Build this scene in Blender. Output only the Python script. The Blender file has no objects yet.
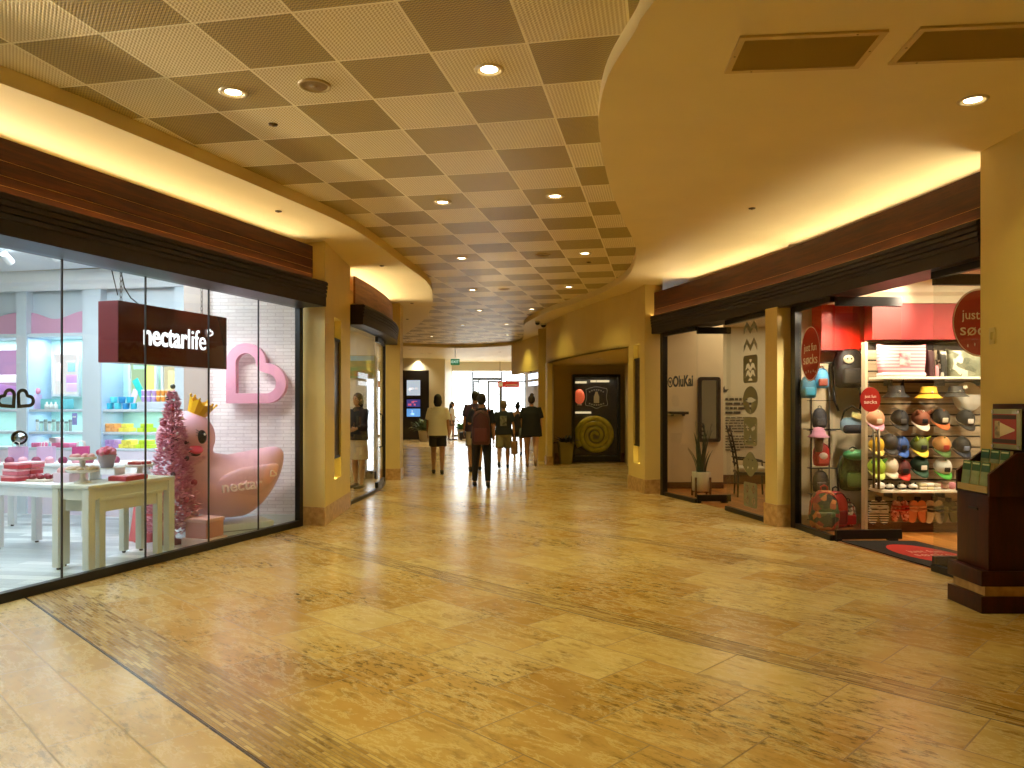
import bpy, bmesh, math, random
from mathutils import Vector, Matrix, Euler
from mathutils.geometry import tessellate_polygon
random.seed(7)
SC = bpy.context.scene
COL = SC.collection
PI = math.pi
def R(a): return math.radians(a)
def V(*a): return Vector(a)

# ---------------------------------------------------------------- camera numbers (metres, camera at the origin, eye height 1.5)
FPX, HORIZON, EYE = 760.0, 405.0, 1.5
def F(px, py):
    d = FPX * EYE / (py - HORIZON)
    return ((px - 512) / FPX * d, d)
def S(px, py, h=2.03):
    d = FPX * h / (HORIZON - py)
    return ((px - 512) / FPX * d, d)
def P(px, py, d):
    return V((px - 512) / FPX * d, d, EYE - (py - HORIZON) / FPX * d)

# ---------------------------------------------------------------- mesh builder
class MB:
    def __init__(s):
        s.v = []; s.f = []; s.m = []; s.sm = []
    def add(s, verts, faces, mi=0, smooth=False):
        o = len(s.v)
        s.v += [Vector(p) for p in verts]
        for f in faces:
            s.f.append([i + o for i in f]); s.m.append(mi); s.sm.append(smooth)
        return s
    def box(s, c, size, rz=0.0, mi=0, rot=None):
        hx, hy, hz = size[0] / 2, size[1] / 2, size[2] / 2
        M = rot.to_matrix() if rot is not None else Matrix.Rotation(rz, 3, 'Z')
        vs = [M @ V(x, y, z) + V(*c) for x in (-hx, hx) for y in (-hy, hy) for z in (-hz, hz)]
        return s.add(vs, [(0,1,3,2),(4,6,7,5),(0,4,5,1),(2,3,7,6),(0,2,6,4),(1,5,7,3)], mi)
    def rbox(s, c, size, r=0.02, rz=0.0, mi=0, rot=None, seg=3):
        """box with rounded edges"""
        bm = bmesh.new(); bmesh.ops.create_cube(bm, size=1.0)
        for v in bm.verts: v.co = V(v.co.x * size[0], v.co.y * size[1], v.co.z * size[2])
        bmesh.ops.bevel(bm, geom=list(bm.edges), offset=min(r, min(size) * .49), segments=seg, affect='EDGES', profile=.5)
        M = rot.to_matrix() if rot is not None else Matrix.Rotation(rz, 3, 'Z')
        bm.verts.index_update()
        s.add([M @ v.co + V(*c) for v in bm.verts], [[v.index for v in f.verts] for f in bm.faces], mi, True)
        bm.free(); return s
    def prism(s, poly, z0, z1, mi=0):
        n = len(poly)
        vs = [(p[0], p[1], z0) for p in poly] + [(p[0], p[1], z1) for p in poly]
        fs = [(i, (i + 1) % n, n + (i + 1) % n, n + i) for i in range(n)]
        s.add(vs, fs + [tuple(range(n - 1, -1, -1)), tuple(range(n, 2 * n))], mi)
        return s
    def slab(s, outer, holes, z0, z1, mi=0):
        """flat slab with holes, side walls included"""
        loops = [outer] + holes
        pts = [p for l in loops for p in l]; n = len(pts)
        tri = tessellate_polygon([[V(p[0], p[1], 0) for p in l] for l in loops])
        vs = [(p[0], p[1], z0) for p in pts] + [(p[0], p[1], z1) for p in pts]
        fs = [tuple(t) for t in tri] + [tuple(i + n for i in t) for t in tri]
        o = 0
        for l in loops:
            k = len(l)
            fs += [(o + i, o + (i + 1) % k, n + o + (i + 1) % k, n + o + i) for i in range(k)]
            o += k
        return s.add(vs, fs, mi)
    def plate(s, loops, M, t, mi=0, smooth=False):
        """loops (outer first, then holes) in a local xy plane, thickness t along local z, placed by matrix M"""
        pts = [p for l in loops for p in l]; n = len(pts)
        tri = tessellate_polygon([[V(p[0], p[1], 0) for p in l] for l in loops])
        vs = [M @ V(p[0], p[1], 0) for p in pts] + [M @ V(p[0], p[1], t) for p in pts]
        fs = [tuple(q) for q in tri] + [tuple(i + n for i in q) for q in tri]
        o = 0
        for l in loops:
            k = len(l)
            fs += [(o + i, o + (i + 1) % k, n + o + (i + 1) % k, n + o + i) for i in range(k)]
            o += k
        return s.add(vs, fs, mi, smooth)
    def cyl(s, p0, p1, r0, r1=None, n=16, mi=0, smooth=True, caps=True):
        r1 = r0 if r1 is None else r1
        p0 = Vector(p0); p1 = Vector(p1); d = (p1 - p0)
        if d.length < 1e-7: return s
        d.normalize()
        a = d.orthogonal().normalized(); b = d.cross(a)
        vs = []
        for p, r in ((p0, r0), (p1, r1)):
            vs += [p + (a * math.cos(2*PI*i/n) + b * math.sin(2*PI*i/n)) * r for i in range(n)]
        s.add(vs, [(i, (i+1) % n, n + (i+1) % n, n + i) for i in range(n)], mi, smooth)
        if caps:
            s.add(vs[:n], [tuple(range(n-1, -1, -1))], mi); s.add(vs[n:], [tuple(range(n))], mi)
        return s
    def tube(s, pts, r, n=8, mi=0, closed=False):
        pts = [Vector(p) for p in pts]; k = len(pts)
        rs = r if isinstance(r, (list, tuple)) else [r] * k
        vs = []; prev = None
        for i, p in enumerate(pts):
            q0 = pts[(i-1) % k] if (closed or i > 0) else p
            q1 = pts[(i+1) % k] if (closed or i < k-1) else p
            t = (q1 - q0).normalized() if (q1 - q0).length > 1e-9 else V(0,0,1)
            a = t.orthogonal().normalized() if prev is None else (prev - t * prev.dot(t))
            a = a.normalized() if a.length > 1e-6 else t.orthogonal().normalized()
            prev = a; b = t.cross(a)
            vs += [p + (a * math.cos(2*PI*j/n) + b * math.sin(2*PI*j/n)) * rs[i] for j in range(n)]
        fs = []
        for i in range(k if closed else k - 1):
            o0, o1 = i * n, ((i + 1) % k) * n
            fs += [(o0 + j, o0 + (j+1) % n, o1 + (j+1) % n, o1 + j) for j in range(n)]
        if not closed:
            fs += [tuple(range(n-1, -1, -1)), tuple(range((k-1)*n, k*n))]
        return s.add(vs, fs, mi, True)
    def lathe(s, prof, c=(0,0,0), n=24, mi=0, smooth=True, M=None, sx=1.0, sy=1.0):
        vs = []; k = len(prof)
        for r, z in prof:
            for j in range(n):
                p = V(max(r, 1e-5) * math.cos(2*PI*j/n) * sx, max(r, 1e-5) * math.sin(2*PI*j/n) * sy, z)
                vs.append((M @ p if M is not None else p) + V(*c))
        fs = [(i*n + j, i*n + (j+1) % n, (i+1)*n + (j+1) % n, (i+1)*n + j) for i in range(k-1) for j in range(n)]
        return s.add(vs, fs, mi, smooth)
    def ball(s, c, r, n=16, m=10, mi=0, M=None):
        rx, ry, rz = r if isinstance(r, (list, tuple)) else (r, r, r)
        vs = []
        for i in range(m + 1):
            t = PI * i / m
            for j in range(n):
                p = V(rx*math.sin(t)*math.cos(2*PI*j/n), ry*math.sin(t)*math.sin(2*PI*j/n), rz*math.cos(t))
                vs.append((M @ p if M is not None else p) + V(*c))
        fs = [(i*n + j, (i+1)*n + j, (i+1)*n + (j+1) % n, i*n + (j+1) % n) for i in range(m) for j in range(n)]
        return s.add(vs, fs, mi, True)
    def loft(s, rings, n=24, mi=0):
        """rings: (cx, cy, cz, rx, ry)"""
        vs = []; k = len(rings)
        for cx, cy, cz, rx, ry in rings:
            vs += [V(cx + rx*math.cos(2*PI*j/n), cy + ry*math.sin(2*PI*j/n), cz) for j in range(n)]
        fs = [(i*n + j, i*n + (j+1) % n, (i+1)*n + (j+1) % n, (i+1)*n + j) for i in range(k-1) for j in range(n)]
        fs += [tuple(range(n-1, -1, -1)), tuple(range((k-1)*n, k*n))]
        return s.add(vs, fs, mi, True)
    def sweep(s, path, side, prof, mi=0, smooth=False):
        """closed profile of (offset, z) swept along a plan path; side +1/-1 picks the normal the offset runs along"""
        k = len(path); n = len(prof); vs = []
        P2 = [V(p[0], p[1]) for p in path]
        for i, p in enumerate(P2):
            ts = []
            if i > 0: ts.append((p - P2[i-1]).normalized())
            if i < k-1: ts.append((P2[i+1] - p).normalized())
            t = sum(ts, V(0, 0)).normalized()
            nn = V(t.y, -t.x) * side
            c = 1.0 / max(.5, nn.dot(V(ts[0].y, -ts[0].x) * side))
            vs += [V(p.x + nn.x*o*c, p.y + nn.y*o*c, z) for o, z in prof]
        fs = [(i*n + j, i*n + (j+1) % n, (i+1)*n + (j+1) % n, (i+1)*n + j) for i in range(k-1) for j in range(n)]
        fs += [tuple(range(n-1, -1, -1)), tuple(range((k-1)*n, k*n))]
        return s.add(vs, fs, mi, smooth)
    def quad(s, a, b, c, d, mi=0):
        return s.add([a, b, c, d], [(0, 1, 2, 3)], mi)
    def move(s, M):
        s.v = [M @ p for p in s.v]; return s
    def mesh(s, name, mats, merge=False):
        me = bpy.data.meshes.new(name)
        me.from_pydata([tuple(p) for p in s.v], [], s.f)
        for m in (mats if isinstance(mats, (list, tuple)) else [mats]): me.materials.append(m)
        me.polygons.foreach_set('material_index', s.m)
        me.polygons.foreach_set('use_smooth', s.sm)
        bm = bmesh.new(); bm.from_mesh(me)
        if merge: bmesh.ops.remove_doubles(bm, verts=bm.verts, dist=1e-5)
        bmesh.ops.recalc_face_normals(bm, faces=bm.faces)
        bm.to_mesh(me); bm.free(); me.update()
        return me
    def build(s, name, mats, parent=None, bevel=0.0, merge=False):
        o = bpy.data.objects.new(name, s.mesh(name, mats, merge)); COL.objects.link(o)
        if parent is not None: o.parent = parent
        if bevel:
            b = o.modifiers.new('bevel', 'BEVEL'); b.width = bevel; b.segments = 2; b.limit_method = 'ANGLE'
        return o

def tag(o, label, cat, group=None, kind=None):
    o['label'] = label; o['category'] = cat
    if group: o['group'] = group
    if kind: o['kind'] = kind
    return o
def thing(name, label, cat, loc=(0,0,0), rz=0.0, group=None):
    o = bpy.data.objects.new(name, None); COL.objects.link(o)
    o.empty_display_size = .1
    o.location = loc; o.rotation_euler = (0, 0, rz)
    return tag(o, label, cat, group)
def struct(name, mb, mats, parent=None, bevel=0.0):
    o = mb.build(name, mats, parent, bevel)
    if parent is None: o['kind'] = 'structure'
    return o
def sempty(name, loc=(0,0,0)):
    o = bpy.data.objects.new(name, None); COL.objects.link(o); o.location = loc; o['kind'] = 'structure'
    return o
def dup(o, loc=None, rz=None, label=None, scale=None, mats=None):
    r = o.copy(); COL.objects.link(r)
    for ch in list(o.children):
        c = ch.copy(); COL.objects.link(c); c.parent = r; c.matrix_parent_inverse = ch.matrix_parent_inverse
        for g in ch.children:
            d = g.copy(); COL.objects.link(d); d.parent = c
    if loc is not None: r.location = loc
    if rz is not None: r.rotation_euler = (0, 0, rz)
    if label: r['label'] = label
    if scale is not None: r.scale = (scale,)*3 if not isinstance(scale, (tuple, list)) else scale
    return r
def frame(o, x, y):
    """4x4 with origin o, local x, local y (both roughly orthogonal), z = x cross y"""
    x = Vector(x).normalized(); z = x.cross(Vector(y)).normalized(); y = z.cross(x)
    return Matrix(((x.x, y.x, z.x, o[0]), (x.y, y.y, z.y, o[1]), (x.z, y.z, z.z, o[2]), (0,0,0,1)))
FONT = None
def text_mesh(txt, size, depth=.004, bold=0.0, align='CENTER', spacing=1.0):
    c = bpy.data.curves.new('lettering', 'FONT'); c.body = txt; c.size = size; c.extrude = depth / 2
    c.offset = bold; c.align_x = align; c.align_y = 'CENTER'; c.space_character = spacing; c.resolution_u = 3
    o = bpy.data.objects.new('lettering', c); COL.objects.link(o)
    bpy.context.view_layer.update()
    dg = bpy.context.evaluated_depsgraph_get()
    me = bpy.data.meshes.new_from_object(o.evaluated_get(dg))
    bpy.data.objects.remove(o); bpy.data.curves.remove(c)
    return me
def text(name, txt, size, M, mat, parent=None, depth=.004, bold=0.0, align='CENTER', width=None, spacing=1.0):
    me = text_mesh(txt, size, depth, bold, align, spacing)
    me.materials.clear(); me.materials.append(mat)
    if width:
        xs = [v.co.x for v in me.vertices]; w = max(xs) - min(xs)
        for v in me.vertices: v.co.x *= width / w
    o = bpy.data.objects.new(name, me); COL.objects.link(o)
    if parent is not None: o.parent = parent
    o.matrix_local = M
    return o
def heart(a, k=10, mirror=False, inset=0.0):
    """heart whose tip is the corner at the origin and whose lobes sit on the top and right edges of a square of side a"""
    i = inset; pts = [(i, i)]
    for q in range(k + 1):
        t = -PI/2 + PI*q/k
        pts.append((a + (a/2 - i)*math.cos(t), a/2 + (a/2 - i)*math.sin(t)))
    if i: pts.append((a - .7*i, a - .7*i))
    for q in range(0 if i else 1, k + 1):
        t = PI*q/k
        pts.append((a/2 + (a/2 - i)*math.cos(t), a + (a/2 - i)*math.sin(t)))
    return [(-x, y) for x, y in pts] if mirror else pts
def lerp(a, b, t): return a + (b - a) * t
def spline(pts, k=8):
    """Catmull-Rom through plan points"""
    out = []; n = len(pts)
    for i in range(n - 1):
        p0 = pts[max(i-1, 0)]; p1 = pts[i]; p2 = pts[i+1]; p3 = pts[min(i+2, n-1)]
        for j in range(k):
            t = j / k
            out.append(tuple(.5 * ((2*p1[c]) + (-p0[c] + p2[c])*t + (2*p0[c] - 5*p1[c] + 4*p2[c] - p3[c])*t*t + (-p0[c] + 3*p1[c] - 3*p2[c] + p3[c])*t**3) for c in range(len(p1))))
    out.append(tuple(pts[-1]))
    return out

# ---------------------------------------------------------------- materials
def lin(h):
    h = h.lstrip('#'); r = []
    for i in (0, 2, 4):
        c = int(h[i:i+2], 16) / 255
        r.append(c / 12.92 if c <= .04045 else ((c + .055) / 1.055) ** 2.4)
    return tuple(r)
_M = {}
def mat(name, color, rough=.5, metal=0.0, spec=.5, emit=None, es=0.0, var=0.0, vscale=8.0, bump=0.0, coat=0.0, sheen=0.0, alpha=None, c2=None, stretch=None):
    if name in _M: return _M[name]
    m = bpy.data.materials.new(name); m.use_nodes = True; nt = m.node_tree
    b = nt.nodes['Principled BSDF']
    c = lin(color) if isinstance(color, str) else color
    b.inputs['Base Color'].default_value = (*c, 1)
    b.inputs['Roughness'].default_value = rough; b.inputs['Metallic'].default_value = metal
    b.inputs['Specular IOR Level'].default_value = spec
    b.inputs['Coat Weight'].default_value = coat
    b.inputs['Sheen Weight'].default_value = sheen
    if emit is not None:
        e = lin(emit) if isinstance(emit, str) else emit
        b.inputs['Emission Color'].default_value = (*e, 1); b.inputs['Emission Strength'].default_value = es
    if var or bump or c2:
        tc = nt.nodes.new('ShaderNodeTexCoord'); mp = nt.nodes.new('ShaderNodeMapping')
        if stretch: mp.inputs['Scale'].default_value = stretch
        nz = nt.nodes.new('ShaderNodeTexNoise'); nz.inputs['Scale'].default_value = vscale; nz.inputs['Detail'].default_value = 6
        nt.links.new(tc.outputs['Object'], mp.inputs[0]); nt.links.new(mp.outputs[0], nz.inputs['Vector'])
        if var or c2:
            cr = nt.nodes.new('ShaderNodeValToRGB')
            d = lin(c2) if c2 else tuple(x * (1 - var) for x in c)
            cr.color_ramp.elements[0].position = .35; cr.color_ramp.elements[0].color = (*d, 1)
            cr.color_ramp.elements[1].position = .65; cr.color_ramp.elements[1].color = (*c, 1)
            nt.links.new(nz.outputs['Fac'], cr.inputs[0]); nt.links.new(cr.outputs[0], b.inputs['Base Color'])
        if bump:
            bp = nt.nodes.new('ShaderNodeBump'); bp.inputs['Strength'].default_value = bump; bp.inputs['Distance'].default_value = .01
            nt.links.new(nz.outputs['Fac'], bp.inputs['Height']); nt.links.new(bp.outputs[0], b.inputs['Normal'])
    _M[name] = m
    return m
def emis(name, color, s):
    return mat(name, '000000', rough=.6, emit=color, es=s)
class NT:
    """tiny node helper"""
    def __init__(s, name):
        s.m = bpy.data.materials.new(name); s.m.use_nodes = True; s.t = s.m.node_tree
        s.b = s.t.nodes['Principled BSDF']; s.out = s.t.nodes['Material Output']; _M[name] = s.m
    def n(s, typ, **kw):
        x = s.t.nodes.new(typ)
        for k, v in kw.items(): setattr(x, k, v)
        return x
    def link(s, a, b): s.t.links.new(a, b)
    def math(s, op, a, b=None, c=None):
        x = s.n('ShaderNodeMath', operation=op)
        for i, q in enumerate((a, b, c)):
            if q is None: continue
            if hasattr(q, 'links'): s.link(q, x.inputs[i])
            else: x.inputs[i].default_value = q
        return x.outputs[0]
    def mix(s, fac, a, b, mode='MIX'):
        x = s.n('ShaderNodeMix', data_type='RGBA', blend_type=mode)
        for i, q in ((0, fac), (6, a), (7, b)):
            if hasattr(q, 'links'): s.link(q, x.inputs[i])
            elif isinstance(q, (tuple, list)): x.inputs[i].default_value = (*q[:3], 1)
            else: x.inputs[i].default_value = q
        return x.outputs[2]
    def ramp(s, fac, stops, interp='LINEAR'):
        x = s.n('ShaderNodeValToRGB'); cr = x.color_ramp; cr.interpolation = interp
        while len(cr.elements) < len(stops): cr.elements.new(.5)
        for e, (p, c) in zip(cr.elements, stops):
            e.position = p; e.color = (*(lin(c) if isinstance(c, str) else c), 1)
        s.link(fac, x.inputs[0]); return x.outputs[0]
    def noise(s, vec, scale, detail=5, rough=.55, dist=0.0):
        x = s.n('ShaderNodeTexNoise'); x.inputs['Scale'].default_value = scale; x.inputs['Detail'].default_value = detail
        x.inputs['Roughness'].default_value = rough; x.inputs['Distortion'].default_value = dist
        s.link(vec, x.inputs['Vector']); return x.outputs['Fac']
    def comb(s, x, y, z=0.0):
        c = s.n('ShaderNodeCombineXYZ')
        for i, q in enumerate((x, y, z)):
            if hasattr(q, 'links'): s.link(q, c.inputs[i])
            else: c.inputs[i].default_value = q
        return c.outputs[0]
    def brick(s, vec, w, h, mortar, offset=.5):
        x = s.n('ShaderNodeTexBrick'); x.offset = offset
        x.inputs['Color1'].default_value = (0, 0, 0, 1); x.inputs['Color2'].default_value = (1, 1, 1, 1); x.inputs['Mortar'].default_value = (.5, .5, .5, 1)
        x.inputs['Scale'].default_value = 1; x.inputs['Mortar Size'].default_value = mortar; x.inputs['Mortar Smooth'].default_value = .1
        x.inputs['Brick Width'].default_value = w; x.inputs['Row Height'].default_value = h
        s.link(vec, x.inputs['Vector']); return x.outputs['Color'], x.outputs['Fac']
    def bump(s, h, strength=.3, dist=.01):
        x = s.n('ShaderNodeBump'); x.inputs['Strength'].default_value = strength; x.inputs['Distance'].default_value = dist
        s.link(h, x.inputs['Height']); s.link(x.outputs[0], s.b.inputs['Normal'])

def floor_material():
    k = NT('travertine_floor')
    tc = k.n('ShaderNodeTexCoord'); sp = k.n('ShaderNodeSeparateXYZ'); k.link(tc.outputs['Object'], sp.inputs[0])
    x, y = sp.outputs[0], sp.outputs[1]
    p = k.math('MULTIPLY', k.math('ADD', x, y), .70711)      # across the border bands
    q = k.math('MULTIPLY', k.math('SUBTRACT', y, x), .70711)
    vec = k.comb(q, p)
    near = k.math('LESS_THAN', p, 1.513)
    def big(w, h, off):
        v = k.comb(k.math('ADD', q, 40.3), k.math('SUBTRACT', p, off - 20 * h)); return k.brick(v, w, h, .0042)
    c1, f1 = big(.66, .4613, 1.88)
    c2, f2 = big(.60, .302, 1.513)
    mo, mf = k.brick(k.comb(k.math('ADD', q, 40.3), k.math('ADD', p, 20)), .15, .021, .0022, .37)
    # bands
    def band(a, b):
        return k.math('MULTIPLY', k.math('GREATER_THAN', p, a), k.math('LESS_THAN', p, b))
    bands = k.math('MAXIMUM', band(1.513, 1.88), k.math('MAXIMUM', band(4.19, 4.40), k.math('MAXIMUM', band(6.86, 7.06), band(11.5, 11.7))))
    tile = k.mix(near, c1, c2); grout = k.mix(near, f1, f2)
    tile = k.mix(bands, tile, mo); grout = k.mix(bands, grout, mf)
    st = k.comb(k.math('ADD', k.math('MULTIPLY', q, .55), k.math('MULTIPLY', tile, 7.0)), k.math('MULTIPLY', p, 1.45), k.math('MULTIPLY', tile, 13.0))
    n1 = k.noise(st, 2.6, 9, .66, .15)
    n2 = k.noise(st, 8.0, 9, .70, .1)
    n3 = k.noise(vec, 30.0, 6, .7, .2)
    base = k.ramp(n1, [(.30, '9A7F48'), (.46, 'BFA062'), (.57, 'D2B67C'), (.70, 'EAD9AE')])
    tone = k.ramp(tile, [(0, 'A4783A'), (.3, 'C79C5A'), (.7, 'D6B87E'), (1, 'F0E0B8')])
    c = k.mix(.6, base, tone)
    dark = k.ramp(n2, [(.33, (1,1,1)), (.46, (0,0,0))])
    c = k.mix(k.math('MULTIPLY', dark, .75), c, lin('86683A'))
    cloud = k.ramp(k.noise(vec, .8, 6, .62, .6), [(.36, 'B08A48'), (.5, 'CFB074'), (.64, 'E8D5A6')])
    c = k.mix(.30, c, cloud)
    patch = k.ramp(k.noise(vec, .9, 4, .6, .8), [(.46, (0,0,0)), (.60, (1,1,1))])
    pits = k.ramp(k.noise(st, 20.0, 7, .74, .2), [(.40, (1,1,1)), (.49, (0,0,0))])
    c = k.mix(k.math('MULTIPLY', k.math('MULTIPLY', pits, patch), .85), c, lin('62522E'))
    vein = k.ramp(k.noise(st, 4.0, 9, .72, .3), [(.47, (0,0,0)), (.5, (1,1,1)), (.53, (0,0,0))])
    c = k.mix(k.math('MULTIPLY', vein, .5), c, lin('F4E8CC'))
    bandtone = k.mix(.5, c, k.ramp(mo, [(0, '5E4A28'), (.25, '94784A'), (.6, 'B89C66'), (1, 'E0CB9A')]))
    c = k.mix(bands, c, bandtone)
    c = k.mix(k.math('MULTIPLY', grout, .75), c, lin('6A5028'))
    edge = k.math('MAXIMUM', band(1.498, 1.517), k.math('MAXIMUM', band(4.185, 4.195), k.math('MAXIMUM', band(4.396, 4.404), band(6.855, 6.865))))
    c = k.mix(k.math('MULTIPLY', edge, .9), c, lin('2E2114'))
    c = k.mix(k.math('MULTIPLY', k.math('MULTIPLY', near, .3), k.math('SUBTRACT', 1.0, edge)), c, lin('EBDDB6'))
    c = k.mix(1.0, c, (.94, .90, .75), 'MULTIPLY')
    k.link(c, k.b.inputs['Base Color'])
    rg = k.math('ADD', .14, k.math('MULTIPLY', n2, .16))
    k.link(k.math('ADD', rg, k.math('MULTIPLY', grout, .25)), k.b.inputs['Roughness'])
    k.b.inputs['Specular IOR Level'].default_value = .55
    wav = k.noise(vec, 5.0, 3, .5)
    h = k.math('SUBTRACT', k.math('ADD', k.math('MULTIPLY', n2, .10), k.math('MULTIPLY', wav, .45)), k.math('MULTIPLY', grout, .25))
    k.bump(h, .14, .02)
    return k.m
TILE, GA = .6, R(11.3)
GU = (math.sin(GA), math.cos(GA)); GV = (math.cos(GA), -math.sin(GA)); G0 = (-.499, 4.622)
def grid(u, v):
    """ceiling grid point: u rows away from the camera, v columns to the right"""
    return (G0[0] + GU[0]*u + GV[0]*v, G0[1] + GU[1]*u + GV[1]*v)
def ceiling_material():
    k = NT('woven_ceiling_tiles')
    tc = k.n('ShaderNodeTexCoord'); sp = k.n('ShaderNodeSeparateXYZ'); k.link(tc.outputs['Object'], sp.inputs[0])
    x = k.math('SUBTRACT', sp.outputs[0], G0[0]); y = k.math('SUBTRACT', sp.outputs[1], G0[1])
    u = k.math('DIVIDE', k.math('ADD', k.math('MULTIPLY', x, GU[0]), k.math('MULTIPLY', y, GU[1])), TILE)
    v = k.math('DIVIDE', k.math('ADD', k.math('MULTIPLY', x, GV[0]), k.math('MULTIPLY', y, GV[1])), TILE)
    fu, fv = k.math('FLOOR', u), k.math('FLOOR', v)
    par = k.math('FLOORED_MODULO', k.math('ADD', fu, fv), 2.0)
    uu, vv = k.math('FRACT', u), k.math('FRACT', v)
    eu = k.math('MINIMUM', uu, k.math('SUBTRACT', 1.0, uu)); ev = k.math('MINIMUM', vv, k.math('SUBTRACT', 1.0, vv))
    seam = k.math('LESS_THAN', k.math('MINIMUM', eu, ev), .013)
    # corrugated weave: across on the pale tiles, along on the dark ones
    wob = k.math('MULTIPLY', k.math('SINE', k.math('MULTIPLY', uu, 150.0)), .05)
    s1 = k.math('SINE', k.math('MULTIPLY', k.math('ADD', vv, k.math('MULTIPLY', wob, .2)), 2*PI*24))
    s2 = k.math('SINE', k.math('MULTIPLY', k.math('ADD', uu, k.math('MULTIPLY', k.math('SINE', k.math('MULTIPLY', vv, 150.0)), .01)), 2*PI*24))
    a = k.ramp(k.math('MULTIPLY_ADD', s1, .5, .5), [(.1, 'C4AA62'), (.6, 'FAEDBC')])
    b = k.ramp(k.math('MULTIPLY_ADD', s2, .5, .5), [(.1, '7C681E'), (.7, 'BCA24A')])
    c = k.mix(par, a, b)
    rnd = k.n('ShaderNodeTexWhiteNoise', noise_dimensions='2D'); k.link(k.comb(fu, fv), rnd.inputs['Vector'])
    c = k.mix(.12, c, k.ramp(rnd.outputs['Value'], [(0, '5A4018'), (1, 'E0CC98')]))
    c = k.mix(seam, c, lin('F6EABC'))
    k.link(c, k.b.inputs['Base Color']); k.b.inputs['Roughness'].default_value = .42; k.b.inputs['Specular IOR Level'].default_value = .6
    st = k.mix(par, s1, s2)
    k.bump(k.math('ADD', k.math('MULTIPLY', st, .5), k.math('MULTIPLY', seam, 2.0)), .35, .006)
    return k.m
def wood_material(name, dark, mid, light, axis=(1, 1, 14), rough=.38):
    k = NT(name)
    tc = k.n('ShaderNodeTexCoord'); mp = k.n('ShaderNodeMapping'); mp.inputs['Scale'].default_value = axis
    k.link(tc.outputs['Object'], mp.inputs[0])
    n1 = k.noise(mp.outputs[0], 1.6, 6, .6, .4); n2 = k.noise(mp.outputs[0], 9, 5, .6)
    c = k.ramp(k.math('ADD', k.math('MULTIPLY', n1, .7), k.math('MULTIPLY', n2, .3)), [(.35, dark), (.5, mid), (.66, light)])
    k.link(c, k.b.inputs['Base Color']); k.b.inputs['Roughness'].default_value = rough; k.b.inputs['Specular IOR Level'].default_value = .3
    return k.m
def plank_material(name, w, h, cols, rough=.35, ang=0.0):
    k = NT(name)
    tc = k.n('ShaderNodeTexCoord'); mp = k.n('ShaderNodeMapping'); mp.inputs['Rotation'].default_value = (0, 0, ang); mp.inputs['Location'].default_value = (50, 50, 0)
    k.link(tc.outputs['Object'], mp.inputs[0])
    bc, bf = k.brick(mp.outputs[0], w, h, .003)
    m2 = k.n('ShaderNodeMapping'); m2.inputs['Scale'].default_value = (1.5, 16, 1); k.link(mp.outputs[0], m2.inputs[0])
    g = k.noise(m2.outputs[0], 2, 5, .6)
    c = k.ramp(k.math('ADD', k.math('MULTIPLY', bc, .55), k.math('MULTIPLY', g, .45)), [(.15, cols[0]), (.5, cols[1]), (.85, cols[2])])
    c = k.mix(k.math('MULTIPLY', bf, .6), c, lin(cols[3]))
    k.link(c, k.b.inputs['Base Color']); k.b.inputs['Roughness'].default_value = rough
    return k.m
def brick_wall_material():
    k = NT('white_painted_brick')
    tc = k.n('ShaderNodeTexCoord'); sp = k.n('ShaderNodeSeparateXYZ'); k.link(tc.outputs['Object'], sp.inputs[0])
    v = k.comb(k.math('ADD', sp.outputs[0], 30.0), k.math('ADD', sp.outputs[2], 3.0))
    bc, bf = k.brick(v, .20, .045, .004)
    c = k.mix(bf, k.ramp(bc, [(0, 'E6DEDE'), (1, 'F3EDED')]), lin('D3C9CA'))
    k.link(c, k.b.inputs['Base Color']); k.b.inputs['Roughness'].default_value = .55
    k.bump(k.math('SUBTRACT', k.math('MULTIPLY', k.noise(tc.outputs['Object'], 40, 4), .3), bf), .5, .006)
    return k.m
def glass_material(name='clear_glass', tint=(.97, .985, .98), f0=.035):
    """clear pane: transparent, with a mirror reflection that rises towards grazing angles (same from both sides)"""
    m = bpy.data.materials.new(name); m.use_nodes = True; t = m.node_tree; t.nodes.clear()
    o = t.nodes.new('ShaderNodeOutputMaterial'); mx = t.nodes.new('ShaderNodeMixShader')
    lw = t.nodes.new('ShaderNodeLayerWeight'); lw.inputs['Blend'].default_value = .5
    pw = t.nodes.new('ShaderNodeMath'); pw.operation = 'POWER'; pw.inputs[1].default_value = 5
    ma = t.nodes.new('ShaderNodeMath'); ma.operation = 'MULTIPLY_ADD'; ma.inputs[1].default_value = .75; ma.inputs[2].default_value = f0
    tr = t.nodes.new('ShaderNodeBsdfTransparent'); tr.inputs[0].default_value = (*tint, 1)
    gl = t.nodes.new('ShaderNodeBsdfGlossy'); gl.inputs['Roughness'].default_value = 0.0
    t.links.new(lw.outputs['Facing'], pw.inputs[0]); t.links.new(pw.outputs[0], ma.inputs[0]); t.links.new(ma.outputs[0], mx.inputs[0])
    t.links.new(tr.outputs[0], mx.inputs[1]); t.links.new(gl.outputs[0], mx.inputs[2]); t.links.new(mx.outputs[0], o.inputs[0])
    _M[name] = m; return m
def slat_material():
    k = NT('slatwall_board')
    tc = k.n('ShaderNodeTexCoord'); mp = k.n('ShaderNodeMapping'); mp.inputs['Scale'].default_value = (2, 2, 20); k.link(tc.outputs['Object'], mp.inputs[0])
    g = k.noise(mp.outputs[0], 1.5, 5)
    k.link(k.ramp(g, [(.3, '8E7A5E'), (.7, 'B7A283')]), k.b.inputs['Base Color']); k.b.inputs['Roughness'].default_value = .5
    return k.m
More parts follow.
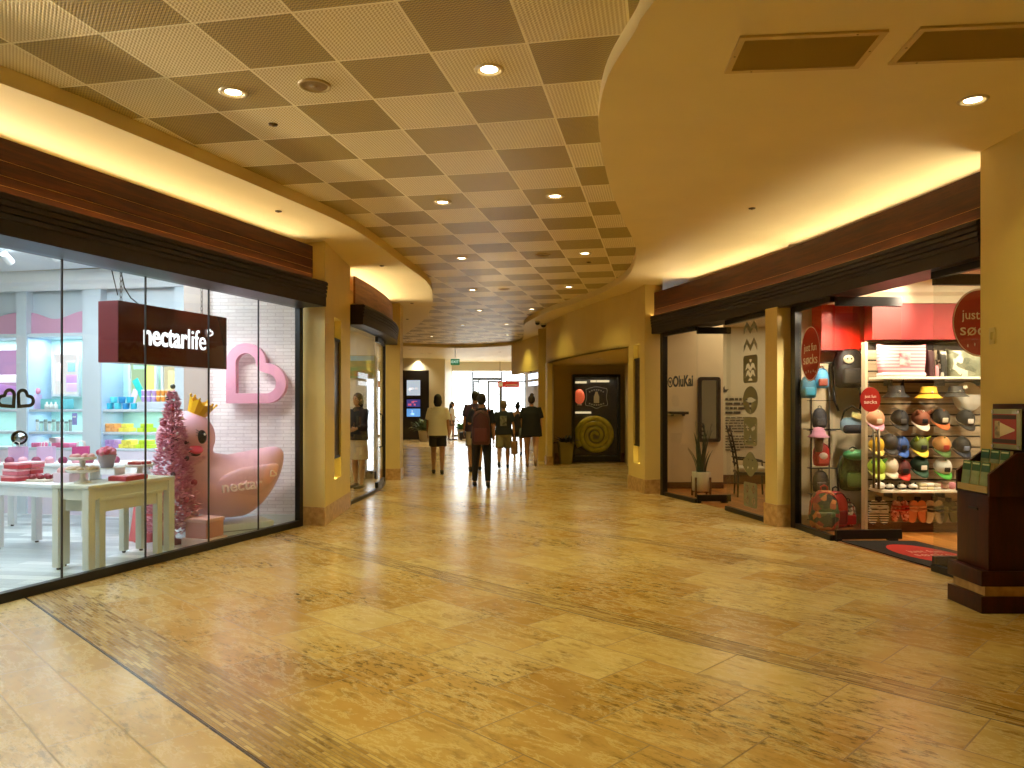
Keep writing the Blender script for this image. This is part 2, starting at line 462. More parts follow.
def print_material(name, cols, scale=18.0, rough=.7, w=0.35):
    """all-over printed cloth: voronoi patches of the given colours"""
    if name in _M: return _M[name]
    k = NT(name); tc = k.n('ShaderNodeTexCoord'); vo = k.n('ShaderNodeTexVoronoi'); vo.inputs['Scale'].default_value = scale
    k.link(tc.outputs['Object'], vo.inputs['Vector'])
    sp = k.n('ShaderNodeSeparateColor'); k.link(vo.outputs['Color'], sp.inputs[0])
    n = len(cols)
    c = k.ramp(sp.outputs[0], [((i) / n, cc) for i, cc in enumerate(cols)], 'CONSTANT')
    k.link(c, k.b.inputs['Base Color']); k.b.inputs['Roughness'].default_value = rough
    return k.m
def stripe_material(name, a, b, freq, axis=2, rough=.7):
    if name in _M: return _M[name]
    k = NT(name); tc = k.n('ShaderNodeTexCoord'); sp = k.n('ShaderNodeSeparateXYZ'); k.link(tc.outputs['Object'], sp.inputs[0])
    f = k.math('LESS_THAN', k.math('FRACT', k.math('MULTIPLY', sp.outputs[axis], freq)), .5)
    k.link(k.mix(f, lin(a), lin(b)), k.b.inputs['Base Color']); k.b.inputs['Roughness'].default_value = rough
    return k.m

M_FLOOR = floor_material(); M_TILE = ceiling_material()
M_PAINT = mat('cream_wall_paint', 'DCC478', .5, var=.05, vscale=3)
M_SOFFIT = mat('cream_soffit_paint', 'E6D298', .5, var=.04, vscale=2)
M_PLINTH = mat('travertine_base', 'C9A469', .35, c2='A98248', vscale=14)
M_WOOD = wood_material('red_brown_fascia_wood', '2E1405', '45200A', '5E2F10', (1, 1, 16), .5)
M_DARK = mat('dark_brown_ribbed_trim', '1E110A', .42, var=.3, vscale=4)
M_BLACK = mat('black_metal_frame', '0C0B0A', .35, spec=.5)
M_SIL = mat('dark_silicone_joint', '3A3A3C', .5)
M_GLASS = glass_material()
M_PALEFLOOR = plank_material('pale_grey_plank_floor', 1.2, .14, ('98A6AE', 'C4D0D4', 'EEF4F5', '7A888E'), .3, R(8))
M_WOODFLOOR = plank_material('honey_wood_floor', 1.1, .1, ('8A5220', 'B0702E', 'C98A42', '4E2E12'), .28, R(80))
M_BRICK = brick_wall_material()
M_SHOPWHITE = mat('shop_white_paint', 'DDE3E8', .45)
M_GREYBLUE = mat('pale_blue_grey_cabinetry', 'C3CFD8', .45, var=.05, vscale=5)
M_BEIGE = mat('beige_shop_paint', 'DCC9A4', .5, var=.05, vscale=3)
M_FARWALL = mat('far_lobby_beige_paint', 'DCD2B6', .5)
M_SLAT = slat_material()
WARM = (1.0, .84, .26); COOL = (.86, .95, 1.0)
def lamp(kind, name, loc, energy, color, rot=(0,0,0), size=.1, size_y=None, spot=None, blend=.6):
    l = bpy.data.lights.new(name, kind); l.energy = energy; l.color = color
    if kind == 'AREA':
        l.size = size
        if size_y: l.shape = 'RECTANGLE'; l.size_y = size_y
    else: l.shadow_soft_size = size
    if kind == 'SPOT': l.spot_size = spot; l.spot_blend = blend
    o = bpy.data.objects.new(name, l); COL.objects.link(o); o.location = loc; o.rotation_euler = rot
    return o
M_LENS = emis('warm_lamp_lens', (1.0, .86, .58), 14)
M_TRIM = mat('pale_lamp_trim', 'D9C79B', .35)
def downlight(label, x, y, z, r=.085, e=75.0, spot=R(125), group='recessed downlights in the ceiling', lens=None, color=WARM):
    t = thing('recessed_downlight', label, 'ceiling light', (x, y, z), 0, group)
    mb = MB(); mb.lathe([(r*.78, .02), (r*.8, -.004), (r*.95, -.012), (r*1.12, -.006), (r*1.14, .004)], n=24); mb.build('trim_ring', M_TRIM, t)
    mb = MB(); mb.lathe([(0, -.006), (r*.5, -.004), (r*.8, .004), (r*.8, .012)], n=24); mb.build('lens', lens or M_LENS, t)
    if e: lamp('SPOT', 'downlight_lamp', (x, y, z - .03), e, color, (0,0,0), .06, spot=spot, blend=.8)
    return t
# ================================================================ SETTING
ZS, ZT = 3.53, 3.644        # soffit underside, woven tile ceiling
mb = MB(); mb.quad((-10,-7,0),(9,-7,0),(9,36.4,0),(-10,36.4,0)); struct('floor', mb, M_FLOOR)
mb = MB(); mb.box((-1, 56, -.02), (60, 39.2, .04)); struct('ground', mb, mat('outdoor_concrete', 'D8D4CC', .8))
mb = MB(); mb.box((-.5, 15, ZT + .03), (19, 44, .06)); struct('ceiling', mb, M_TILE)
# the curved edge of the woven ceiling, cut out of the plaster soffit
def gpt(px, py): return S(px, py)
edgeL = [(-4.6, 2.2), gpt(0,83), gpt(135,135), gpt(281,196), gpt(340,222), gpt(370,239.6), gpt(405.5,265.5), gpt(428,283), gpt(433,298), gpt(430,310), gpt(424.7,319), gpt(411,330), gpt(401,336)]
edgeF = [(-4.6, 25.6), (-3.4, 26.4), (-1.85, 27.0), (-.07, 25.9), gpt(522,341), gpt(524,332), gpt(526,323)]
edgeR = [gpt(549.5,311.5), gpt(575,303), gpt(602,293), gpt(627,277), gpt(636,256), gpt(633,240), gpt(622,217), gpt(609,183), gpt(600,139.5), gpt(599,115), gpt(607.5,78), gpt(634.6,32), gpt(655,0), (1.05, 2.4), (1.5, .5), (1.8, -2.5), (1.8, -6.4)]
loop = spline([(-6.0, -6.4), (-5.6, -1)] + edgeL + edgeF + edgeR, 6)
mb = MB(); mb.slab([(-9.8, -6.9), (8.8, -6.9), (8.8, 36.3), (-9.8, 36.3)], [loop], ZS, ZT - .002)
struct('ceiling_soffit', mb, M_SOFFIT)
# outer shell, unseen, added to keep the bright sky from leaking in
mb = MB(); mb.box((-9.9, 15, 1.8), (.15, 44, 3.7)); struct('wall_left_shell', mb, M_PAINT)
mb = MB(); mb.box((8.9, 15, 1.8), (.15, 44, 3.7)); struct('wall_right_shell', mb, M_PAINT)
mb = MB(); mb.box((-.5, -6.95, 1.8), (18.8, .15, 3.7)); struct('wall_rear_shell', mb, M_PAINT)

# ---------------------------------------------------------------- left shop front
def gA(d, off=0.0):          # glass line; off = distance towards the corridor
    return (-2.64 + .338*(d - 9.42) + .947*off, d - .32*off)
TA = V(.32, .947)            # along the glass, away from the camera
NA = V(.947, -.32)           # towards the corridor
RIBS = [(.0, 2.70), (.0, 2.815)]
def header_profile(front, back, z0=2.70, z1=3.0):
    p = [(back, z0), (front - .03, z0), (front - .03, z0 + .115)]
    z = z0 + .115; o = front - .02
    for i in range(4):
        p += [(o, z), (o, z + .034), (o - .014, z + .034), (o - .014, z + .046)]
        z += .046; o += .006
    p += [(back, z1)]
    return p
def shop_header(tag_, path, side, front, wood_front, wall_off, end_caps=True):
    mb = MB(); mb.sweep(path, side, header_profile(front, wood_front - .25)); struct('trim_%s_header' % tag_, mb, M_DARK)
    w = wood_front
    mb = MB(); mb.sweep(path, side, [(w-.03, 3.0), (w, 3.0), (w, 3.128), (w-.006, 3.13), (w-.006, 3.136), (w, 3.138), (w, 3.235), (w-.004, 3.237), (w-.004, 3.241), (w, 3.243), (w, 3.40), (w-.03, 3.40)])
    struct('trim_%s_wood_fascia' % tag_, mb, M_WOOD)
    mb = MB(); mb.sweep(path, side, [(wall_off-.08, 2.70), (wall_off, 2.70), (wall_off, ZS), (wall_off-.08, ZS)]); struct('wall_%s_above_glass' % tag_, mb, M_PAINT)
pathA = [gA(3.0), gA(9.56)]
mb = MB(); mb.sweep([gA(3.0), gA(9.40)], 1, header_profile(.43, .06)); struct('trim_left_header', mb, M_DARK)
w = .35
mb = MB(); mb.sweep([gA(3.0), gA(9.2)], 1, [(w-.03, 3.0), (w, 3.0), (w, 3.128), (w-.006, 3.13), (w-.006, 3.136), (w, 3.138), (w, 3.235), (w-.004, 3.237), (w-.004, 3.241), (w, 3.243), (w, 3.40), (w-.03, 3.40)])
struct('trim_left_wood_fascia', mb, M_WOOD)
M_JOINT_GLINT = mat('joint_glint_brass', 'C99A58', .3, metal=.7)  # brassy strips added to draw the bright highlights along the panel joints
mb = MB()
for zz in (3.06, 3.131, 3.239): mb.sweep([gA(3.0), gA(9.2)], 1, [(w-.002, zz), (w+.0015, zz), (w+.0015, zz+.003), (w-.002, zz+.003)])
struct('trim_left_joint_glint', mb, M_JOINT_GLINT)
mb = MB(); mb.sweep(pathA, 1, [(-0.1, 2.78), (0.04, 2.78), (0.04, 3.362), (-0.36, 3.362), (-0.36, ZS), (-0.42, ZS), (-0.42, 3.342), (-0.1, 3.342)]); struct('wall_left_above_glass', mb, M_PAINT)
# glazing
win = sempty('window_1')
JA = [3.0, 3.77, 4.60, 5.43, 6.26, 7.10, 7.90, 8.67, 9.40]
mb = MB()
for a, b in zip(JA[:-1], JA[1:]):
    p, q = V(*gA(a)) + TA*.006, V(*gA(b)) - TA*.006
    c = (p + q) / 2
    mb.box((c.x, c.y, 1.42), ((q-p).length, .012, 2.72), math.atan2(TA.y, TA.x))
g = mb.build('pane', M_GLASS, win)
mb = MB()
for a in JA[1:-1]:
    p = V(*gA(a)); mb.box((p.x, p.y, 1.42), (.012, .014, 2.72), math.atan2(TA.y, TA.x))
mb.build('silicone_joint', M_SIL, win)
mb = MB()
mb.sweep([gA(3.0), gA(9.44)], 1, [(-.035, .0), (.035, .0), (.035, .075), (-.035, .075)])
mb.sweep([gA(3.0), gA(9.44)], 1, [(-.035, 2.70), (.06, 2.70), (.06, 2.82), (-.035, 2.82)])
p = V(*gA(9.42)); mb.box((p.x, p.y, 1.41), (.07, .07, 2.82), math.atan2(TA.y, TA.x))
mb.build('frame', M_BLACK, win)
mb = MB(); p0, p1 = gA(3.0, .05), gA(9.38, .05)
mb.cyl((*p0, 2.735), (*p1, 2.735), .028, n=12); mb.build('top_rail', mat('brushed_steel', '8A857E', .3, metal=1.0), win)

# ---------------------------------------------------------------- niche columns
def niche_box(mb, a, b, depth, z0, z1, s0, s1, nz0, nz1, rec=.11):
    """a->b: visible side face in plan; depth: vector from the face into the body; recess between s0..s1 (fractions), nz0..nz1"""
    a, b, dv = V(*a), V(*b), V(*depth)
    def pr(t0, t1, k0, k1, za, zb):
        p = a.lerp(b, t0); q = a.lerp(b, t1)
        mb.prism([p + dv*k0, q + dv*k0, q + dv*k1, p + dv*k1], za, zb)
    kr = rec / dv.length
    pr(0, s0, 0, kr, z0, z1); pr(s1, 1, 0, kr, z0, z1)
    pr(s0, s1, 0, kr, z0, nz0); pr(s0, s1, 0, kr, nz1, z1)
    pr(0, 1, kr, 1, z0, z1)
def plinth(mb, poly, h=.23, grow=.02):
    c = sum((V(*p) for p in poly), V(0,0)) / len(poly)
    mb.prism([V(*p) + (V(*p) - c).normalized()*grow for p in poly], 0, h)
M_PANELTEX = print_material('dark_carved_panel', ['1A110A', '2B1C10', '120C07', '4A3826', '241709'], 26, .35)
def niche_panel(label, c, w, axis, n, z0, z1, bulge=.03):
    ang = math.atan2(axis[1], axis[0])
    t = thing('wall_sconce', label, 'sconce', (c[0], c[1], z0), ang, 'carved wall sconces in niches')
    mb = MB(); k = 10
    ring = []
    for i in range(k + 1):
        a = PI * i / k
        ring.append((-w/2 + w*i/k, -bulge*math.sin(a)*n))
    ring += [(w/2, .02*n), (-w/2, .02*n)]
    mb.prism(ring, 0, z1 - z0); mb.build('carved_panel', M_PANELTEX, t)
    for zz in (0, z1 - z0):
        mb = MB(); mb.box((0, .01*n, zz), (w + .01, .05, .03)); mb.build('bracket', M_BLACK, t)
# left column
cl = [(-2.32, 9.42), (-2.38, 11.18), (-2.85, 11.30), (-2.68, 9.56)]
mb = MB(); mb.prism([(-2.32, 9.42), (-2.38, 11.18), (-2.44, 11.18), (-2.38, 9.44)], 0, .5)   # lower face
mb = MB()
niche_box(mb, (-2.32, 9.42), (-2.38, 11.18), (-.40, .14), 0, ZS, .34, .60, .52, 2.66)
struct('column_left', mb, M_PAINT)
mb = MB(); plinth(mb, [(-2.32, 9.42), (-2.38, 11.18), (-2.72, 11.28), (-2.70, 9.56)]); struct('baseboard_column_left', mb, M_PLINTH)
ax = V(-.06, 1.76).normalized()
c = V(-2.32, 9.42).lerp(V(-2.38, 11.18), .47)
niche_panel('dark carved sconce in the niche of the cream column beside the heart-sign shop', (c.x - .045, c.y), .43, (ax.x, ax.y), -1, .80, 2.38)

# ---------------------------------------------------------------- second left shop (curved front)
pB2 = spline([(-2.48, 11.15), (-2.42, 11.8), (-2.37, 12.7), (-2.37, 13.6), (-2.43, 14.4), (-2.54, 15.25)], 5)
mb = MB(); mb.sweep(pB2[2:], 1, header_profile(.27, .0, 2.70, 3.0)); struct('trim_left_header_second', mb, M_DARK)
mb = MB(); mb.sweep(pB2[1:22], 1, [(.13, 3.0), (.16, 3.0), (.16, 3.40), (.13, 3.40)]); struct('trim_left_wood_fascia_second', mb, wood_material('pale_brown_fascia_wood', '6B3D1C', '8E5B30', 'A87242', (1, 1, 16), .4))
mb = MB(); mb.sweep(pB2, 1, [(-0.08, 2.74), (0.0, 2.74), (0.0, 3.08), (-0.49000000000000005, 3.08), (-0.49000000000000005, ZS), (-0.55, ZS), (-0.55, 3.06), (-0.08, 3.06)]); struct('wall_left_above_glass_second', mb, M_PAINT)
win = sempty('window_2')
mb = MB(); mb.sweep(pB2[1:13], 1, [(-.006, .05), (.006, .05), (.006, 2.72), (-.006, 2.72)]); mb.build('pane', M_GLASS, win)
mb = MB(); mb.sweep(pB2[1:21], 1, [(-.03, 0), (.03, 0), (.03, .05), (-.03, .05)]); mb.sweep(pB2[1:21], 1, [(-.03, 2.70), (.03, 2.70), (.03, 2.76), (-.03, 2.76)])
q = pB2[20]; mb.box((q[0], q[1], 1.38), (.06, .06, 2.76)); mb.build('frame', M_BLACK, win)
dr = sempty('door_1')
mb = MB(); mb.sweep(pB2[13:20], 1, [(-.006, .10), (.006, .10), (.006, 2.62), (-.006, 2.62)]); mb.build('pane', M_GLASS, dr)
mb = MB(); mb.sweep(pB2[13:20], 1, [(-.025, .055), (.025, .055), (.025, .15), (-.025, .15)]); mb.sweep(pB2[13:20], 1, [(-.025, 2.60), (.025, 2.60), (.025, 2.69), (-.025, 2.69)]); mb.build('rail', M_BLACK, dr)
q = pB2[14]; mb = MB(); mb.tube([(q[0]+.02, q[1], .75), (q[0]+.08, q[1], .78), (q[0]+.08, q[1], 1.32), (q[0]+.02, q[1], 1.35)], .014); mb.build('door_handle', M_BLACK, dr)
mb = MB(); mb.prism([(-2.24, 15.2), (-2.24, 15.6), (-2.75, 15.6), (-2.60, 15.12)], 0, ZS); struct('column_left_far', mb, M_PAINT)
mb = MB(); plinth(mb, [(-2.24, 15.2), (-2.24, 15.6), (-2.75, 15.6), (-2.60, 15.12)]); struct('baseboard_column_left_far', mb, M_PLINTH)
mb = MB(); mb.prism([(-2.75, 11.2), (-9.7, 11.2), (-9.7, 11.3), (-2.75, 11.3)], 0, ZS); struct('wall_left_party', mb, M_BEIGE)
mb = MB(); mb.box((-5.6, 13.4, 1.76), (.1, 4.3, ZS)); struct('wall_left_second_shop', mb, mat('pale_shop_wall', 'EFE8D6', .5))
mb = MB(); mb.prism([(-2.5, 15.5), (-9.7, 15.5), (-9.7, 15.6), (-2.5, 15.6)], 0, ZS); struct('wall_left_second_shop_far', mb, mat('pale_shop_wall', 'EFE8D6', .5))
mb = MB(); mb.prism([(-2.55, 11.3), *[(x - .05, y) for x, y in pB2[1:25]], (-2.55, 15.5), (-5.6, 15.5), (-5.6, 11.3)], 3.0, 3.05); struct('ceiling_second_shop', mb, mat('pale_shop_wall', 'EFE8D6', .5))

# ---------------------------------------------------------------- right side
HB = spline([(2.28, 13.0), (2.55, 12.05), (2.85, 11.0), (3.06, 10.15), (3.25, 9.34), (3.40, 8.5), (3.53, 7.7), (3.64, 6.9), (3.735, 6.12)], 4)
mb = MB(); mb.sweep(HB, 1, header_profile(.0, -.40)); struct('trim_right_header', mb, M_DARK)
mb = MB(); mb.sweep(HB[1:], 1, [(-.11, 3.0), (-.08, 3.0), (-.08, 3.128), (-.08, 3.40), (-.11, 3.40)])
struct('trim_right_wood_fascia', mb, M_WOOD)
mb = MB()
for zz in (3.02, 3.11): mb.sweep(HB[1:], 1, [(-.082, zz), (-.0785, zz), (-.0785, zz+.003), (-.082, zz+.003)])
struct('trim_right_joint_glint', mb, M_JOINT_GLINT)  # added strips again draw the joint highlights on this fascia
mb = MB(); mb.sweep(HB, 1, [(-0.45999999999999996, 2.72), (-0.36, 2.72), (-0.36, 3.05), (-0.8, 3.05), (-0.8, ZS), (-0.86, ZS), (-0.86, 3.03), (-0.45999999999999996, 3.03)]); struct('wall_right_above_glass', mb, M_PAINT)
# near pier / side wall
mb = MB(); mb.prism([(3.76, 6.1), (8.8, 6.1), (8.8, 6.0), (3.76, -6.9), (3.76, -6.9)][:1] + [(8.8, 6.1), (8.8, 5.9), (3.95, 5.9), (3.95, -6.9), (3.76, -6.9)], 0, ZS); struct('wall_right', mb, M_PAINT)
mb = MB(); mb.box((3.752, 0.4, .115), (.03, 11.4, .23)); struct('baseboard_right', mb, M_PLINTH)
# column between the two right-hand shops
t = V(-.26, .965); n = V(.965, .26); c0 = V(3.265, 9.36)
cc = [c0, c0 + n*.20, c0 + n*.20 + t*.25, c0 + t*.25]
mb = MB(); mb.prism(cc, 0, 2.71); struct('column_right', mb, M_PAINT)
mb = MB(); plinth(mb, cc, .27, .022); struct('baseboard_column_right', mb, M_PLINTH)
# wall between the shops behind that column
mb = MB(); mb.prism([(3.50, 9.62), (3.62, 9.56), (8.8, 10.25), (8.8, 10.40)], 0, ZS); struct('wall_right_party', mb, M_BEIGE)
# far pier with niche
mb = MB(); niche_box(mb, (2.24, 12.8), (2.10, 13.72), (.31, .10), 0, ZS, .30, .68, .49, 2.56, .09)
struct('column_right_far', mb, M_PAINT)
mb = MB(); plinth(mb, [(2.24, 12.8), (2.56, 12.90), (2.42, 13.82), (2.10, 13.72)], .24, .02); struct('baseboard_column_right_far', mb, M_PLINTH)
ax = V(-.14, .92).normalized(); c = V(2.24, 12.8).lerp(V(2.10, 13.72), .49)
niche_panel('dark carved sconce in the niche of the pier beside the footwear shop', (c.x + .045, c.y + .01), .31, (ax.x, ax.y), 1, .80, 2.30)
# alcove beyond the pier
mb = MB(); mb.prism([(2.40, 13.75), (2.52, 13.8), (3.15, 20.3), (3.0, 20.3)], 0, ZS); struct('wall_right_alcove_side', mb, M_PAINT)
mb = MB(); mb.box((1.95, 20.36, 1.76), (2.5, .12, ZS)); struct('wall_right_alcove_back', mb, M_PAINT)
ab = spline([(2.12, 13.6), (2.02, 13.9), (1.70, 14.9), (1.28, 16.6), (1.0, 18.0), (.88, 18.9), (.87, 19.3), (.93, 19.6)], 5)
mb = MB(); mb.sweep(ab, 1, [(0, 2.55), (.12, 2.55), (.12, ZS), (0, ZS)]); struct('wall_right_alcove_bulkhead', mb, M_PAINT)
mb = MB(); mb.prism(ab + [(1.0, 20.3), (3.1, 20.3), (2.5, 13.7)], 2.55, 2.60); struct('ceiling_alcove', mb, M_PAINT)
mb = MB(); mb.prism([(.88, 18.95), (.85, 19.3), (.90, 19.6), (1.0, 20.9), (1.06, 20.9), (1.12, 20.3), (1.05, 19.4), (1.0, 18.95)], 0, 2.55); struct('wall_right_alcove_end', mb, M_PAINT)
mb = MB(); mb.prism([(.86, 18.93), (.83, 19.3), (.88, 19.6), (.98, 20.9), (1.14, 20.3), (1.07, 19.4), (1.02, 18.93)], 0, .22); struct('baseboard_alcove', mb, M_PLINTH)
mb = MB(); mb.box((2.9, 20.29, .11), (.25, .03, .22)); mb.box((1.35, 20.29, .11), (.5, .03, .22)); struct('baseboard_alcove_back', mb, M_PLINTH)
# far right bulkhead and the walls under it
fb = spline([(1.02, 20.9), (.72, 22.4), (.33, 24.0), (-.02, 25.8)], 5)
mb = MB(); mb.sweep(fb, 1, [(0, 2.52), (.15, 2.52), (.15, ZS), (0, ZS)]); struct('wall_right_far_bulkhead', mb, M_PAINT)
mb = MB(); mb.sweep([(.0, 25.8), (.95, 36.2)], 1, [(0, 2.75), (.15, 2.75), (.15, ZS), (0, ZS)]); struct('wall_right_lobby_bulkhead', mb, M_PAINT)
mb = MB(); mb.prism([(1.6, 20.9), (1.15, 22.5), (.72, 25.0), (.50, 27.0), (.56, 30.0), (.66, 36.2), (1.0, 36.2), (1.9, 21)], 0, ZS); struct('wall_right_far', mb, M_FARWALL)
mb = MB(); mb.prism([(1.0, 20.9), (1.7, 20.9), (1.7, 21.0), (1.0, 21.0)], 2.52, ZS); struct('wall_right_far_return', mb, M_PAINT)
# lobby at the far end
mb = MB(); mb.prism([(-9.7, 33.0), (-4.0, 33.0), (-2.95, 33.4), (-2.85, 36.2), (-9.7, 36.2)], 0, ZS); struct('wall_lobby', mb, M_FARWALL)
mb = MB(); mb.box((-6.1, 15.56, 1.8), (.2, .1, 3.6)); struct('wall_left_return', mb, M_PAINT)
mb = MB(); mb.box((-1.1, 36.2, 3.36), (3.6, .14, .5)); struct('wall_entrance_lintel', mb, mat('lintel_white', 'E9E6DC', .5))
# entrance glazing
win = sempty('window_3')
mb = MB(); mb.box((-2.35, 36.2, 1.55), (.95, .02, 3.1)); mb.box((.17, 36.2, 1.4), (1.1, .02, 2.45)); mb.build('pane', M_GLASS, win)
mb = MB()
for x, w_ in ((-2.85, .05), (-1.87, .07), (-.50, .07), (-.27, .04), (.66, .10)): mb.box((x, 36.2, 1.55), (w_, .10, 3.1))
mb.box((-1.2, 36.2, 2.74), (1.4, .12, .12)); mb.box((.2, 36.2, 2.62), (1.0, .1, .06)); mb.box((-2.36, 36.2, .05), (.95, .08, .1)); mb.box((.2, 36.2, .05), (1.0, .08, .1))
mb.build('frame', mat('grey_blue_door_frame', '5E6A78', .4), win)
def far_door(nm, x0, x1, y, rot):
    d = sempty(nm, (x0, y, 0)); d.rotation_euler = (0, 0, rot); w_ = abs(x1 - x0); s = 1 if x1 > x0 else -1
    mb = MB(); mb.box((s*w_/2, 0, 1.33), (w_ - .1, .02, 2.5)); mb.build('pane', M_GLASS, d)
    mb = MB()
    for x in (.04, w_ - .04): mb.box((s*x, 0, 1.34), (.08, .05, 2.64))
    for z in (.12, 2.6): mb.box((s*w_/2, 0, z), (w_ - .16, .05, .16 if z < 1 else .1))
    mb.build('frame', mat('grey_blue_door_frame', '5E6A78', .4), d)
    mb = MB(); mb.tube([(s*(w_ - .12), -.03, .9), (s*(w_ - .12), -.09, .92), (s*(w_ - .12), -.09, 1.3), (s*(w_ - .12), -.03, 1.32)], .02); mb.build('door_handle', M_BLACK, d)
far_door('door_2', -1.84, -1.18, 36.1, R(-62)); far_door('door_3', -.53, -1.17, 36.1, R(12))
# directory screen surround stands against the lobby wall (built with the objects)

# ---------------------------------------------------------------- footwear shop front (right, far)
g1, g2, g3, g4 = (2.53, 12.66), (2.83, 11.63), (3.07, 10.86), (3.26, 9.72)
def glass_run(nm, pts, z0=.05, z1=2.68, posts=(), base=True, kickh=.06):
    w_ = sempty(nm)
    mb = MB(); mb.sweep(pts, 1, [(-.006, z0), (.006, z0), (.006, z1), (-.006, z1)]); mb.build('pane', M_GLASS, w_)
    mb = MB()
    mb.sweep(pts, 1, [(-.03, 0), (.03, 0), (.03, kickh), (-.03, kickh)]); mb.sweep(pts, 1, [(-.03, 2.64), (.03, 2.64), (.03, 2.73), (-.03, 2.73)])
    for p in posts: mb.box((p[0], p[1], 1.36), (.09, .09, 2.72), R(15))
    mb.build('frame', M_BLACK, w_)
    return w_
glass_run('window_4', [g1, g2], posts=(g1,))
glass_run('window_5', [g3, g4])
def leaf(nm, hinge, w_, rot, handle=True, z1=2.60, hx=.62, hz=(.58, 1.24)):
    """glass door leaf with top and bottom rails, hinged at one end"""
    d = sempty(nm, (hinge[0], hinge[1], 0)); d.rotation_euler = (0, 0, rot)
    mb = MB(); mb.box((w_/2, 0, 1.36), (w_, .012, 2.46)); mb.build('pane', M_GLASS, d)
    mb = MB(); mb.box((w_/2, 0, .075), (w_, .05, .10)); mb.box((w_/2, 0, 2.64), (w_, .05, .10)); mb.box((.03, 0, .02), (.06, .06, .04)); mb.box((w_ - .10, 0, .0125), (.10, .07, .025)); mb.build('rail', M_BLACK, d)
    if handle:
        for s in (-1, 1):
            mb = MB(); x = hx*w_
            mb.tube([(x, s*.01, hz[0]+.04), (x, s*.05, hz[0]+.04)], .008); mb.tube([(x, s*.01, hz[1]-.04), (x, s*.05, hz[1]-.04)], .008)
            mb.tube([(x, s*.05, hz[0]), (x, s*.05, hz[1])], .014, n=10); mb.build('door_handle', mat('brushed_bronze', '7A6D5A', .3, metal=.9), d)
    return d
leaf('door_4', g2, .52, R(2), False)
glass_run('window_6', [(3.47, 9.33), (3.54, 8.40)], posts=((3.475, 9.30),))
DOORLEAF = leaf('door_5', (3.56, 8.36), .74, R(3))
glass_run('window_7', [(3.82, 6.88), (3.92, 6.12)])
leaf('door_6', (3.83, 6.90), .80, R(4), False)

# shop floors, ceilings and inner walls
mb = MB(); mb.prism([gA(3.0, -.04), gA(9.5, -.04), (-2.9, 9.62), (-4.2, 9.9), (-9.7, 11.2), (-9.7, 3.0)], -.01, .006); struct('floor_heart_shop', mb, M_PALEFLOOR)
mb = MB(); mb.prism([gA(3.0, -.06), gA(9.5, -.06), (-2.75, 9.66), (-4.1, 9.66), (-9.7, 10.9), (-9.7, 3.0)], 3.30, 3.34); struct('ceiling_heart_shop', mb, M_SHOPWHITE)
mb = MB(); mb.prism([gA(9.5, -.06), (-2.75, 9.64), (-4.16, 9.64), (-4.16, 9.74), (-2.6, 9.74)], 0, 3.3); mb.v = mb.v; struct('wall_brick', mb, M_BRICK)
mb = MB(); mb.box((-3.99, 9.61, 1.65), (.30, .05, 3.3)); struct('wall_grey_panel', mb, mat('grey_beige_panel', 'A79A92', .5))
mb = MB(); mb.box((-3.35, 9.61, .06), (1.3, .04, .12)); struct('baseboard_brick', mb, M_SHOPWHITE)
mb = MB(); mb.box((-6.4, 3.0, 1.65), (6.6, .1, 3.3)); struct('wall_heart_shop_near', mb, M_SHOPWHITE)

mb = MB(); mb.prism([(2.56, 12.72), (2.86, 11.65), (3.10, 10.88), (3.29, 9.75), (8.8, 10.4), (8.8, 14.9), (2.60, 14.9)], -.01, .006); struct('floor_footwear_shop', mb, M_WOODFLOOR)
mb = MB(); mb.prism([(2.66, 12.75), (3.45, 9.8), (8.8, 10.4), (8.8, 14.9), (2.60, 14.9)], 2.98, 3.02); struct('ceiling_footwear_shop', mb, M_BEIGE)
mb = MB(); mb.box((6.3, 14.45, 1.5), (5.0, .1, 3.0)); struct('wall_footwear_shop_back', mb, mat('sage_cream_paint', 'D9D2B2', .5))
mb = MB(); mb.box((3.19, 13.65, 1.5), (1.18, .1, 3.0)); mb.box((3.74, 14.05, 1.5), (.08, .85, 3.0)); struct('wall_footwear_shop_side', mb, M_BEIGE)
mb = MB(); mb.box((6.3, 14.38, .09), (5.0, .03, .18)); mb.box((3.19, 13.59, .06), (1.18, .03, .12)); struct('baseboard_footwear_shop', mb, wood_material('brown_skirting', '3E2410', '573417', '6B441F'))
mb = MB(); mb.prism([(3.49, 9.28), (3.56, 8.38), (3.85, 6.88), (3.97, 6.11), (8.8, 6.11), (8.8, 10.24), (3.62, 9.55)], -.01, .006); struct('floor_sock_shop', mb, M_WOODFLOOR)
mb = MB(); mb.prism([(3.62, 9.55), (3.75, 8.4), (4.04, 6.9), (4.15, 6.11), (8.8, 6.11), (8.8, 10.2)], 2.95, 3.0); struct('ceiling_sock_shop', mb, M_BEIGE)
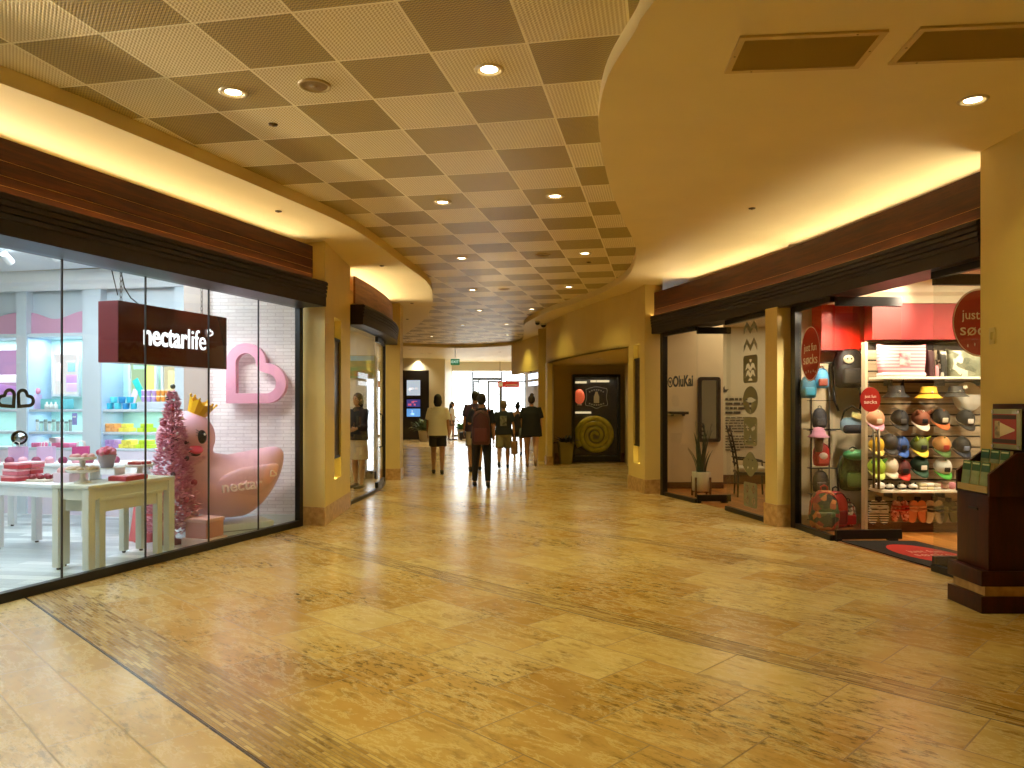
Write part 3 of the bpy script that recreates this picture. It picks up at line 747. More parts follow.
# slat wall with its red band and pale cornice
SLX, SLY = 4.18, 8.92
sl = sempty('wall_slatted')
mb = MB(); mb.box((6.4, SLY + .08, 1.12), (4.44, .04, 2.24)); mb.build('groove_board', mat('groove_dark', '2A2018', .7), sl)
mb = MB(); z = .17
while z < 2.2:
    mb.box((6.4, SLY + .045, z), (4.44, .03, .108)); z += .128
mb.build('slat_board', M_SLAT, sl)
mb = MB(); mb.box((4.165, SLY + .06, 1.12), (.03, .10, 2.24)); mb.build('end_panel', M_BEIGE, sl)
mb = MB(); mb.box((6.4, SLY + .0, 2.47), (4.44, .2, .42)); mb.build('red_band', mat('red_fascia_paint', '8E1207', .45), sl)
mb = MB(); mb.sweep([(3.7, SLY - .1), (8.7, SLY - .1)], 1, [(-.1, 2.68), (.02, 2.68), (.06, 2.76), (.10, 2.80), (.12, 2.95), (-.1, 2.95)]); mb.build('cornice', mat('pale_cornice', 'E9DEC2', .5), sl)
mb = MB(); mb.box((6.4, SLY + .03, .06), (4.44, .03, .12)); mb.build('kickboard', wood_material('brown_skirting2', '3E2410', '573417', '6B441F'), sl)
mb = MB(); mb.prism([(3.63, 9.53), (4.5, 9.63), (4.5, 9.61), (3.63, 9.50)], .0, .12); struct('baseboard_sock_shop', mb, mat('pale_cornice', 'E9DEC2', .5))
# ================================================================ CEILING FITTINGS
M_VENT = mat('bronze_vent_slats', 'B89C54', .4, metal=.3)
M_VFRAME = mat('painted_vent_frame', 'CDB274', .45)
def vent(label, quad):
    """rectangular ceiling grille; quad = four plan corners"""
    c = sum((V(*p) for p in quad), V(0,0)) / 4
    ux = (V(*quad[1]) - V(*quad[0])); L = ux.length; ang = math.atan2(ux.y, ux.x)
    W = (V(*quad[3]) - V(*quad[0])).length
    t = thing('ceiling_vent', label, 'vent', (c.x, c.y, ZS), ang, 'long vents in the plain soffit')
    mb = MB()
    mb.plate([[(-L/2, -W/2), (L/2, -W/2), (L/2, W/2), (-L/2, W/2)], [(-L/2+.035, -W/2+.035), (L/2-.035, -W/2+.035), (L/2-.035, W/2-.035), (-L/2+.035, W/2-.035)]], Matrix.Translation((0, 0, -.014)), .014)
    mb.build('frame', M_VFRAME, t)
    mb = MB(); mb.box((0, 0, -.002), (L-.07, W-.07, .003)); mb.build('backing', mat('vent_dark', '6A5628', .7), t)
    mb = MB(); n = 26
    for i in range(n):
        y = lerp(-W/2 + .045, W/2 - .045, i/(n-1)); mb.box((0, y, -.008), (L-.07, .004, .008), rot=Euler((R(35), 0, 0)))
    mb.build('slats', M_VENT, t)
    for i, (x, y) in enumerate(((-L/2+.017, 0), (L/2-.017, 0), (-L*.3, W/2-.017), (L*.3, -W/2+.017))):
        mb = MB(); mb.lathe([(0, -.017), (.006, -.0165), (.007, -.014)], c=(x, y, 0), n=8); mb.build('screw', mat('vent_screw', '9A8450', .4, metal=.6), t)
    return t
vent('long bronze ceiling vent nearer the woven ceiling edge', [(1.315, 4.63), (2.10, 4.56), (1.995, 4.10), (1.25, 4.18)])
vent('long bronze ceiling vent running out of the picture above the lit downlight', [(2.26, 4.51), (3.05, 4.44), (2.94, 4.0), (2.17, 4.08)])
def ceil_speaker(label, x, y, z=ZT, r=.10):
    t = thing('ceiling_speaker', label, 'speaker', (x, y, z), 0, 'round speaker grilles in the woven ceiling')
    mb = MB(); mb.lathe([(r*.86, -.004), (r*.92, -.014), (r*1.08, -.010), (r*1.1, 0)], n=28); mb.build('rim', mat('speaker_rim', 'B79E62', .4), t)
    mb = MB(); mb.lathe([(0, -.014), (r*.15, -.014), (r*.2, -.009), (r*.5, -.011), (r*.86, -.005)], n=28); mb.build('grille', mat('speaker_mesh', '8E7440', .55, bump=.4, vscale=120), t)
ceil_speaker('round speaker grille in a pale woven tile near the camera', *grid(.5*TILE, -1.5*TILE))
ceil_speaker('round speaker grille between the third-row downlights', *grid(10.5*TILE, -.5*TILE))
ceil_speaker('round speaker grille between the fourth-row downlights', *grid(15.5*TILE, -2.5*TILE))
def sprinkler(label, x, y, z, group):
    t = thing('sprinkler', label, 'sprinkler', (x, y, z - .002), 0, group)
    mb = MB(); mb.lathe([(.0, -.008), (.032, -.008), (.036, 0)], n=18); mb.build('cover_plate', mat('bronze_cover', '5C4822', .35, metal=.5), t)
    mb = MB(); mb.lathe([(0, -.016), (.012, -.016), (.014, -.013), (.006, -.012), (.006, -.008)], n=12); mb.build('nozzle', mat('sprinkler_brass', '8A6F3A', .3, metal=.8), t)
SG = 'small sprinklers in the ceilings'
sprinkler('small sprinkler in a pale woven tile beside the near speaker grille', *S(273, 124, 2.144), ZT, SG)
sprinkler('small sprinkler in the woven ceiling by the curved soffit edge', *S(588.7, 262, 2.144), ZT, SG)
sprinkler('small sprinkler in the lit soffit above the heart shop', *S(278.5, 211), ZS, SG)
sprinkler('small sprinkler in the soffit above the curved second shop front', *S(382, 265.6), ZS, SG)
sprinkler('second sprinkler beyond the curved shop front', *S(412, 303), ZS, SG)
sprinkler('farthest sprinkler at the tip of the left soffit', *S(407.5, 319), ZS, SG)
sprinkler('dark sprinkler in the plain soffit over the column between the shops', *S(752, 208), ZS, SG)
def dome_camera(label, x, y, z, r=.06):
    t = thing('dome_camera', label, 'security camera', (x, y, z - .002), 0, 'dome security cameras')
    mb = MB(); mb.lathe([(r*1.05, 0), (r*1.05, -.03), (r, -.04)], n=20); mb.lathe([(0, -.001), (r*1.05, 0)], n=20); mb.build('housing', mat('camera_housing', 'BFB49A', .4), t)
    mb = MB(); mb.lathe([(r*.95, -.035), (r*.9, -.06), (r*.65, -.085), (r*.3, -.097), (0, -.1)], n=20); mb.build('dome', mat('camera_dome', '15110C', .1), t)
dome_camera('dark dome camera under the soffit tip by the yellow bulkhead', *S(537.5, 321), ZS)
dome_camera('dome camera beside its twin, nearer the bulkhead corner', *S(543.5, 323.5), ZS, .07)
dome_camera('dome camera at the edge of the far bulkhead before the lobby', *S(517, 344), ZS)
dome_camera('dome camera in the lobby ceiling before the entrance', *S(482, 363, 2.03), ZS, .12)
EXY = S(455, 355.5)
t = thing('exit_sign', 'green exit sign hanging from the lobby ceiling', 'sign', (-2.05, 27.4, 3.05))
mb = MB(); mb.rbox((0, 0, .0), (.32, .05, .22), .01); mb.build('housing', emis('exit_green', '2F8A58', .55), t)
text('lettering', 'EXIT', .13, frame((0, -.027, .0), (1,0,0), (0,0,1)), emis('exit_letters', 'E8FFE8', 1.0), t)
mb = MB(); mb.cyl((0, 0, .11), (0, 0, .48), .012, n=8); mb.build('stem', M_SHOPWHITE, t)
for i, (px, py) in enumerate(((410.5, 349.5), (422, 353.5), (430, 353.6), (418, 358), (436, 361), (500, 352), (512, 355))):
    x, y = S(px, py)
    downlight('small lobby downlight, ' + ('nearest the woven ceiling', 'second from the screens', 'third from the screens', 'above the screens', 'beside the exit sign', 'before the red sign', 'by the far bulkhead')[i], x, y, ZS, r=.07, e=120, lens=M_LENS, group='lobby downlights', color=(1, .90, .66))
x, y = 1.97, 17.2
t = downlight('twin downlight in the alcove ceiling above the yellow display', x, y, 2.55, r=.08, e=0, group=None)
# small plate on the near right wall
t = thing('wall_plate', 'small cream switch plate on the wall above the brochure stand', 'switch', (3.758, 5.94, 2.04))
mb = MB(); mb.rbox((-.004, 0, 0), (.012, .07, .13), .006); mb.build('plate', mat('plate_cream', 'CDBB7C', .4), t)
mb = MB(); mb.rbox((-.012, 0, 0), (.012, .025, .06), .004); mb.build('switch', mat('plate_cream2', 'B9A666', .4), t)

# ================================================================ BROCHURE STAND
KX, KY = 3.745, 5.46       # wall side, near end; the stand is .42 long (along y), faces -x
M_MAHOG = wood_material('mahogany_stain', '2A0D07', '3B130A', '4A1A0E', (6, 6, 1), .32)
k = thing('brochure_stand', 'dark mahogany brochure stand with green leaflets and a framed card', 'stand', (3.42, 5.67, 0))
def kb(nm, boxes, m, **kw):
    mb = MB()
    for c, s_ in boxes: mb.rbox(c, s_, .006)
    return mb.build(nm, m, k)
kb('base', [((.135, 0, .061), (.37, .43, .122))], M_MAHOG)
mb = MB(); mb.box((.15, 0, .16), (.325, .39, .08)); mb.build('stone_band', M_PLINTH, k)
kb('upper_base', [((.135, 0, .25), (.37, .43, .11))], M_MAHOG)
kb('cabinet', [((.165, 0, .575), (.305, .39, .55))], M_MAHOG)
for sgn in (-1, 1):
    mb = MB(); y0 = sgn*.195
    prof = [(.012, .84), (.012, 1.0), (.215, 1.155), (.318, 1.155), (.318, .84)]
    vs = [(x, y0 - .012, z) for x, z in prof] + [(x, y0 + .012, z) for x, z in prof]; n = len(prof)
    mb.add(vs, [(i, (i+1) % n, n + (i+1) % n, n + i) for i in range(n)] + [tuple(range(n)), tuple(range(n, 2*n))])
    mb.build('side_panel', M_MAHOG, k)
kb('back_panel', [((.305, 0, 1.18), (.03, .40, .66))], M_MAHOG)
mb = MB(); mb.box((.015, 0, .885), (.012, .36, .05)); mb.box((.15, 0, 1.0), (.012, .36, .14)); mb.build('pocket_front', mat('clear_pocket', 'B9A56A', .2), k)
mb = MB(); mb.box((.010, -.02, .735), (.012, .11, .018)); mb.build('slot', mat('slot_black', '0B0605', .4), k)
fr = MB(); fr.rbox((.268, 0, 1.32), (.012, .335, .30), .004); fo = fr.build('acrylic_frame', mat('acrylic_edge', 'A9B29A', .08, spec=.8), k)
mb = MB(); mb.box((.261, .012, 1.32), (.004, .27, .225)); 
card = mb.build('card', mat('red_card', 'A3382A', .3), k)
# printed shapes on the card: pale wedge and a small picture, as the photograph shows
mb = MB(); mb.plate([[(-.13, .02), (.13, -.0), (.13, .0), (-.13, -.09)][:0] + [(-.12, .006), (.05, .055), (.05, -.055), (-.12, -.006)]], frame((.2585, .012, 1.315), (0, -1, 0), (0, 0, 1)) @ Matrix.Rotation(PI, 4, 'Z'), .0015)
mb.build('wedge_print', mat('cream_print', 'E6DDC2', .4), card)
mb = MB(); mb.box((.2575, .09, 1.315), (.002, .06, .13)); mb.build('picture_print', mat('grey_print', '6C6A60', .4, c2='C9B98E', vscale=30), card)
for zz in (1.41, 1.23): mb = MB(); mb.box((.2582, .012, zz), (.0015, .27, .03)); mb.build('border_print', mat('brown_print', '3B2A20', .4), card)
for y in (-.15, .15):
    for z in (1.19, 1.45):
        mb = MB(); mb.cyl((.29, y, z), (.255, y, z), .011, n=12); mb.build('standoff', mat('chrome', 'B7B2A6', .2, metal=1.0), k)
def leaflet(label, x, y, z, tilt, tone):
    t = thing('leaflet', label, 'leaflet', (x, y, z), 0, 'green leaflets in the brochure stand')
    t.rotation_euler = (0, R(tilt), 0)
    mb = MB(); mb.box((0, 0, .11), (.022, .098, .22)); mb.build('pages', mat('leaflet_cream', 'CFC7A2', .45), t)
    mb = MB(); mb.box((-.0125, 0, .11), (.003, .10, .222)); mb.build('cover', mat('leaflet_pale_green_%d' % tone, ('A9B88A', 'B7BE92', '9DB086')[tone], .35, c2='6E8E5E', vscale=6), t)
    mb = MB(); mb.box((-.0150, 0, .185), (.002, .098, .068)); mb.build('title_band', mat('leaflet_green', '2F7A48', .35, c2='1E5A38', vscale=9), t)
    mb = MB(); mb.box((-.0165, 0, .205), (.0015, .08, .012)); mb.build('title_line', mat('leaflet_line', 'CFE0B8', .4), t)
for r, (x, z, rowname) in enumerate(((3.455, .858, 'front'), (3.595, .945, 'back'))):
    for j in range(3):
        leaflet('green-topped leaflet pile, %s of the %s row' % (('nearest', 'middle', 'farthest')[j], rowname), x, 5.67 - .115 + .115*j, z, 7, j)

# ================================================================ HEART SHOP
def sA(d, off):            # point in the shop: along-glass depth d, distance from glass off (negative = inside)
    p = gA(d, off); return p
ANGA = math.atan2(TA.y, TA.x)
# hanging box sign
M_SIGN = mat('brown_sign_face', '5A210F', .25, coat=.4)
M_SIGNSIDE = mat('plum_sign_side', '7A3038', .35)
a, b = V(-3.72, 7.2), V(-3.24, 8.66)
sd = (b - a).normalized(); sn = V(sd.y, -sd.x)      # towards the glass
c = (a + b)/2 - sn*.13; L = (b - a).length
t = thing('hanging_sign', 'brown box sign with white nectarlife lettering hanging inside the heart shop window', 'sign', (c.x, c.y, 2.20), math.atan2(sd.y, sd.x))
mb = MB(); mb.rbox((0, 0, 0), (L, .24, .59), .006); mb.build('box', M_SIGN, t)
mb = MB(); mb.box((-L/2 - .003, 0, 0), (.008, .238, .585)); mb.build('end_panel', M_SIGNSIDE, t)
mw = emis('lit_white_letters', 'FFFFFF', 1.6)
yf = -.122
text('lettering_bold', 'nectar', .30, frame((-.17, yf, -.01), (1,0,0), (0,0,1)), mw, t, .012, bold=.006, width=.60)
text('lettering_light', 'life', .30, frame((.28, yf, -.01), (1,0,0), (0,0,1)), mw, t, .012, width=.27)
mb = MB(); mb.plate([heart(.055, 6), heart(.055, 6, inset=.013)], frame((.455, yf - .004, .05), (1,0,0), (0,0,1)) @ Matrix.Rotation(R(20), 4, 'Z'), .01); mb.build('heart_mark', mw, t)
for x in (-.62, .50):
    mb = MB()
    for q in range(9):
        z = .32 + q*.052
        M = Matrix.Translation((x, 0, z)) @ Matrix.Rotation(PI/2 if q % 2 else 0, 4, 'Z')
        mb.tube([M @ V(.012*math.cos(s_), 0, .032*math.sin(s_)) for s_ in [2*PI*i/10 for i in range(10)]], .004, 5, closed=True)
    mb.build('chain', mat('chain_grey', '55504C', .35, metal=.8), t)
mb = MB(); mb.tube([(-.62, .02, .78), (-.60, .02, .60), (-.56, .02, .45), (-.48, .02, .36), (-.36, .02, .30)], .006); mb.tube([(-.62, .02, .78), (-.70, .0, .70), (-.74, 0, .62), (-.66, 0, .36)], .005); mb.build('power_cable', M_BLACK, t)

# heart outlines on the window
def window_heart(label, d, mirror):
    p = gA(d, .012); M = frame((p[0], p[1], 1.475), (TA.x, TA.y, 0), (0, 0, 1))
    mb = MB(); mb.plate([heart(.10, 10, mirror), heart(.10, 10, mirror, .026)], M @ Matrix.Rotation(R(4 if not mirror else -4), 4, 'Z'), .004)
    o = mb.build('heart_decal', mat('dark_grey_vinyl', '3B3F3C', .5)); tag(o, label, 'decal', 'twin heart outlines on the window')
window_heart('dark heart outline on the window glass, tip to the right, at the picture edge', 5.86, True)
window_heart('dark heart outline on the window glass, tip to the left, nearer the hanging sign', 5.88, False)

# big pink heart on the brick wall
M_PINK = mat('pink_lacquer', 'EAA8C2', .35)
t = thing('wall_heart', 'big pink heart outline mounted on the white brick wall', 'wall decoration', (-3.565, 9.57, 1.52))
mb = MB(); mb.plate([heart(.50, 20), heart(.50, 20, inset=.125)], frame((0, 0, 0), (1,0,0), (0,0,1)), -.0); 
mb = MB(); M = frame((0, -.005, 0), (1,0,0), (0,0,1)); mb.plate([heart(.50, 20), heart(.50, 20, inset=.125)], M, .10); o = mb.build('heart_ring', M_PINK, t, bevel=.012)
for x, z in ((.05, .06), (.06, .6), (.62, .06)): mb = MB(); mb.cyl((x, .04, z), (x, -.02, z), .015, n=8); mb.build('fixing', M_SHOPWHITE, t)

# giant pink duck
M_DUCK = mat('pink_rubber', 'F0BCCB', .38, spec=.5)
t = thing('giant_duck', 'giant pink rubber duck with yellow crown on a white step behind the window', 'duck', (-3.35, 8.93, .13), R(38)); t.scale = (1.04, 1.0, 1.04)
# local: head towards -x, tail +x, -y faces the window
bm = bmesh.new(); bmesh.ops.create_uvsphere(bm, u_segments=48, v_segments=28, radius=1)
for v in bm.verts:
    x, y, z = v.co
    X = x*.64; Y = y*.40; Z = z*.40 + .41
    if z < 0: Z = .41 + z*.41*(1 - .12*abs(z)); Y *= 1 + .04*abs(z)
    tq = max(0, x - .25)/.75                                # tail sweeps up and narrows
    Z += .30*tq**1.6; Y *= 1 - .45*tq**1.5; X += .02*tq
    hq = max(0, -x - .3)/.7; Z += .10*hq
    if z > .15 and -.3 < x < .45: Z -= .05*math.exp(-((x-.02)/.22)**2)*min(1, (z-.15)/.3)
    v.co = (X, Y, Z)
mb = MB(); bm.verts.index_update(); mb.add([v.co.copy() for v in bm.verts], [[v.index for v in f.verts] for f in bm.faces], 0, True); bm.free()
mb.lathe([(.27, -.02), (.25, .08), (.24, .2), (.24, .3)], c=(-.40, 0, .62), n=28)
mb.ball((-.44, 0, .955), (.305, .295, .30), 36, 24); 
body = mb.build('body', M_DUCK, t)
rm = body.modifiers.new('one_skin', 'REMESH'); rm.mode = 'VOXEL'; rm.voxel_size = .018; rm.use_smooth_shade = True
sm = body.modifiers.new('smooth', 'SMOOTH'); sm.factor = .5; sm.iterations = 6
for s in (-1, 1):
    mb = MB()
    M = Matrix.Translation((.10, s*.335, .44)) @ Euler((R(-12*s), R(-14), R(3*s))).to_matrix().to_4x4()
    bm = bmesh.new(); bmesh.ops.create_uvsphere(bm, u_segments=28, v_segments=16, radius=1)
    vs = []
    for v in bm.verts:
        x, y, z = v.co; k_ = max(0, x)
        vs.append(M @ V(x*.40, y*.085, z*.20*(1 - .35*k_) + .10*k_*k_))
    bm.verts.index_update(); mb.add(vs, [[v.index for v in f.verts] for f in bm.faces], 0, True); bm.free()
    w_ = mb.build('wing', M_DUCK, t)
mp = mat('pale_pink_letters', 'FBE3E8', .4)
text('lettering', 'nectar', .17, frame((.03, -.432, .44), (1, 0, .06), (0, .05, 1)), mp, t, .03, bold=.003)
mb = MB(); mb.plate([heart(.05, 6), heart(.05, 6, inset=.012)], frame((.34, -.43, .52), (1,0,0), (0,0,1)), .02); mb.build('heart_mark', mp, t)
M_DBLACK = mat('gloss_black', '0D0B0C', .15)
hc = V(-.44, 0, .955)
def on_head(az, el, r=.30):
    return hc + V(math.sin(az)*math.cos(el), -math.cos(az)*math.cos(el), math.sin(el))*r
for az in (R(20), R(-38)):
    p = on_head(az, R(4), .285); q = (p - hc).normalized()
    mb = MB(); Mx = Matrix.Translation(p) @ q.to_track_quat('Y', 'Z').to_matrix().to_4x4()
    mb.ball((0,0,0), (.055, .03, .075), 18, 12, M=Mx); e = mb.build('eye', M_DBLACK, t)
    mb = MB(); mb.ball(Mx @ V(-.014, .026, .024), .014, 10, 8); mb.build('highlight', mat('gloss_white', 'F4F4F4', .2), e)
    mb = MB()
    for k_ in (-1, 0, 1): mb.cyl(Mx @ V(.035 + .0*k_, .012, .035 + .018*k_), Mx @ V(.085, .02, .05 + .03*k_), .005, .002, n=6)
    mb.build('eyelash', M_DBLACK, e)
az = R(4); p = on_head(az, R(-20), .30); q = (p - hc).normalized()
Mx = Matrix.Translation(p) @ q.to_track_quat('-Y', 'Z').to_matrix().to_4x4()
mb = MB(); mb.ball((0,0,0), (.085, .10, .028), 20, 12, M=Mx @ Matrix.Rotation(R(10), 4, 'X')); bk = mb.build('upper_beak', mat('coral_beak', 'D8455A', .3), t)
mb = MB(); mb.ball((0, .01, -.045), (.062, .075, .026), 18, 10, M=Mx); 
mb.build('lower_beak', mat('dark_beak_mouth', '2A1416', .3), t)
# crown tilted on the head
Mx = Matrix.Translation(hc + V(.10, -.03, .255)) @ Euler((R(10), R(24), 0)).to_matrix().to_4x4()
mb = MB(); n = 6
ring = []
for i in range(n*2):
    a_ = 2*PI*i/(n*2); hgt = .175 if i % 2 == 0 else .125; rr = .155 if i % 2 == 0 else .135
    ring.append((a_, hgt, rr))
vs = []; m2 = len(ring)
for a_, hgt, rr in ring: vs.append(Mx @ V(.10*math.cos(a_), .10*math.sin(a_), 0))
for a_, hgt, rr in ring: vs.append(Mx @ V(rr*math.cos(a_), rr*math.sin(a_), hgt))
for a_, hgt, rr in ring: vs.append(Mx @ V((rr-.012)*math.cos(a_), (rr-.012)*math.sin(a_), hgt))
for a_, hgt, rr in ring: vs.append(Mx @ V(.076*math.cos(a_), .076*math.sin(a_), 0))
fs = []
for L_ in range(4):
    for i in range(m2):
        o0 = L_*m2; o1 = ((L_+1) % 4)*m2
        fs.append((o0 + i, o0 + (i+1) % m2, o1 + (i+1) % m2, o1 + i))
mb.add(vs, fs); 
for i in range(n):
    a_ = 2*PI*i/n; mb.ball(Mx @ V(.148*math.cos(a_), .148*math.sin(a_), .178), .015, 8, 6)
cr = mb.build('crown', mat('yellow_crown', 'E3B21E', .3), t)
# step under the duck
t = thing('display_step', 'low white step under the giant pink duck', 'platform', (-3.36, 8.95, 0), R(38))
mb = MB(); mb.rbox((0, 0, .065), (.95, .52, .13), .012); mb.build('deck', M_SHOPWHITE, t)
mb = MB(); mb.box((0, -.262, .05), (.95, .006, .012)); mb.build('groove', mat('groove_grey', '9A9FA4', .5), t)

# pink tree
t = thing('pink_tree', 'slim pink tinsel tree with pearl baubles beside the duck', 'tree', (-3.66, 8.20, 0))
rnd = random.Random(3)
mb = MB(); mb.lathe([(.0, 0), (.13, 0), (.12, .04), (.03, .06), (.02, .12), (.016, 1.5), (0, 1.55)], n=14); mb.build('trunk', mat('tree_stem', '9A5A68', .5), t)
mb = MB(); mb2 = MB()
for i in range(2600):
    h = rnd.random()**1.15; z = .14 + 1.50*h; rr = (.25*(1 - h)**.8 + .035)*(.35 + .70*rnd.random()**.6)
    a_ = rnd.random()*2*PI; c_ = V(rr*math.cos(a_), rr*math.sin(a_), z)
    d_ = V(math.cos(a_), math.sin(a_), rnd.uniform(-.5, .7)).normalized(); s_ = d_.cross(V(0,0,1)).normalized(); u_ = s_.cross(d_)
    l_ = rnd.uniform(.035, .07)*(1 - .45*h); w_ = l_*.55
    tgt = mb if rnd.random() < .6 else mb2
    # a small cupped petal
    tgt.add([c_ - d_*l_*.4, c_ + s_*w_ + u_*w_*.35, c_ + d_*l_ + u_*w_*.5, c_ - s_*w_ + u_*w_*.35, c_ + u_*(-.15*w_)], [(0,1,4), (1,2,4), (2,3,4), (3,0,4)], 0, False)
f1 = mb.build('petal_foliage', mat('dusty_pink_petals', 'DB8EA4', .55), t)
f2 = mb2.build('pale_petal_foliage', mat('pale_pink_petals', 'F0BCC8', .55), t)
for i in range(26):
    h = (i + .5)/26; z = .2 + 1.4*h; rr = .245*(1 - h)**.8 + .035; a_ = i*2.4
    mb = MB(); mb.ball((rr*math.cos(a_), rr*math.sin(a_), z), .018 + .008*(i % 3), 10, 8)
    mb.build('bauble', (mat('pearl_bauble', 'EDE3DF', .2), mat('smoke_bauble', '5C4A4C', .25), mat('rose_bauble', 'B5596F', .25))[i % 3], t)
mb = MB(); mb.ball((0, 0, 1.70), .028, 10, 8); mb.build('topper', mat('pewter_topper', '6E7668', .3, metal=.6), t)

# gift box at the foot of the tree
p = gA(8.06, -.195)
t = thing('gift_box', 'blush pink cube gift box on a pale base by the glass', 'box', (p[0], p[1], .006), ANGA)
mb = MB(); mb.rbox((0, 0, .045), (.33, .33, .09), .012); mb.build('base', mat('pale_blush_base', 'D9B9B6', .3), t)
mb = MB(); mb.rbox((0, 0, .185), (.27, .27, .19), .006); mb.build('box', mat('blush_card', 'C98F8E', .45), t)
mb = MB(); mb.rbox((0, 0, .275), (.29, .29, .04), .006); mb.build('lid', mat('blush_lid', 'DBA9A6', .45), t)

# tables
M_TABLE = mat('pale_painted_table', 'D9DACB', .4)
M_TABLEW = mat('white_painted_table', 'E6E9EA', .4)
def table(label, c, rz, L, W, H, leg=.075, apron=.10, m=None, top=.035):
    m = m or M_TABLEW
    t = thing('display_table', label, 'table', (c[0], c[1], .006), rz)
    mb = MB(); mb.rbox((0, 0, H - top/2), (L, W, top), .006); mb.build('tabletop', m, t)
    mb = MB()
    for s in (-1, 1):
        mb.box((0, s*(W/2 - leg*.5), H - top - apron/2), (L - 2*leg, .022, apron)); mb.box((s*(L/2 - leg*.5), 0, H - top - apron/2), (.022, W - 2*leg, apron))
    mb.build('apron', m, t)
    for sx in (-1, 1):
        for sy in (-1, 1):
            mb = MB(); mb.rbox((sx*(L/2 - leg/2 - .004), sy*(W/2 - leg/2 - .004), (H - top)/2 + .01), (leg, leg, H - top - .02), .004); lg = mb.build('leg', m, t)
            mb = MB(); mb.cyl((sx*(L/2 - leg/2 - .004), sy*(W/2 - leg/2 - .004), 0), (sx*(L/2 - leg/2 - .004), sy*(W/2 - leg/2 - .004), .022), .018, n=10); mb.build('foot', M_BLACK, lg)
    return t
cT1 = gA(7.17, -.42); T1H = .775
table('tall pale console table nearest the glass holding cake stands', cT1, ANGA, 1.04, .44, T1H, m=M_TABLE)
cT2 = gA(7.10, -.50)
table('lower pale table nested under the tall console table', gA(7.16, -.46), ANGA, .76, .50, .655, m=M_TABLE, leg=.065)
cT3 = gA(7.42, -1.62); T3H = .70
table('white table with red gift boxes at the picture edge', cT3, ANGA, .52, .92, T3H)
cT4 = (-5.35, 9.25)
table('white table before the shelving holding pink bags', cT4, R(6), 1.7, .55, .80)
cT5 = (-4.55, 8.75)
table('small low white table between the console and the shelving', cT5, R(6), .62, .40, .62, leg=.06)
def onA(c, x, y):   # offset in a glass-aligned frame
    return (c[0] + TA.x*x - TA.y*y, c[1] + TA.y*x + TA.x*y)
M_CERAM = mat('white_ceramic', 'E9E4DC', .2); M_BISC = mat('biscuit_gold_rim', 'CDB889', .35, c2='E2C7B2', vscale=40)
def cake_stand(label, loc, tiers, r=.13):
    t = thing('cake_stand', label, 'cake stand', loc, ANGA)
    z = 0; mb = MB(); mb.lathe([(0, 0), (.075, 0), (.07, .012), (.03, .03), (.022, .07), (.03, .095), (0, .10)], n=20); mb.build('foot', M_CERAM, t)
    for i in range(tiers):
        zz = .10 + .115*i; rr = r*(1 - .18*i)
        mb = MB(); mb.lathe([(0, zz), (rr*.9, zz), (rr, zz + .012), (rr*1.02, zz + .026), (rr*.96, zz + .028), (rr*.9, zz + .016), (0, zz + .014)], n=28); mb.build('plate', M_CERAM, t)
        if i < tiers - 1: mb = MB(); mb.lathe([(.03, zz + .014), (.02, zz + .05), (.028, zz + .115)], n=16); mb.build('stem', M_CERAM, t)
    return t
def sweet(name, label, loc, m, r=.03, h=.03, group='small bath sweets on the cake stands'):
    mb = MB(); mb.lathe([(0, 0), (r*.8, 0), (r, h*.4), (r*.95, h*.8), (r*.55, h*1.15), (0, h*1.25)], c=(0,0,0), n=12); o = mb.build(name, m); o.location = loc; return tag(o, label, 'soap', group)
zt = T1H + .006
s1 = onA(cT1, -.33, .06)
cake_stand('two-tier white cake stand on the console table, nearest the sign', (s1[0], s1[1], zt), 2, .14)
for i in range(10):
    a_ = 2*PI*i/10; sweet('bath_bun', 'pale gold bath bun ringed on the two-tier cake stand', (s1[0] + .108*math.cos(a_), s1[1] + .108*math.sin(a_), zt + .117), M_BISC, .032, .03, 'buns on the lower tier of the two-tier cake stand')
for i in range(7):
    a_ = 2*PI*i/7; sweet('bath_bun', 'blush bath bun on the upper tier of the cake stand', (s1[0] + .078*math.cos(a_), s1[1] + .078*math.sin(a_), zt + .232), mat('blush_bun', 'D79C9A', .5), .03, .03, 'buns on the upper tier of the two-tier cake stand')
s2 = onA(cT1, -.02, .10)
t = thing('flower_bucket', 'glass bucket of pink and red paper flowers on the console table', 'bucket', (s2[0], s2[1], zt))
mb = MB(); mb.lathe([(0, 0), (.055, 0), (.085, .12), (.09, .125), (.08, .12), (.05, .008), (0, .008)], n=20); mb.build('bucket', mat('smoky_bucket', 'A99BA0', .2), t)
mb = MB(); mb.lathe([(.0, 0), (.055, 0), (.055, .0)], n=12)
for i in range(16):
    a_ = i*2.4; rr = .075*math.sqrt(i/16); 
    mb = MB(); mb.ball((rr*math.cos(a_), rr*math.sin(a_), .135 + .04*(1 - i/16)), .03, 10, 7); mb.build('flower', (mat('rose_red_paper', 'C04A62', .6), mat('rose_pink_paper', 'DE8AA0', .6))[i % 2], t)
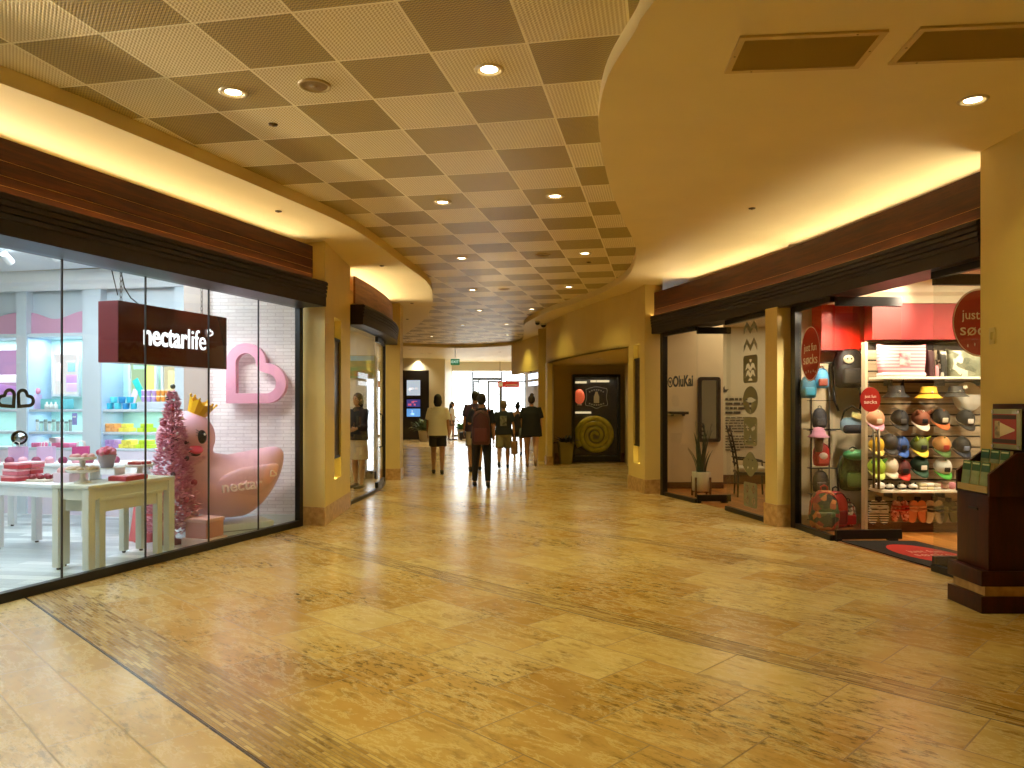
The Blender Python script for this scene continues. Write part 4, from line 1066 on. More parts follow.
# the bucket stands on a small acrylic riser
for o_, zz in ((t, .12),):
    o_.location.z += zz
t = thing('acrylic_riser', 'small clear riser under the flower bucket', 'riser', (s2[0], s2[1], zt))
mb = MB(); mb.box((0, 0, .113), (.26, .20, .012)); mb.build('shelf', mat('frosted_acrylic', 'D3DCE0', .15), t)
for sx in (-1, 1): mb = MB(); mb.box((sx*.12, 0, .054), (.01, .19, .107)); mb.build('side', mat('frosted_acrylic', 'D3DCE0', .15), t)
s3 = onA(cT1, .04, -.10)
t = thing('gift_set', 'flat red and pink gift set lying open on the console table', 'gift set', (s3[0], s3[1], zt), ANGA + R(6))
mb = MB(); mb.rbox((0, 0, .022), (.30, .20, .044), .006); mb.build('tray', mat('coral_red_card', 'B8434F', .45), t)
mb = MB(); mb.box((0, .0, .046), (.27, .17, .006)); mb.build('cover', mat('rose_card', 'DD8496', .4, c2='EBC3C6', vscale=22), t)
for i in range(4): mb = MB(); mb.box((-.09 + .06*i, .02, .050), (.045, .09, .004)); mb.build('panel', mat('pale_panel', 'F0DADA', .4), t)
s4 = onA(cT1, .33, .05)
t = cake_stand('single white cake stand with red bath bars on the console table', (s4[0], s4[1], zt), 1, .13)
for i in range(5):
    a_ = 2*PI*i/5; o = MB().rbox((0,0,.018), (.085, .055, .036), .006, rz=a_).build('bath_bar', mat('brick_red_soap', 'B24A44', .5)); o.location = (s4[0] + .065*math.cos(a_), s4[1] + .065*math.sin(a_), zt + .116); tag(o, 'brick red bath bar on the single cake stand', 'soap', 'red bath bars on the single cake stand')
# red boxes and trays on the edge table
zt3 = T3H + .006
M_REDBOX = mat('coral_gift_box', 'CE4A55', .4); M_PNKBOX = mat('pink_gift_box', 'E27B8C', .4)
def giftbox(label, loc, sx, sy, sz, rz, m, grp):
    t = thing('gift_box', label, 'box', loc, rz, grp)
    mb = MB(); mb.rbox((0, 0, sz*.4), (sx, sy, sz*.8), .004); mb.build('box', m, t)
    mb = MB(); mb.rbox((0, 0, sz*.8), (sx + .008, sy + .008, sz*.36), .004); mb.build('lid', mat('lid_' + m.name, 'EBA3AC' if m is M_REDBOX else 'F2C6CE', .4), t)
    return t
q = onA(cT3, -.10, .10)
k_ = 0
for i in range(3):
    for j in range(2):
        p = onA(cT3, -.10 + .16*j, .34 - .02*i)
        giftbox('%s gift box in the %s stack on the edge table, %s one' % (('coral', 'pink')[(i + j) % 2], ('near', 'far')[j], ('bottom', 'middle', 'top')[i]), (p[0], p[1], zt3 + .066*i), .15, .20, .062, ANGA, (M_REDBOX, M_PNKBOX)[(i + j) % 2], 'gift boxes stacked on the edge table')
p = onA(cT3, .02, .02)
t = thing('bath_sweet_tray', 'wooden tray of dark red bath sweets on the edge table', 'tray', (p[0], p[1], zt3), ANGA)
mb = MB(); mb.rbox((0, 0, .012), (.30, .26, .024), .006); mb.build('tray', mat('beige_tray', 'C9BDAA', .5), t)
for i in range(8):
    sweet('bath_sweet', 'dark red bath sweet on the tray of the edge table', (p[0] + .085*((i % 4) - 1.5), p[1] + .11*((i // 4) - .5), zt3 + .025), mat('dark_cherry_soap', '8E2F3C', .4), .035, .04, 'bath sweets on the edge table tray')
p = onA(cT3, .05, -.30)
t = thing('acrylic_bin', 'low pale bin of blush bath bombs on the edge table', 'bin', (p[0], p[1], zt3), ANGA)
mb = MB(); mb.rbox((0, 0, .05), (.30, .22, .10), .006); mb.build('bin', mat('pale_mauve_card', 'D9C3CF', .4), t)
for i in range(9): mb = MB(); mb.ball((.09*((i % 3) - 1), .065*((i // 3) - 1), .115), .04, 10, 8); mb.build('bath_bomb', mat('blush_bomb', 'DDAFAF', .6), t)
# pink things on the table before the shelves
zt4 = .806
for i, (x, lab) in enumerate(((-.62, 'mauve paper bag at the outer end of the shelf-side table'), (-.30, 'mauve paper bag in the middle of the shelf-side table'), (.10, 'magenta paper bag on the shelf-side table behind the console'))):
    p = (cT4[0] + x*math.cos(R(6)), cT4[1] + x*math.sin(R(6)))
    t = thing('paper_bag', lab, 'bag', (p[0], p[1], zt4), R(6 + 8*i), 'paper bags on the shelf-side table')
    mb = MB(); mb.prism([(-.09, -.05), (.09, -.05), (.09, .05), (-.09, .05)], 0, .19); mb.build('bag', (mat('mauve_paper', 'C9A3C6', .5), mat('lilac_paper', 'D3B4D6', .5), mat('magenta_paper', 'B8447E', .5))[i], t)
    for s in (-1, 1): mb = MB(); mb.tube([(-.04, s*.048, .19), (-.035, s*.05, .24), (0, s*.05, .26), (.035, s*.05, .24), (.04, s*.048, .19)], .005); mb.build('handle', M_CERAM, t)
for i in range(10):
    x = -.78 + .075*i*2.0; p = (cT4[0] + x*math.cos(R(6)) + .15*math.sin(R(6)), cT4[1] + x*math.sin(R(6)) - .17)
    sweet('bath_cake', 'frosted bath cake in the row on the shelf-side table', (p[0], p[1], zt4), (mat('frost_pink', 'E4A8B8', .5), mat('plum_cake', '8E3C5C', .5))[i % 2], .05, .065, 'bath cakes along the shelf-side table')
# cloth covered stand
t = thing('draped_stand', 'small stand draped in coral cloth behind the console table', 'stand', (-4.02, 8.45, .006))
mb = MB(); rr = random.Random(5); n = 36; vs = []
for z, r_ in ((0, .20), (.25, .175), (.42, .165), (.46, .155)):
    for i in range(n): 
        a_ = 2*PI*i/n; w_ = 1 + .09*math.sin(a_*9)*(1 - z/.46); vs.append((r_*w_*math.cos(a_), r_*w_*math.sin(a_), z))
mb.add(vs, [(l*n + i, l*n + (i+1) % n, (l+1)*n + (i+1) % n, (l+1)*n + i) for l in range(3) for i in range(n)] + [tuple(range(3*n, 4*n))], 0, True); mb.build('cloth', mat('coral_cloth', 'D86A6E', .8), t)

# ---------------------------------------------------------------- shelving wall of the heart shop
SHA, SHB = V(-4.16, 9.98), V(-9.6, 11.0)     # front line
sx = (SHA - SHB).normalized(); sy = V(-sx.y, sx.x)      # sx to the right, sy to the back
ANGS = math.atan2(sx.y, sx.x)
def sp(x, y=0.0):      # x = distance left of the right end (positive), y = into the wall
    p = SHA - sx*x + sy*y; return (p.x, p.y)
mb = MB(); a0 = sp(0, .45); a1 = sp(5.6, .45); mb.prism([sp(0, .45), sp(5.6, .45), sp(5.6, .55), sp(0, .55)], 0, 3.3); struct('wall_shelving_back', mb, mat('aqua_back_panel', 'BFE6E2', .45))
def PX0(px, y=0.0):      # distance along the shelving of a picture column
    k = (px - 512)/FPX; q = V(*sp(0, y)); dd = -sx
    return (k*q.y - q.x)/(dd.x - k*dd.y)
cE, cD, cC, cB, cA, cZ = PX0(176), PX0(102), PX0(84), PX0(28), PX0(18), PX0(-52)
cols = [(-.02, cE + .02), (cD, cC - cD), (cB, cA - cB), (cZ, .15)]
M_AQUA = mat('aqua_lit_niche', 'C6F0EA', .4)
bays = [(cE, cD, 'C'), (cC, cB, 'B'), (cA, cZ, 'A')]
def shelf_unit(x0, x1, nm, valance):
    """one bay: x measured leftwards from the right end"""
    t = thing('shelving_bay', {'C': 'pale blue shelving bay behind the tree with blue, lilac and orange jars', 'B': 'pale blue shelving bay with the white framed jar picture', 'A': 'pale blue shelving bay at the picture edge with lilac picture and mirror', 'Z': 'pale blue shelving bay just out of sight beside the lilac one'}[nm], 'shelving', (*sp((x0 + x1)/2), 0), ANGS, 'shelving bays along the back wall')
    W = x1 - x0
    mb = MB(); mb.box((0, .2, .44), (W, .40, .88)); mb.build('cabinet', mat('blush_cabinet', 'DCD3E2', .4), t)
    mb = MB(); mb.box((0, .2, .04), (W, .38, .08)); mb.build('kickboard', mat('grey_kick', '8E979E', .5), t)
    for z in (.90, 1.12, 1.425):
        mb = MB(); mb.rbox((0, .21, z), (W, .42, .035), .004); mb.build('shelf', M_GREYBLUE, t)
    mb = MB(); mb.box((0, .2, 2.455), (W, .42, .05)); mb.build('top_rail', M_GREYBLUE, t)
    mb = MB(); mb.box((0, .41, 1.65), (W, .02, 1.60)); mb.build('back_panel', M_AQUA, t)
    for s in (-1, 1): mb = MB(); mb.box((s*(W/2 - .006), .2, 1.65), (.012, .42, 1.6)); mb.build('side_panel', mat('pale_blue_panel', 'BCD6F0', .4), t)
    mb = MB(); mb.box((0, .12, 2.98), (W, .06, .98 - .34)); mb.build('upper_panel', M_GREYBLUE, t)
    # scalloped pink valance
    pts = [(-W/2, 2.48)] + [(W/2, 2.48)] + [(W/2 - W*i/16, 2.73 + .05*math.sin(2*PI*i/16*1.0 + 1.2)) for i in range(17)]
    mb = MB(); mb.plate([[(x, z) for x, z in pts]], frame((0, .085, 0), (1,0,0), (0,0,1)), .03); mb.build('scalloped_valance', mat('mauve_valance', 'CF9DB8', .5), t)
    return t
for x0, x1, nm in bays[:3]: shelf_unit(x0, x1, nm, True)
for x0, w_ in cols[:4]:
    mb = MB(); q = [sp(x0 - (.0), -.03), sp(x0 + w_, -.03), sp(x0 + w_, .44), sp(x0, .44)]; mb.prism(q, 0, 3.3); struct('column_shelving', mb, M_GREYBLUE)
mb = MB(); mb.sweep([sp(5.6), sp(-.02)], 1, [(-.02, 3.06), (.06, 3.06), (.10, 3.12), (.16, 3.16), (.20, 3.30), (-.02, 3.30)]); struct('trim_shop_cornice', mb, M_SHOPWHITE)
for x0, x1, nm in bays[:3]:
    c_ = sp((x0 + x1)/2, .18)
    for z in (1.40, 1.095):
        lamp('AREA', 'shelf_strip_lamp', (c_[0], c_[1], z), 2.2, (.82, 1.0, .97), (0, 0, ANGS), (x1 - x0)*.8, .1)
    lamp('AREA', 'shelf_strip_lamp', (c_[0], c_[1], 2.42), 6, (.90, .97, 1.0), (0, 0, ANGS), (x1 - x0)*.8, .15)
def lightbox(label, x, z, w_, h_, art, y=.30):
    t = thing('framed_picture', label, 'picture', (*sp(x, y), z), ANGS)
    mb = MB(); mb.plate([[(-w_/2, -h_/2), (w_/2, -h_/2), (w_/2, h_/2), (-w_/2, h_/2)], [(-w_/2 + .03, -h_/2 + .03), (w_/2 - .03, -h_/2 + .03), (w_/2 - .03, h_/2 - .03), (-w_/2 + .03, h_/2 - .03)]], frame((0, .03, 0), (1,0,0), (0,0,1)), .05); mb.build('frame', M_SHOPWHITE, t)
    mb = MB(); mb.box((0, .025, 0), (w_ - .05, .02, h_ - .05)); bk_ = mb.build('backlit_panel', art[0], t)
    for nm_, cx, cz, ww, hh, col, rot in art[1]:
        mb = MB(); mb.rbox((cx*w_, .010, cz*h_), (ww*w_, .012, hh*h_), .01, rot=Euler((0, R(rot), 0))); mb.build(nm_, mat('print_' + col, col, .5, emit=col, es=.35), bk_)
    return t
def PX(px):   # pixel column -> distance along the shelving (leftwards from the right end), on the niche plane
    k = (px - 512)/FPX; q = V(*sp(0, .30)); dd = -sx
    # q + dd*s : x = k*y
    return (k*q.y - q.x)/(dd.x - k*dd.y)
lw_ = emis('lightbox_white', 'FFFFFF', .9)
lightbox('white framed picture of lilac and blue jars in the middle bay', PX(66), 1.93, .44, .62, (lw_, [('printed_jar', .18, .16, .26, .2, '8FC4E8', 0), ('printed_lid', .18, .28, .3, .05, 'BCD8F0', 0), ('printed_jar', .2, -.10, .42, .18, 'C99BE0', 0), ('printed_jar', .2, -.30, .42, .18, 'D6B4EA', 0), ('printed_text', -.28, .05, .2, .4, 'F3D9DC', 0)]))
lightbox('white framed picture of a teal tube on lime and lilac behind the hanging sign', PX(143), 1.78, .44, .62, (emis('lightbox_lime', 'CFF5C0', .8), [('printed_tube', -.14, -.10, .22, .5, '2FC0B8', -28), ('printed_patch', .26, .1, .42, .7, 'E6F27A', 0), ('printed_patch', -.34, -.28, .2, .36, 'DCC8F2', 20), ('printed_patch', -.1, .4, .5, .12, 'B6F0C8', 0)]))
lightbox('small white framed pale yellow picture nearest the grey panel', PX(169.5), 1.86, .24, .42, (emis('lightbox_cream', 'FBEFC0', .85), [('printed_bottle', .08, -.05, .4, .6, 'F0DC96', 0)]))
lightbox('lilac picture with white script shapes at the picture edge', PX(4), 1.96, .56, .70, (emis('lightbox_lilac', 'D9AEE6', .7), [('printed_cloud', .12, -.12, .6, .16, 'FFF6FF', 0), ('printed_wave', .1, -.36, .8, .22, 'B985C9', 8)]))
def pot(label, x, z, y, m, r=.045, h=.075, grp=None, lid=None, cat='jar'):
    t = thing('jar', label, cat, (*sp(x, y), z), ANGS, grp)
    mb = MB(); mb.lathe([(0, 0), (r*.78, 0), (r*.84, h*.1), (r, h*.96), (r*.94, h), (0, h)], n=16); mb.build('body', m, t)
    if lid: mb = MB(); mb.lathe([(r*.98, h*.98), (r, h*1.18), (r*.9, h*1.25), (0, h*1.26)], n=16); mb.build('lid', lid, t)
    return t
ZS3, ZS2, ZS1 = 1.443, 1.138, .918
blues = (mat('cyan_cup', '2FB6D6', .35), mat('turquoise_cup', '55CFE0', .35), mat('blue_cup', '2E8FCB', .35))
for i in range(7):
    r_, c_ = divmod(i, 4); pot('bright blue cup stacked on the upper shelf behind the sign, %s' % (['first', 'second', 'third', 'fourth', 'fifth', 'sixth', 'seventh'][i] + ' of the pile'), PX(119 + 8*c_ + 4*r_), ZS3 + .085*r_, .12, blues[i % 3], .048, .082, 'blue cups on the upper shelf')
# raised shelf for lilac and orange jars
t = thing('shelf_riser', 'pale raised shelf under the lilac and orange jars', 'riser', (*sp(PX(163), .14), ZS3), ANGS)
mb = MB(); mb.rbox((0, 0, .05), (.42, .20, .10), .006); mb.build('block', M_GREYBLUE, t)
for i in range(6):
    r_, c_ = divmod(i, 3); pot('lilac jar on the raised shelf, %s' % ['bottom first', 'bottom second', 'bottom third', 'top first', 'top second', 'top third'][i], PX(152.5 + 5.2*c_), ZS3 + .10 + .082*r_, .12, mat('lilac_jar', 'B99BD6', .4), .034, .065, 'lilac jars on the raised shelf', mat('pale_lid', 'E3D9EC', .4))
for i in range(6):
    r_, c_ = divmod(i, 3); pot('orange jar on the raised shelf, %s' % ['bottom first', 'bottom second', 'bottom third', 'top first', 'top second', 'top third'][i], PX(167 + 4.6*c_), ZS3 + .10 + .082*r_, .12, mat('orange_jar', 'E0943A', .4), .031, .065, 'orange jars on the raised shelf', mat('cream_lid', 'F2DDB0', .4))
def sbox(label, x, z, y, w_, h_, d_, m, grp, name='soap_box', rz=0):
    o = MB().rbox((0, 0, h_/2), (w_, d_, h_), .006).build(name, m); o.location = (*sp(x, y), z); o.rotation_euler = (0, 0, ANGS + rz)
    return tag(o, label, 'box', grp)
M_OR = mat('peach_box', 'E8A868', .45); M_YE = mat('lemon_box', 'E8DC5C', .45); M_LI = mat('lime_box', 'C6E23C', .45); M_VI = mat('violet_box', 'B58FC9', .45); M_ROSE = mat('rose_box', 'D46A92', .45); M_WH = mat('white_box', 'E6ECEA', .45)
def rowboxes(px0, px1, n, z, m, txt, grp, layers=2, h=.055, y=.12):
    for l in range(layers):
        for i in range(n - l):
            px = lerp(px0, px1, (i + .5 + l*.5)/n)
            w_ = abs(PX(px1) - PX(px0))/n*.92
            sbox('%s, %s layer, %s' % (txt, ('bottom', 'upper')[l], ['first', 'second', 'third', 'fourth', 'fifth', 'sixth', 'seventh'][i]), PX(px), z + l*(h + .001), y, w_, h, .15, m, grp)
rowboxes(112, 130, 3, ZS2, M_OR, 'peach soap box on the middle shelf', 'peach boxes on the middle shelf')
rowboxes(131, 142, 2, ZS2, M_YE, 'lemon soap box on the middle shelf', 'lemon boxes on the middle shelf')
rowboxes(149, 162, 2, ZS2, M_LI, 'lime soap box on the middle shelf behind the tree', 'lime boxes on the middle shelf')
rowboxes(113, 130, 3, ZS1, M_VI, 'violet soap box on the lower shelf', 'violet boxes on the lower shelf')
rowboxes(131, 146, 3, ZS1, M_YE, 'lemon soap box on the lower shelf', 'lemon boxes on the lower shelf')
rowboxes(148, 163, 3, ZS1, M_LI, 'lime soap box on the lower shelf', 'lime boxes on the lower shelf')
rowboxes(36, 54, 3, ZS1, M_ROSE, 'rose soap box under the jar picture on the lower shelf', 'rose boxes on the lower shelf', 1, .06)
rowboxes(65, 83, 3, ZS1, M_ROSE, 'rose soap box by the column on the lower shelf', 'rose boxes by the column', 1, .06)
rowboxes(62, 70, 1, ZS1 + .062, mat('grey_rose_card', 'B8A6AC', .45), 'grey card box standing on the rose boxes', 'card on rose boxes', 1, .07, .13)
for i in range(12):
    px = 34 + 4.1*i
    t = pot('white bottle on the middle shelf of the picture bay, %s' % ['first', 'second', 'third', 'fourth', 'fifth', 'sixth', 'seventh', 'eighth', 'ninth', 'tenth', 'eleventh', 'twelfth'][i], PX(px), ZS2, .14, (M_WH, mat('grey_bottle', 'A9B5B0', .3), mat('pale_aqua_bottle', 'BFE0D6', .3))[(i*2) % 3], .024, .11 + .02*(i % 2), 'bottles on the middle shelf', mat('bottle_cap', '8F9C98', .4), 'bottle')
# pedestal and bow, teal box
t = thing('pedestal', 'lilac pedestal with a pink bow beside the jar picture', 'pedestal', (*sp(PX(43), .15), ZS3), ANGS)
mb = MB(); mb.rbox((0, 0, .10), (.13, .13, .20), .006); mb.build('block', mat('lilac_block', 'CDB8DE', .4), t)
for s in (-1, 1): mb = MB(); mb.ball((s*.045, 0, .25), (.05, .03, .045), 14, 10); mb.build('bow_loop', mat('bow_pink', 'E694B0', .5), t)
mb = MB(); mb.ball((0, -.01, .245), .022, 10, 8); mb.build('bow_knot', mat('bow_pink', 'E694B0', .5), t)
t = thing('display_cube', 'teal display cube holding white bottles under the jar picture', 'display box', (*sp(PX(65), .16), ZS3), ANGS)
mb = MB(); mb.rbox((0, 0, .07), (.36, .20, .14), .006); mb.build('cube', mat('teal_cube', '7CCBD0', .4), t)
for i in range(3): mb = MB(); mb.lathe([(0, 0), (.03, 0), (.03, .06), (.012, .075), (.012, .10), (0, .10)], c=(-.05 + .07*i, -.13, 0), n=12); mb.build('bottle', M_WH, t)
t = thing('price_card', 'small violet card fixed to the shelving column', 'card', (*sp(PX(94) + .02, -.036), 1.31), ANGS)
mb = MB(); mb.rbox((0, 0, 0), (.075, .008, .16), .003); mb.build('card', mat('violet_card', '8C8CC6', .4), t)
mb = MB(); mb.box((0, -.005, .03), (.05, .003, .02)); mb.build('print', M_WH, t)
# make-up mirror
t = thing('vanity_mirror', 'round dark vanity mirror on a thin stand at the picture edge', 'mirror', (-5.95, 9.18, zt4))
mb = MB(); mb.lathe([(0, 0), (.06, 0), (.055, .012), (.008, .018), (.007, .22), (0, .22)], n=18); mb.build('stand', M_BLACK, t)
Mx = Matrix.Translation((0, 0, .30)) @ Euler((R(80), 0, R(20))).to_matrix().to_4x4()
mb = MB(); mb.lathe([(.078, -.01), (.088, -.01), (.088, .01), (.078, .01)], n=28, M=Mx); mb.build('rim', M_BLACK, t)
mb = MB(); mb.lathe([(0, .004), (.08, .004), (.08, -.004), (0, -.004)], n=28, M=Mx); mb.build('glass', mat('mirror_silver', '9FA8AA', .03, metal=1.0), t)
# track spots
for i, (px, py, d) in enumerate(((6, 265, 8.8), (53, 263.5, 8.6), (92, 260, 8.4), (124, 252, 8.0), (150, 268, 8.9))):
    q = P(px, py, d)
    t = thing('track_spotlight', 'white track spotlight on the shop ceiling, %s counting from the picture edge' % ['first', 'second', 'third', 'fourth', 'fifth'][i], 'spotlight', (q.x, q.y, 3.30), R(15), 'track spotlights of the heart shop')
    mb = MB(); mb.cyl((0, 0, 0), (0, 0, -.06), .015, n=10); mb.build('stem', M_SHOPWHITE, t)
    mb = MB(); mb.cyl((0, -.06, -.06), (.02, .08, -.13), .038, .045, n=16); mb.build('head', M_SHOPWHITE, t)
    mb = MB(); mb.cyl((.0201, .081, -.1303), (.021, .087, -.133), .036, n=16); mb.build('lens', emis('cool_lens', 'F4FBFF', 8), t)
# ================================================================ SOCK SHOP
M_OVAL = mat('red_oval_vinyl', 'A3190C', .4); M_WL = mat('white_vinyl', 'EFE6DA', .45)
def oval(nm, label, M, rx, ry, words, cat='sign', rim=True):
    """red oval with white lettering on the glass; M places it (x right, y up, z towards the corridor)"""
    t = bpy.data.objects.new(nm, None); COL.objects.link(t); t.matrix_world = M; tag(t, label, cat)
    n = 40; el = lambda k: [(rx*k*math.cos(2*PI*i/n), ry*k*math.sin(2*PI*i/n)) for i in range(n)]
    mb = MB(); mb.plate([el(1)], Matrix.Identity(4), .006); mb.build('disc', M_OVAL, t)
    if rim: mb = MB(); mb.plate([el(.985), el(.955)], Matrix.Translation((0, 0, .0062)), .001); mb.build('rim_line', M_WL, t)
    for txt, y, s_, w_ in words:
        text('lettering', txt, s_*ry, frame((0, y*ry, .0075), (1,0,0), (0,1,0)), M_WL, t, .002, bold=.001*ry, width=w_*rx)
    return t
WORDS = [('just fun', .22, .40, 1.3), ('søcks', -.22, .50, 1.45)]
def drops(t, rx, ry):
    for i, x in enumerate((-.45, -.2, .05, .3, .5)):
        mb = MB(); mb.plate([[(x*rx + .018*ry*math.cos(a), -.68*ry + .05*ry*math.sin(a) + .04*ry*(i % 2)) for a in [2*PI*k/8 for k in range(8)]]], Matrix.Translation((0, 0, .0065)), .001); mb.build('dot_print', M_WL, t)
gx = V(3.54 - 3.47, 8.40 - 9.33).normalized()     # along the fixed pane, towards the camera
c_ = V(3.47, 9.33).lerp(V(3.54, 8.40), .50)
Mo = frame((c_.x - .02, c_.y - .002, 2.10), (gx.x, gx.y, 0), (0, 0, 1))
o = oval('oval_sign', 'red oval just fun socks sign on the fixed window pane by the column', Mo, .24, .32, WORDS); drops(o, .24, .32)
Mo = frame((4.265, 6.93 - .002 + (4.265 - 3.83)*math.tan(R(4)) - .03, 2.25), (1, math.tan(R(4)), 0), (0, 0, 1))
o = oval('oval_sign', 'large red oval just fun socks sign on the nearest glass door leaf', Mo, .265, .31, WORDS); drops(o, .265, .31)
Mo = frame((3.94, 8.36 + .38*math.tan(R(3)) - .02, 1.56), (1, math.tan(R(3)), 0), (0, 0, 1))
oval('oval_sign', 'small red oval sign at eye height on the open door leaf', Mo, .115, .135, [('just fun', .25, .34, 1.1), ('søcks', -.2, .42, 1.25)], rim=False)
# door mat
t = thing('door_mat', 'black door mat with a red oval in the sock shop doorway', 'mat', (4.09, 7.58, .006), 0)
mq = [(3.60 - 4.09, 8.30 - 7.58), (4.40 - 4.09, 8.30 - 7.58), (4.68 - 4.09, 6.86 - 7.58), (3.86 - 4.09, 6.86 - 7.58)]
mb = MB(); mb.prism(mq, 0, .012); mb.build('rubber', mat('black_mat', '14100E', .85, bump=.4, vscale=150), t)
n = 36; ca, sa = math.cos(R(-79)), math.sin(R(-79))
mb = MB(); mb.prism([(.05 + .50*math.cos(2*PI*i/n)*ca - .27*math.sin(2*PI*i/n)*sa, .50*math.cos(2*PI*i/n)*sa + .27*math.sin(2*PI*i/n)*ca) for i in range(n)], .012, .0135); mb.build('oval_print', mat('red_mat_print', 'B02318', .8), t)
text('lettering', 'just fun', .16, frame((.08, .10, .0145), (1, -.0, 0), (.0, 1, 0)), mat('pale_mat_print', 'D9A79A', .8), t, .001, width=.34)
text('lettering', 'søcks', .18, frame((.06, -.08, .0145), (1, 0, 0), (0, 1, 0)), mat('pale_mat_print', 'D9A79A', .8), t, .001, width=.36)
# red lit fascia block over the side display
t = thing('display_canopy', 'bright red curved canopy over the backpack display', 'canopy', (4.06, 9.30, 2.18))
prof = spline([(-.16, .0), (-.165, .3), (-.165, .58)], 6)
mb = MB(); mb.prism([(-.28, .30), (-.28, -.02), (.10, -.02), (.20, .0), (.28, .06), (.33, .15), (.33, .30)], 0, .60); mb.build('canopy', mat('bright_red_lacquer', 'D8210F', .3), t)
mb = MB(); mb.prism([(-.285, .30), (-.285, -.03), (.10, -.03), (.205, -.01), (.288, .054), (.34, .147), (.34, .30)], -.012, .014); mb.build('lower_edge', mat('dark_red_edge', '7E0F07', .35), t)
for i in range(9):
    mb = MB(); mb.ball((.335 + .0*i, .14, .06 + .06*i), .009, 8, 6); mb.build('bead_light', emis('bead_white', 'FFF3DC', 1.5), t)
# wire rods of the side display
for z, lab in ((2.02, 'upper'), (1.20, 'lower')):
    t = thing('display_rail', 'thin dark %s rail of the backpack display' % lab, 'rail', (3.95, 9.36, z), R(4))
    mb = MB(); mb.tube([(-.30, 0, 0), (.42, 0, 0)], .008); mb.build('rod', M_BLACK, t)
    for x in (-.28, .40): mb = MB(); mb.tube([(x, 0, 0), (x, .2, 0)], .006); mb.build('arm', M_BLACK, t)

# ---- hats
def cap(label, loc, crown, brim, logo=None, rz=0.0, s=1.08, ears=None, topm=None, tilt=38, grp='caps on the slatted wall'):
    """peaked cap hung on the wall, facing -y"""
    t = thing('baseball_cap', label, 'cap', loc, rz, grp); t.scale = (s, s, s)
    T = Euler((R(tilt), 0, 0)).to_matrix().to_4x4()
    mb = MB(); vs = []; n, m = 20, 8
    for i in range(m + 1):
        a = PI/2*i/m
        for j in range(n):
            b = 2*PI*j/n
            x = .088*math.sin(a + .0)*math.cos(b) if i else 0; y = .10*math.sin(a)*math.sin(b) if i else 0
            z = .115*math.cos(a)**.85 if math.cos(a) > 1e-6 else 0
            vs.append(T @ V(x, y, z))
    mb.add(vs, [(i*n + j, (i+1)*n + j, (i+1)*n + (j+1) % n, i*n + (j+1) % n) for i in range(m) for j in range(n)], 0, True)
    mb.build('crown', crown, t)
    mb = MB(); k = 12; top = []; bot = []
    for i in range(k + 1):
        b = PI + PI*i/k; w_ = math.sin(PI*i/k)
        for rr, lst in ((0, top), (1, top)):
            rx = .088*(1 if rr == 0 else 1.02); ry = .098 + (.075*w_**.7 if rr else 0)
            x = rx*math.cos(b); y = ry*math.sin(b)
            top.append(T @ V(x, y, .004 - .018*(x/.088)**2 - (.012*w_ if rr else 0)))
    vs = top + [p - T.to_3x3() @ V(0, 0, .006) for p in top]; o_ = len(top); fs = []
    for i in range(k):
        a, b2, c2, d2 = 2*i, 2*i + 1, 2*i + 3, 2*i + 2
        fs += [(a, b2, c2, d2), (o_ + a, o_ + d2, o_ + c2, o_ + b2), (b2, o_ + b2, o_ + c2, c2), (a, d2, o_ + d2, o_ + a)]
    fs += [(0, o_, o_ + 1, 1), (2*k, 2*k + 1, o_ + 2*k + 1, o_ + 2*k)]
    mb.add(vs, fs, 0, True); mb.build('brim', brim, t)
    mb = MB(); mb.ball(T @ V(0, 0, .116), .010, 8, 6); mb.build('button', topm or brim, t)
    if logo:
        mb = MB(); q = T @ V(0, -.088, .055); mb.rbox(q, (.06, .012, .05), .012, rot=Euler((R(tilt - 28), 0, 0))); mb.build('badge', logo, t)
    if ears:
        for sg in (-1, 1): mb = MB(); mb.cyl(T @ V(sg*.05, 0, .085), T @ V(sg*.075, -.01, .145), .026, .004, n=10); mb.build('ear', ears, t)
    # wall hook and strap loop that carry it
    mb = MB(); mb.tube([T @ V(0, .03, .11), V(0, .06, .13), V(0, .158, .12)], .005); mb.build('hook', mat('hook_steel', '9A968E', .3, metal=.8), t)
    return t
mc = lambda nm, h, r=.7: mat('cap_' + nm, h, r)
WX = lambda px, d=8.86: (px - 512)/FPX*d
WZ = lambda py, d=8.86: EYE - (py - HORIZON)/FPX*d
HY = SLY - .15
BLK = mc('black', '17130F'); NAV = mc('navy', '26467F'); YEL = mc('yellow', 'E8B82E'); GRN = mc('green', '3F9A33'); CRM = mc('cream', 'DDD0B4'); BRN = mc('brown', '7A4326'); RED = mc('red', 'B5281C'); ORG = mc('orange', 'C9672E'); LIM = mc('lime', 'A9C634'); PNK = mc('pink', 'DE98AE'); GRY = mc('grey', '5A574F'); OLV = mc('olive', '5E6A2E'); DGR = mc('forest', '1F3A28'); WHT = mc('white', 'E6E0D4')
def hang(px, py, *a, **k):
    lab = a[0]; return cap(lab, (WX(px, HY), HY, WZ(py, HY)), *a[1:], **k)
hang(875, 420, 'pink peaked cap with mauve brim beside the small red oval', mc('salmon', 'C98A66'), PNK, CRM)
hang(899, 420, 'plain black peaked cap under the black cat-eared hat', BLK, BLK, mc('gunmetal', '4A4640'))
hang(920, 420, 'brown and cream animal cap below the yellow bucket hat', BRN, CRM, BLK, ears=BRN)
hang(940, 419, 'black cap with an orange brim', BLK, ORG, CRM)
hang(965, 420, 'black cap with silver badge at the end of its row', BLK, BLK, WHT)
hang(876, 446, 'plain yellow cap with pale yellow brim', YEL, mc('butter', 'EBD268'), None, s=.95)
hang(889, 444, 'dark charcoal cap behind the door handles', mc('charcoal', '2A2622'), mc('charcoal2', '35302A'), None)
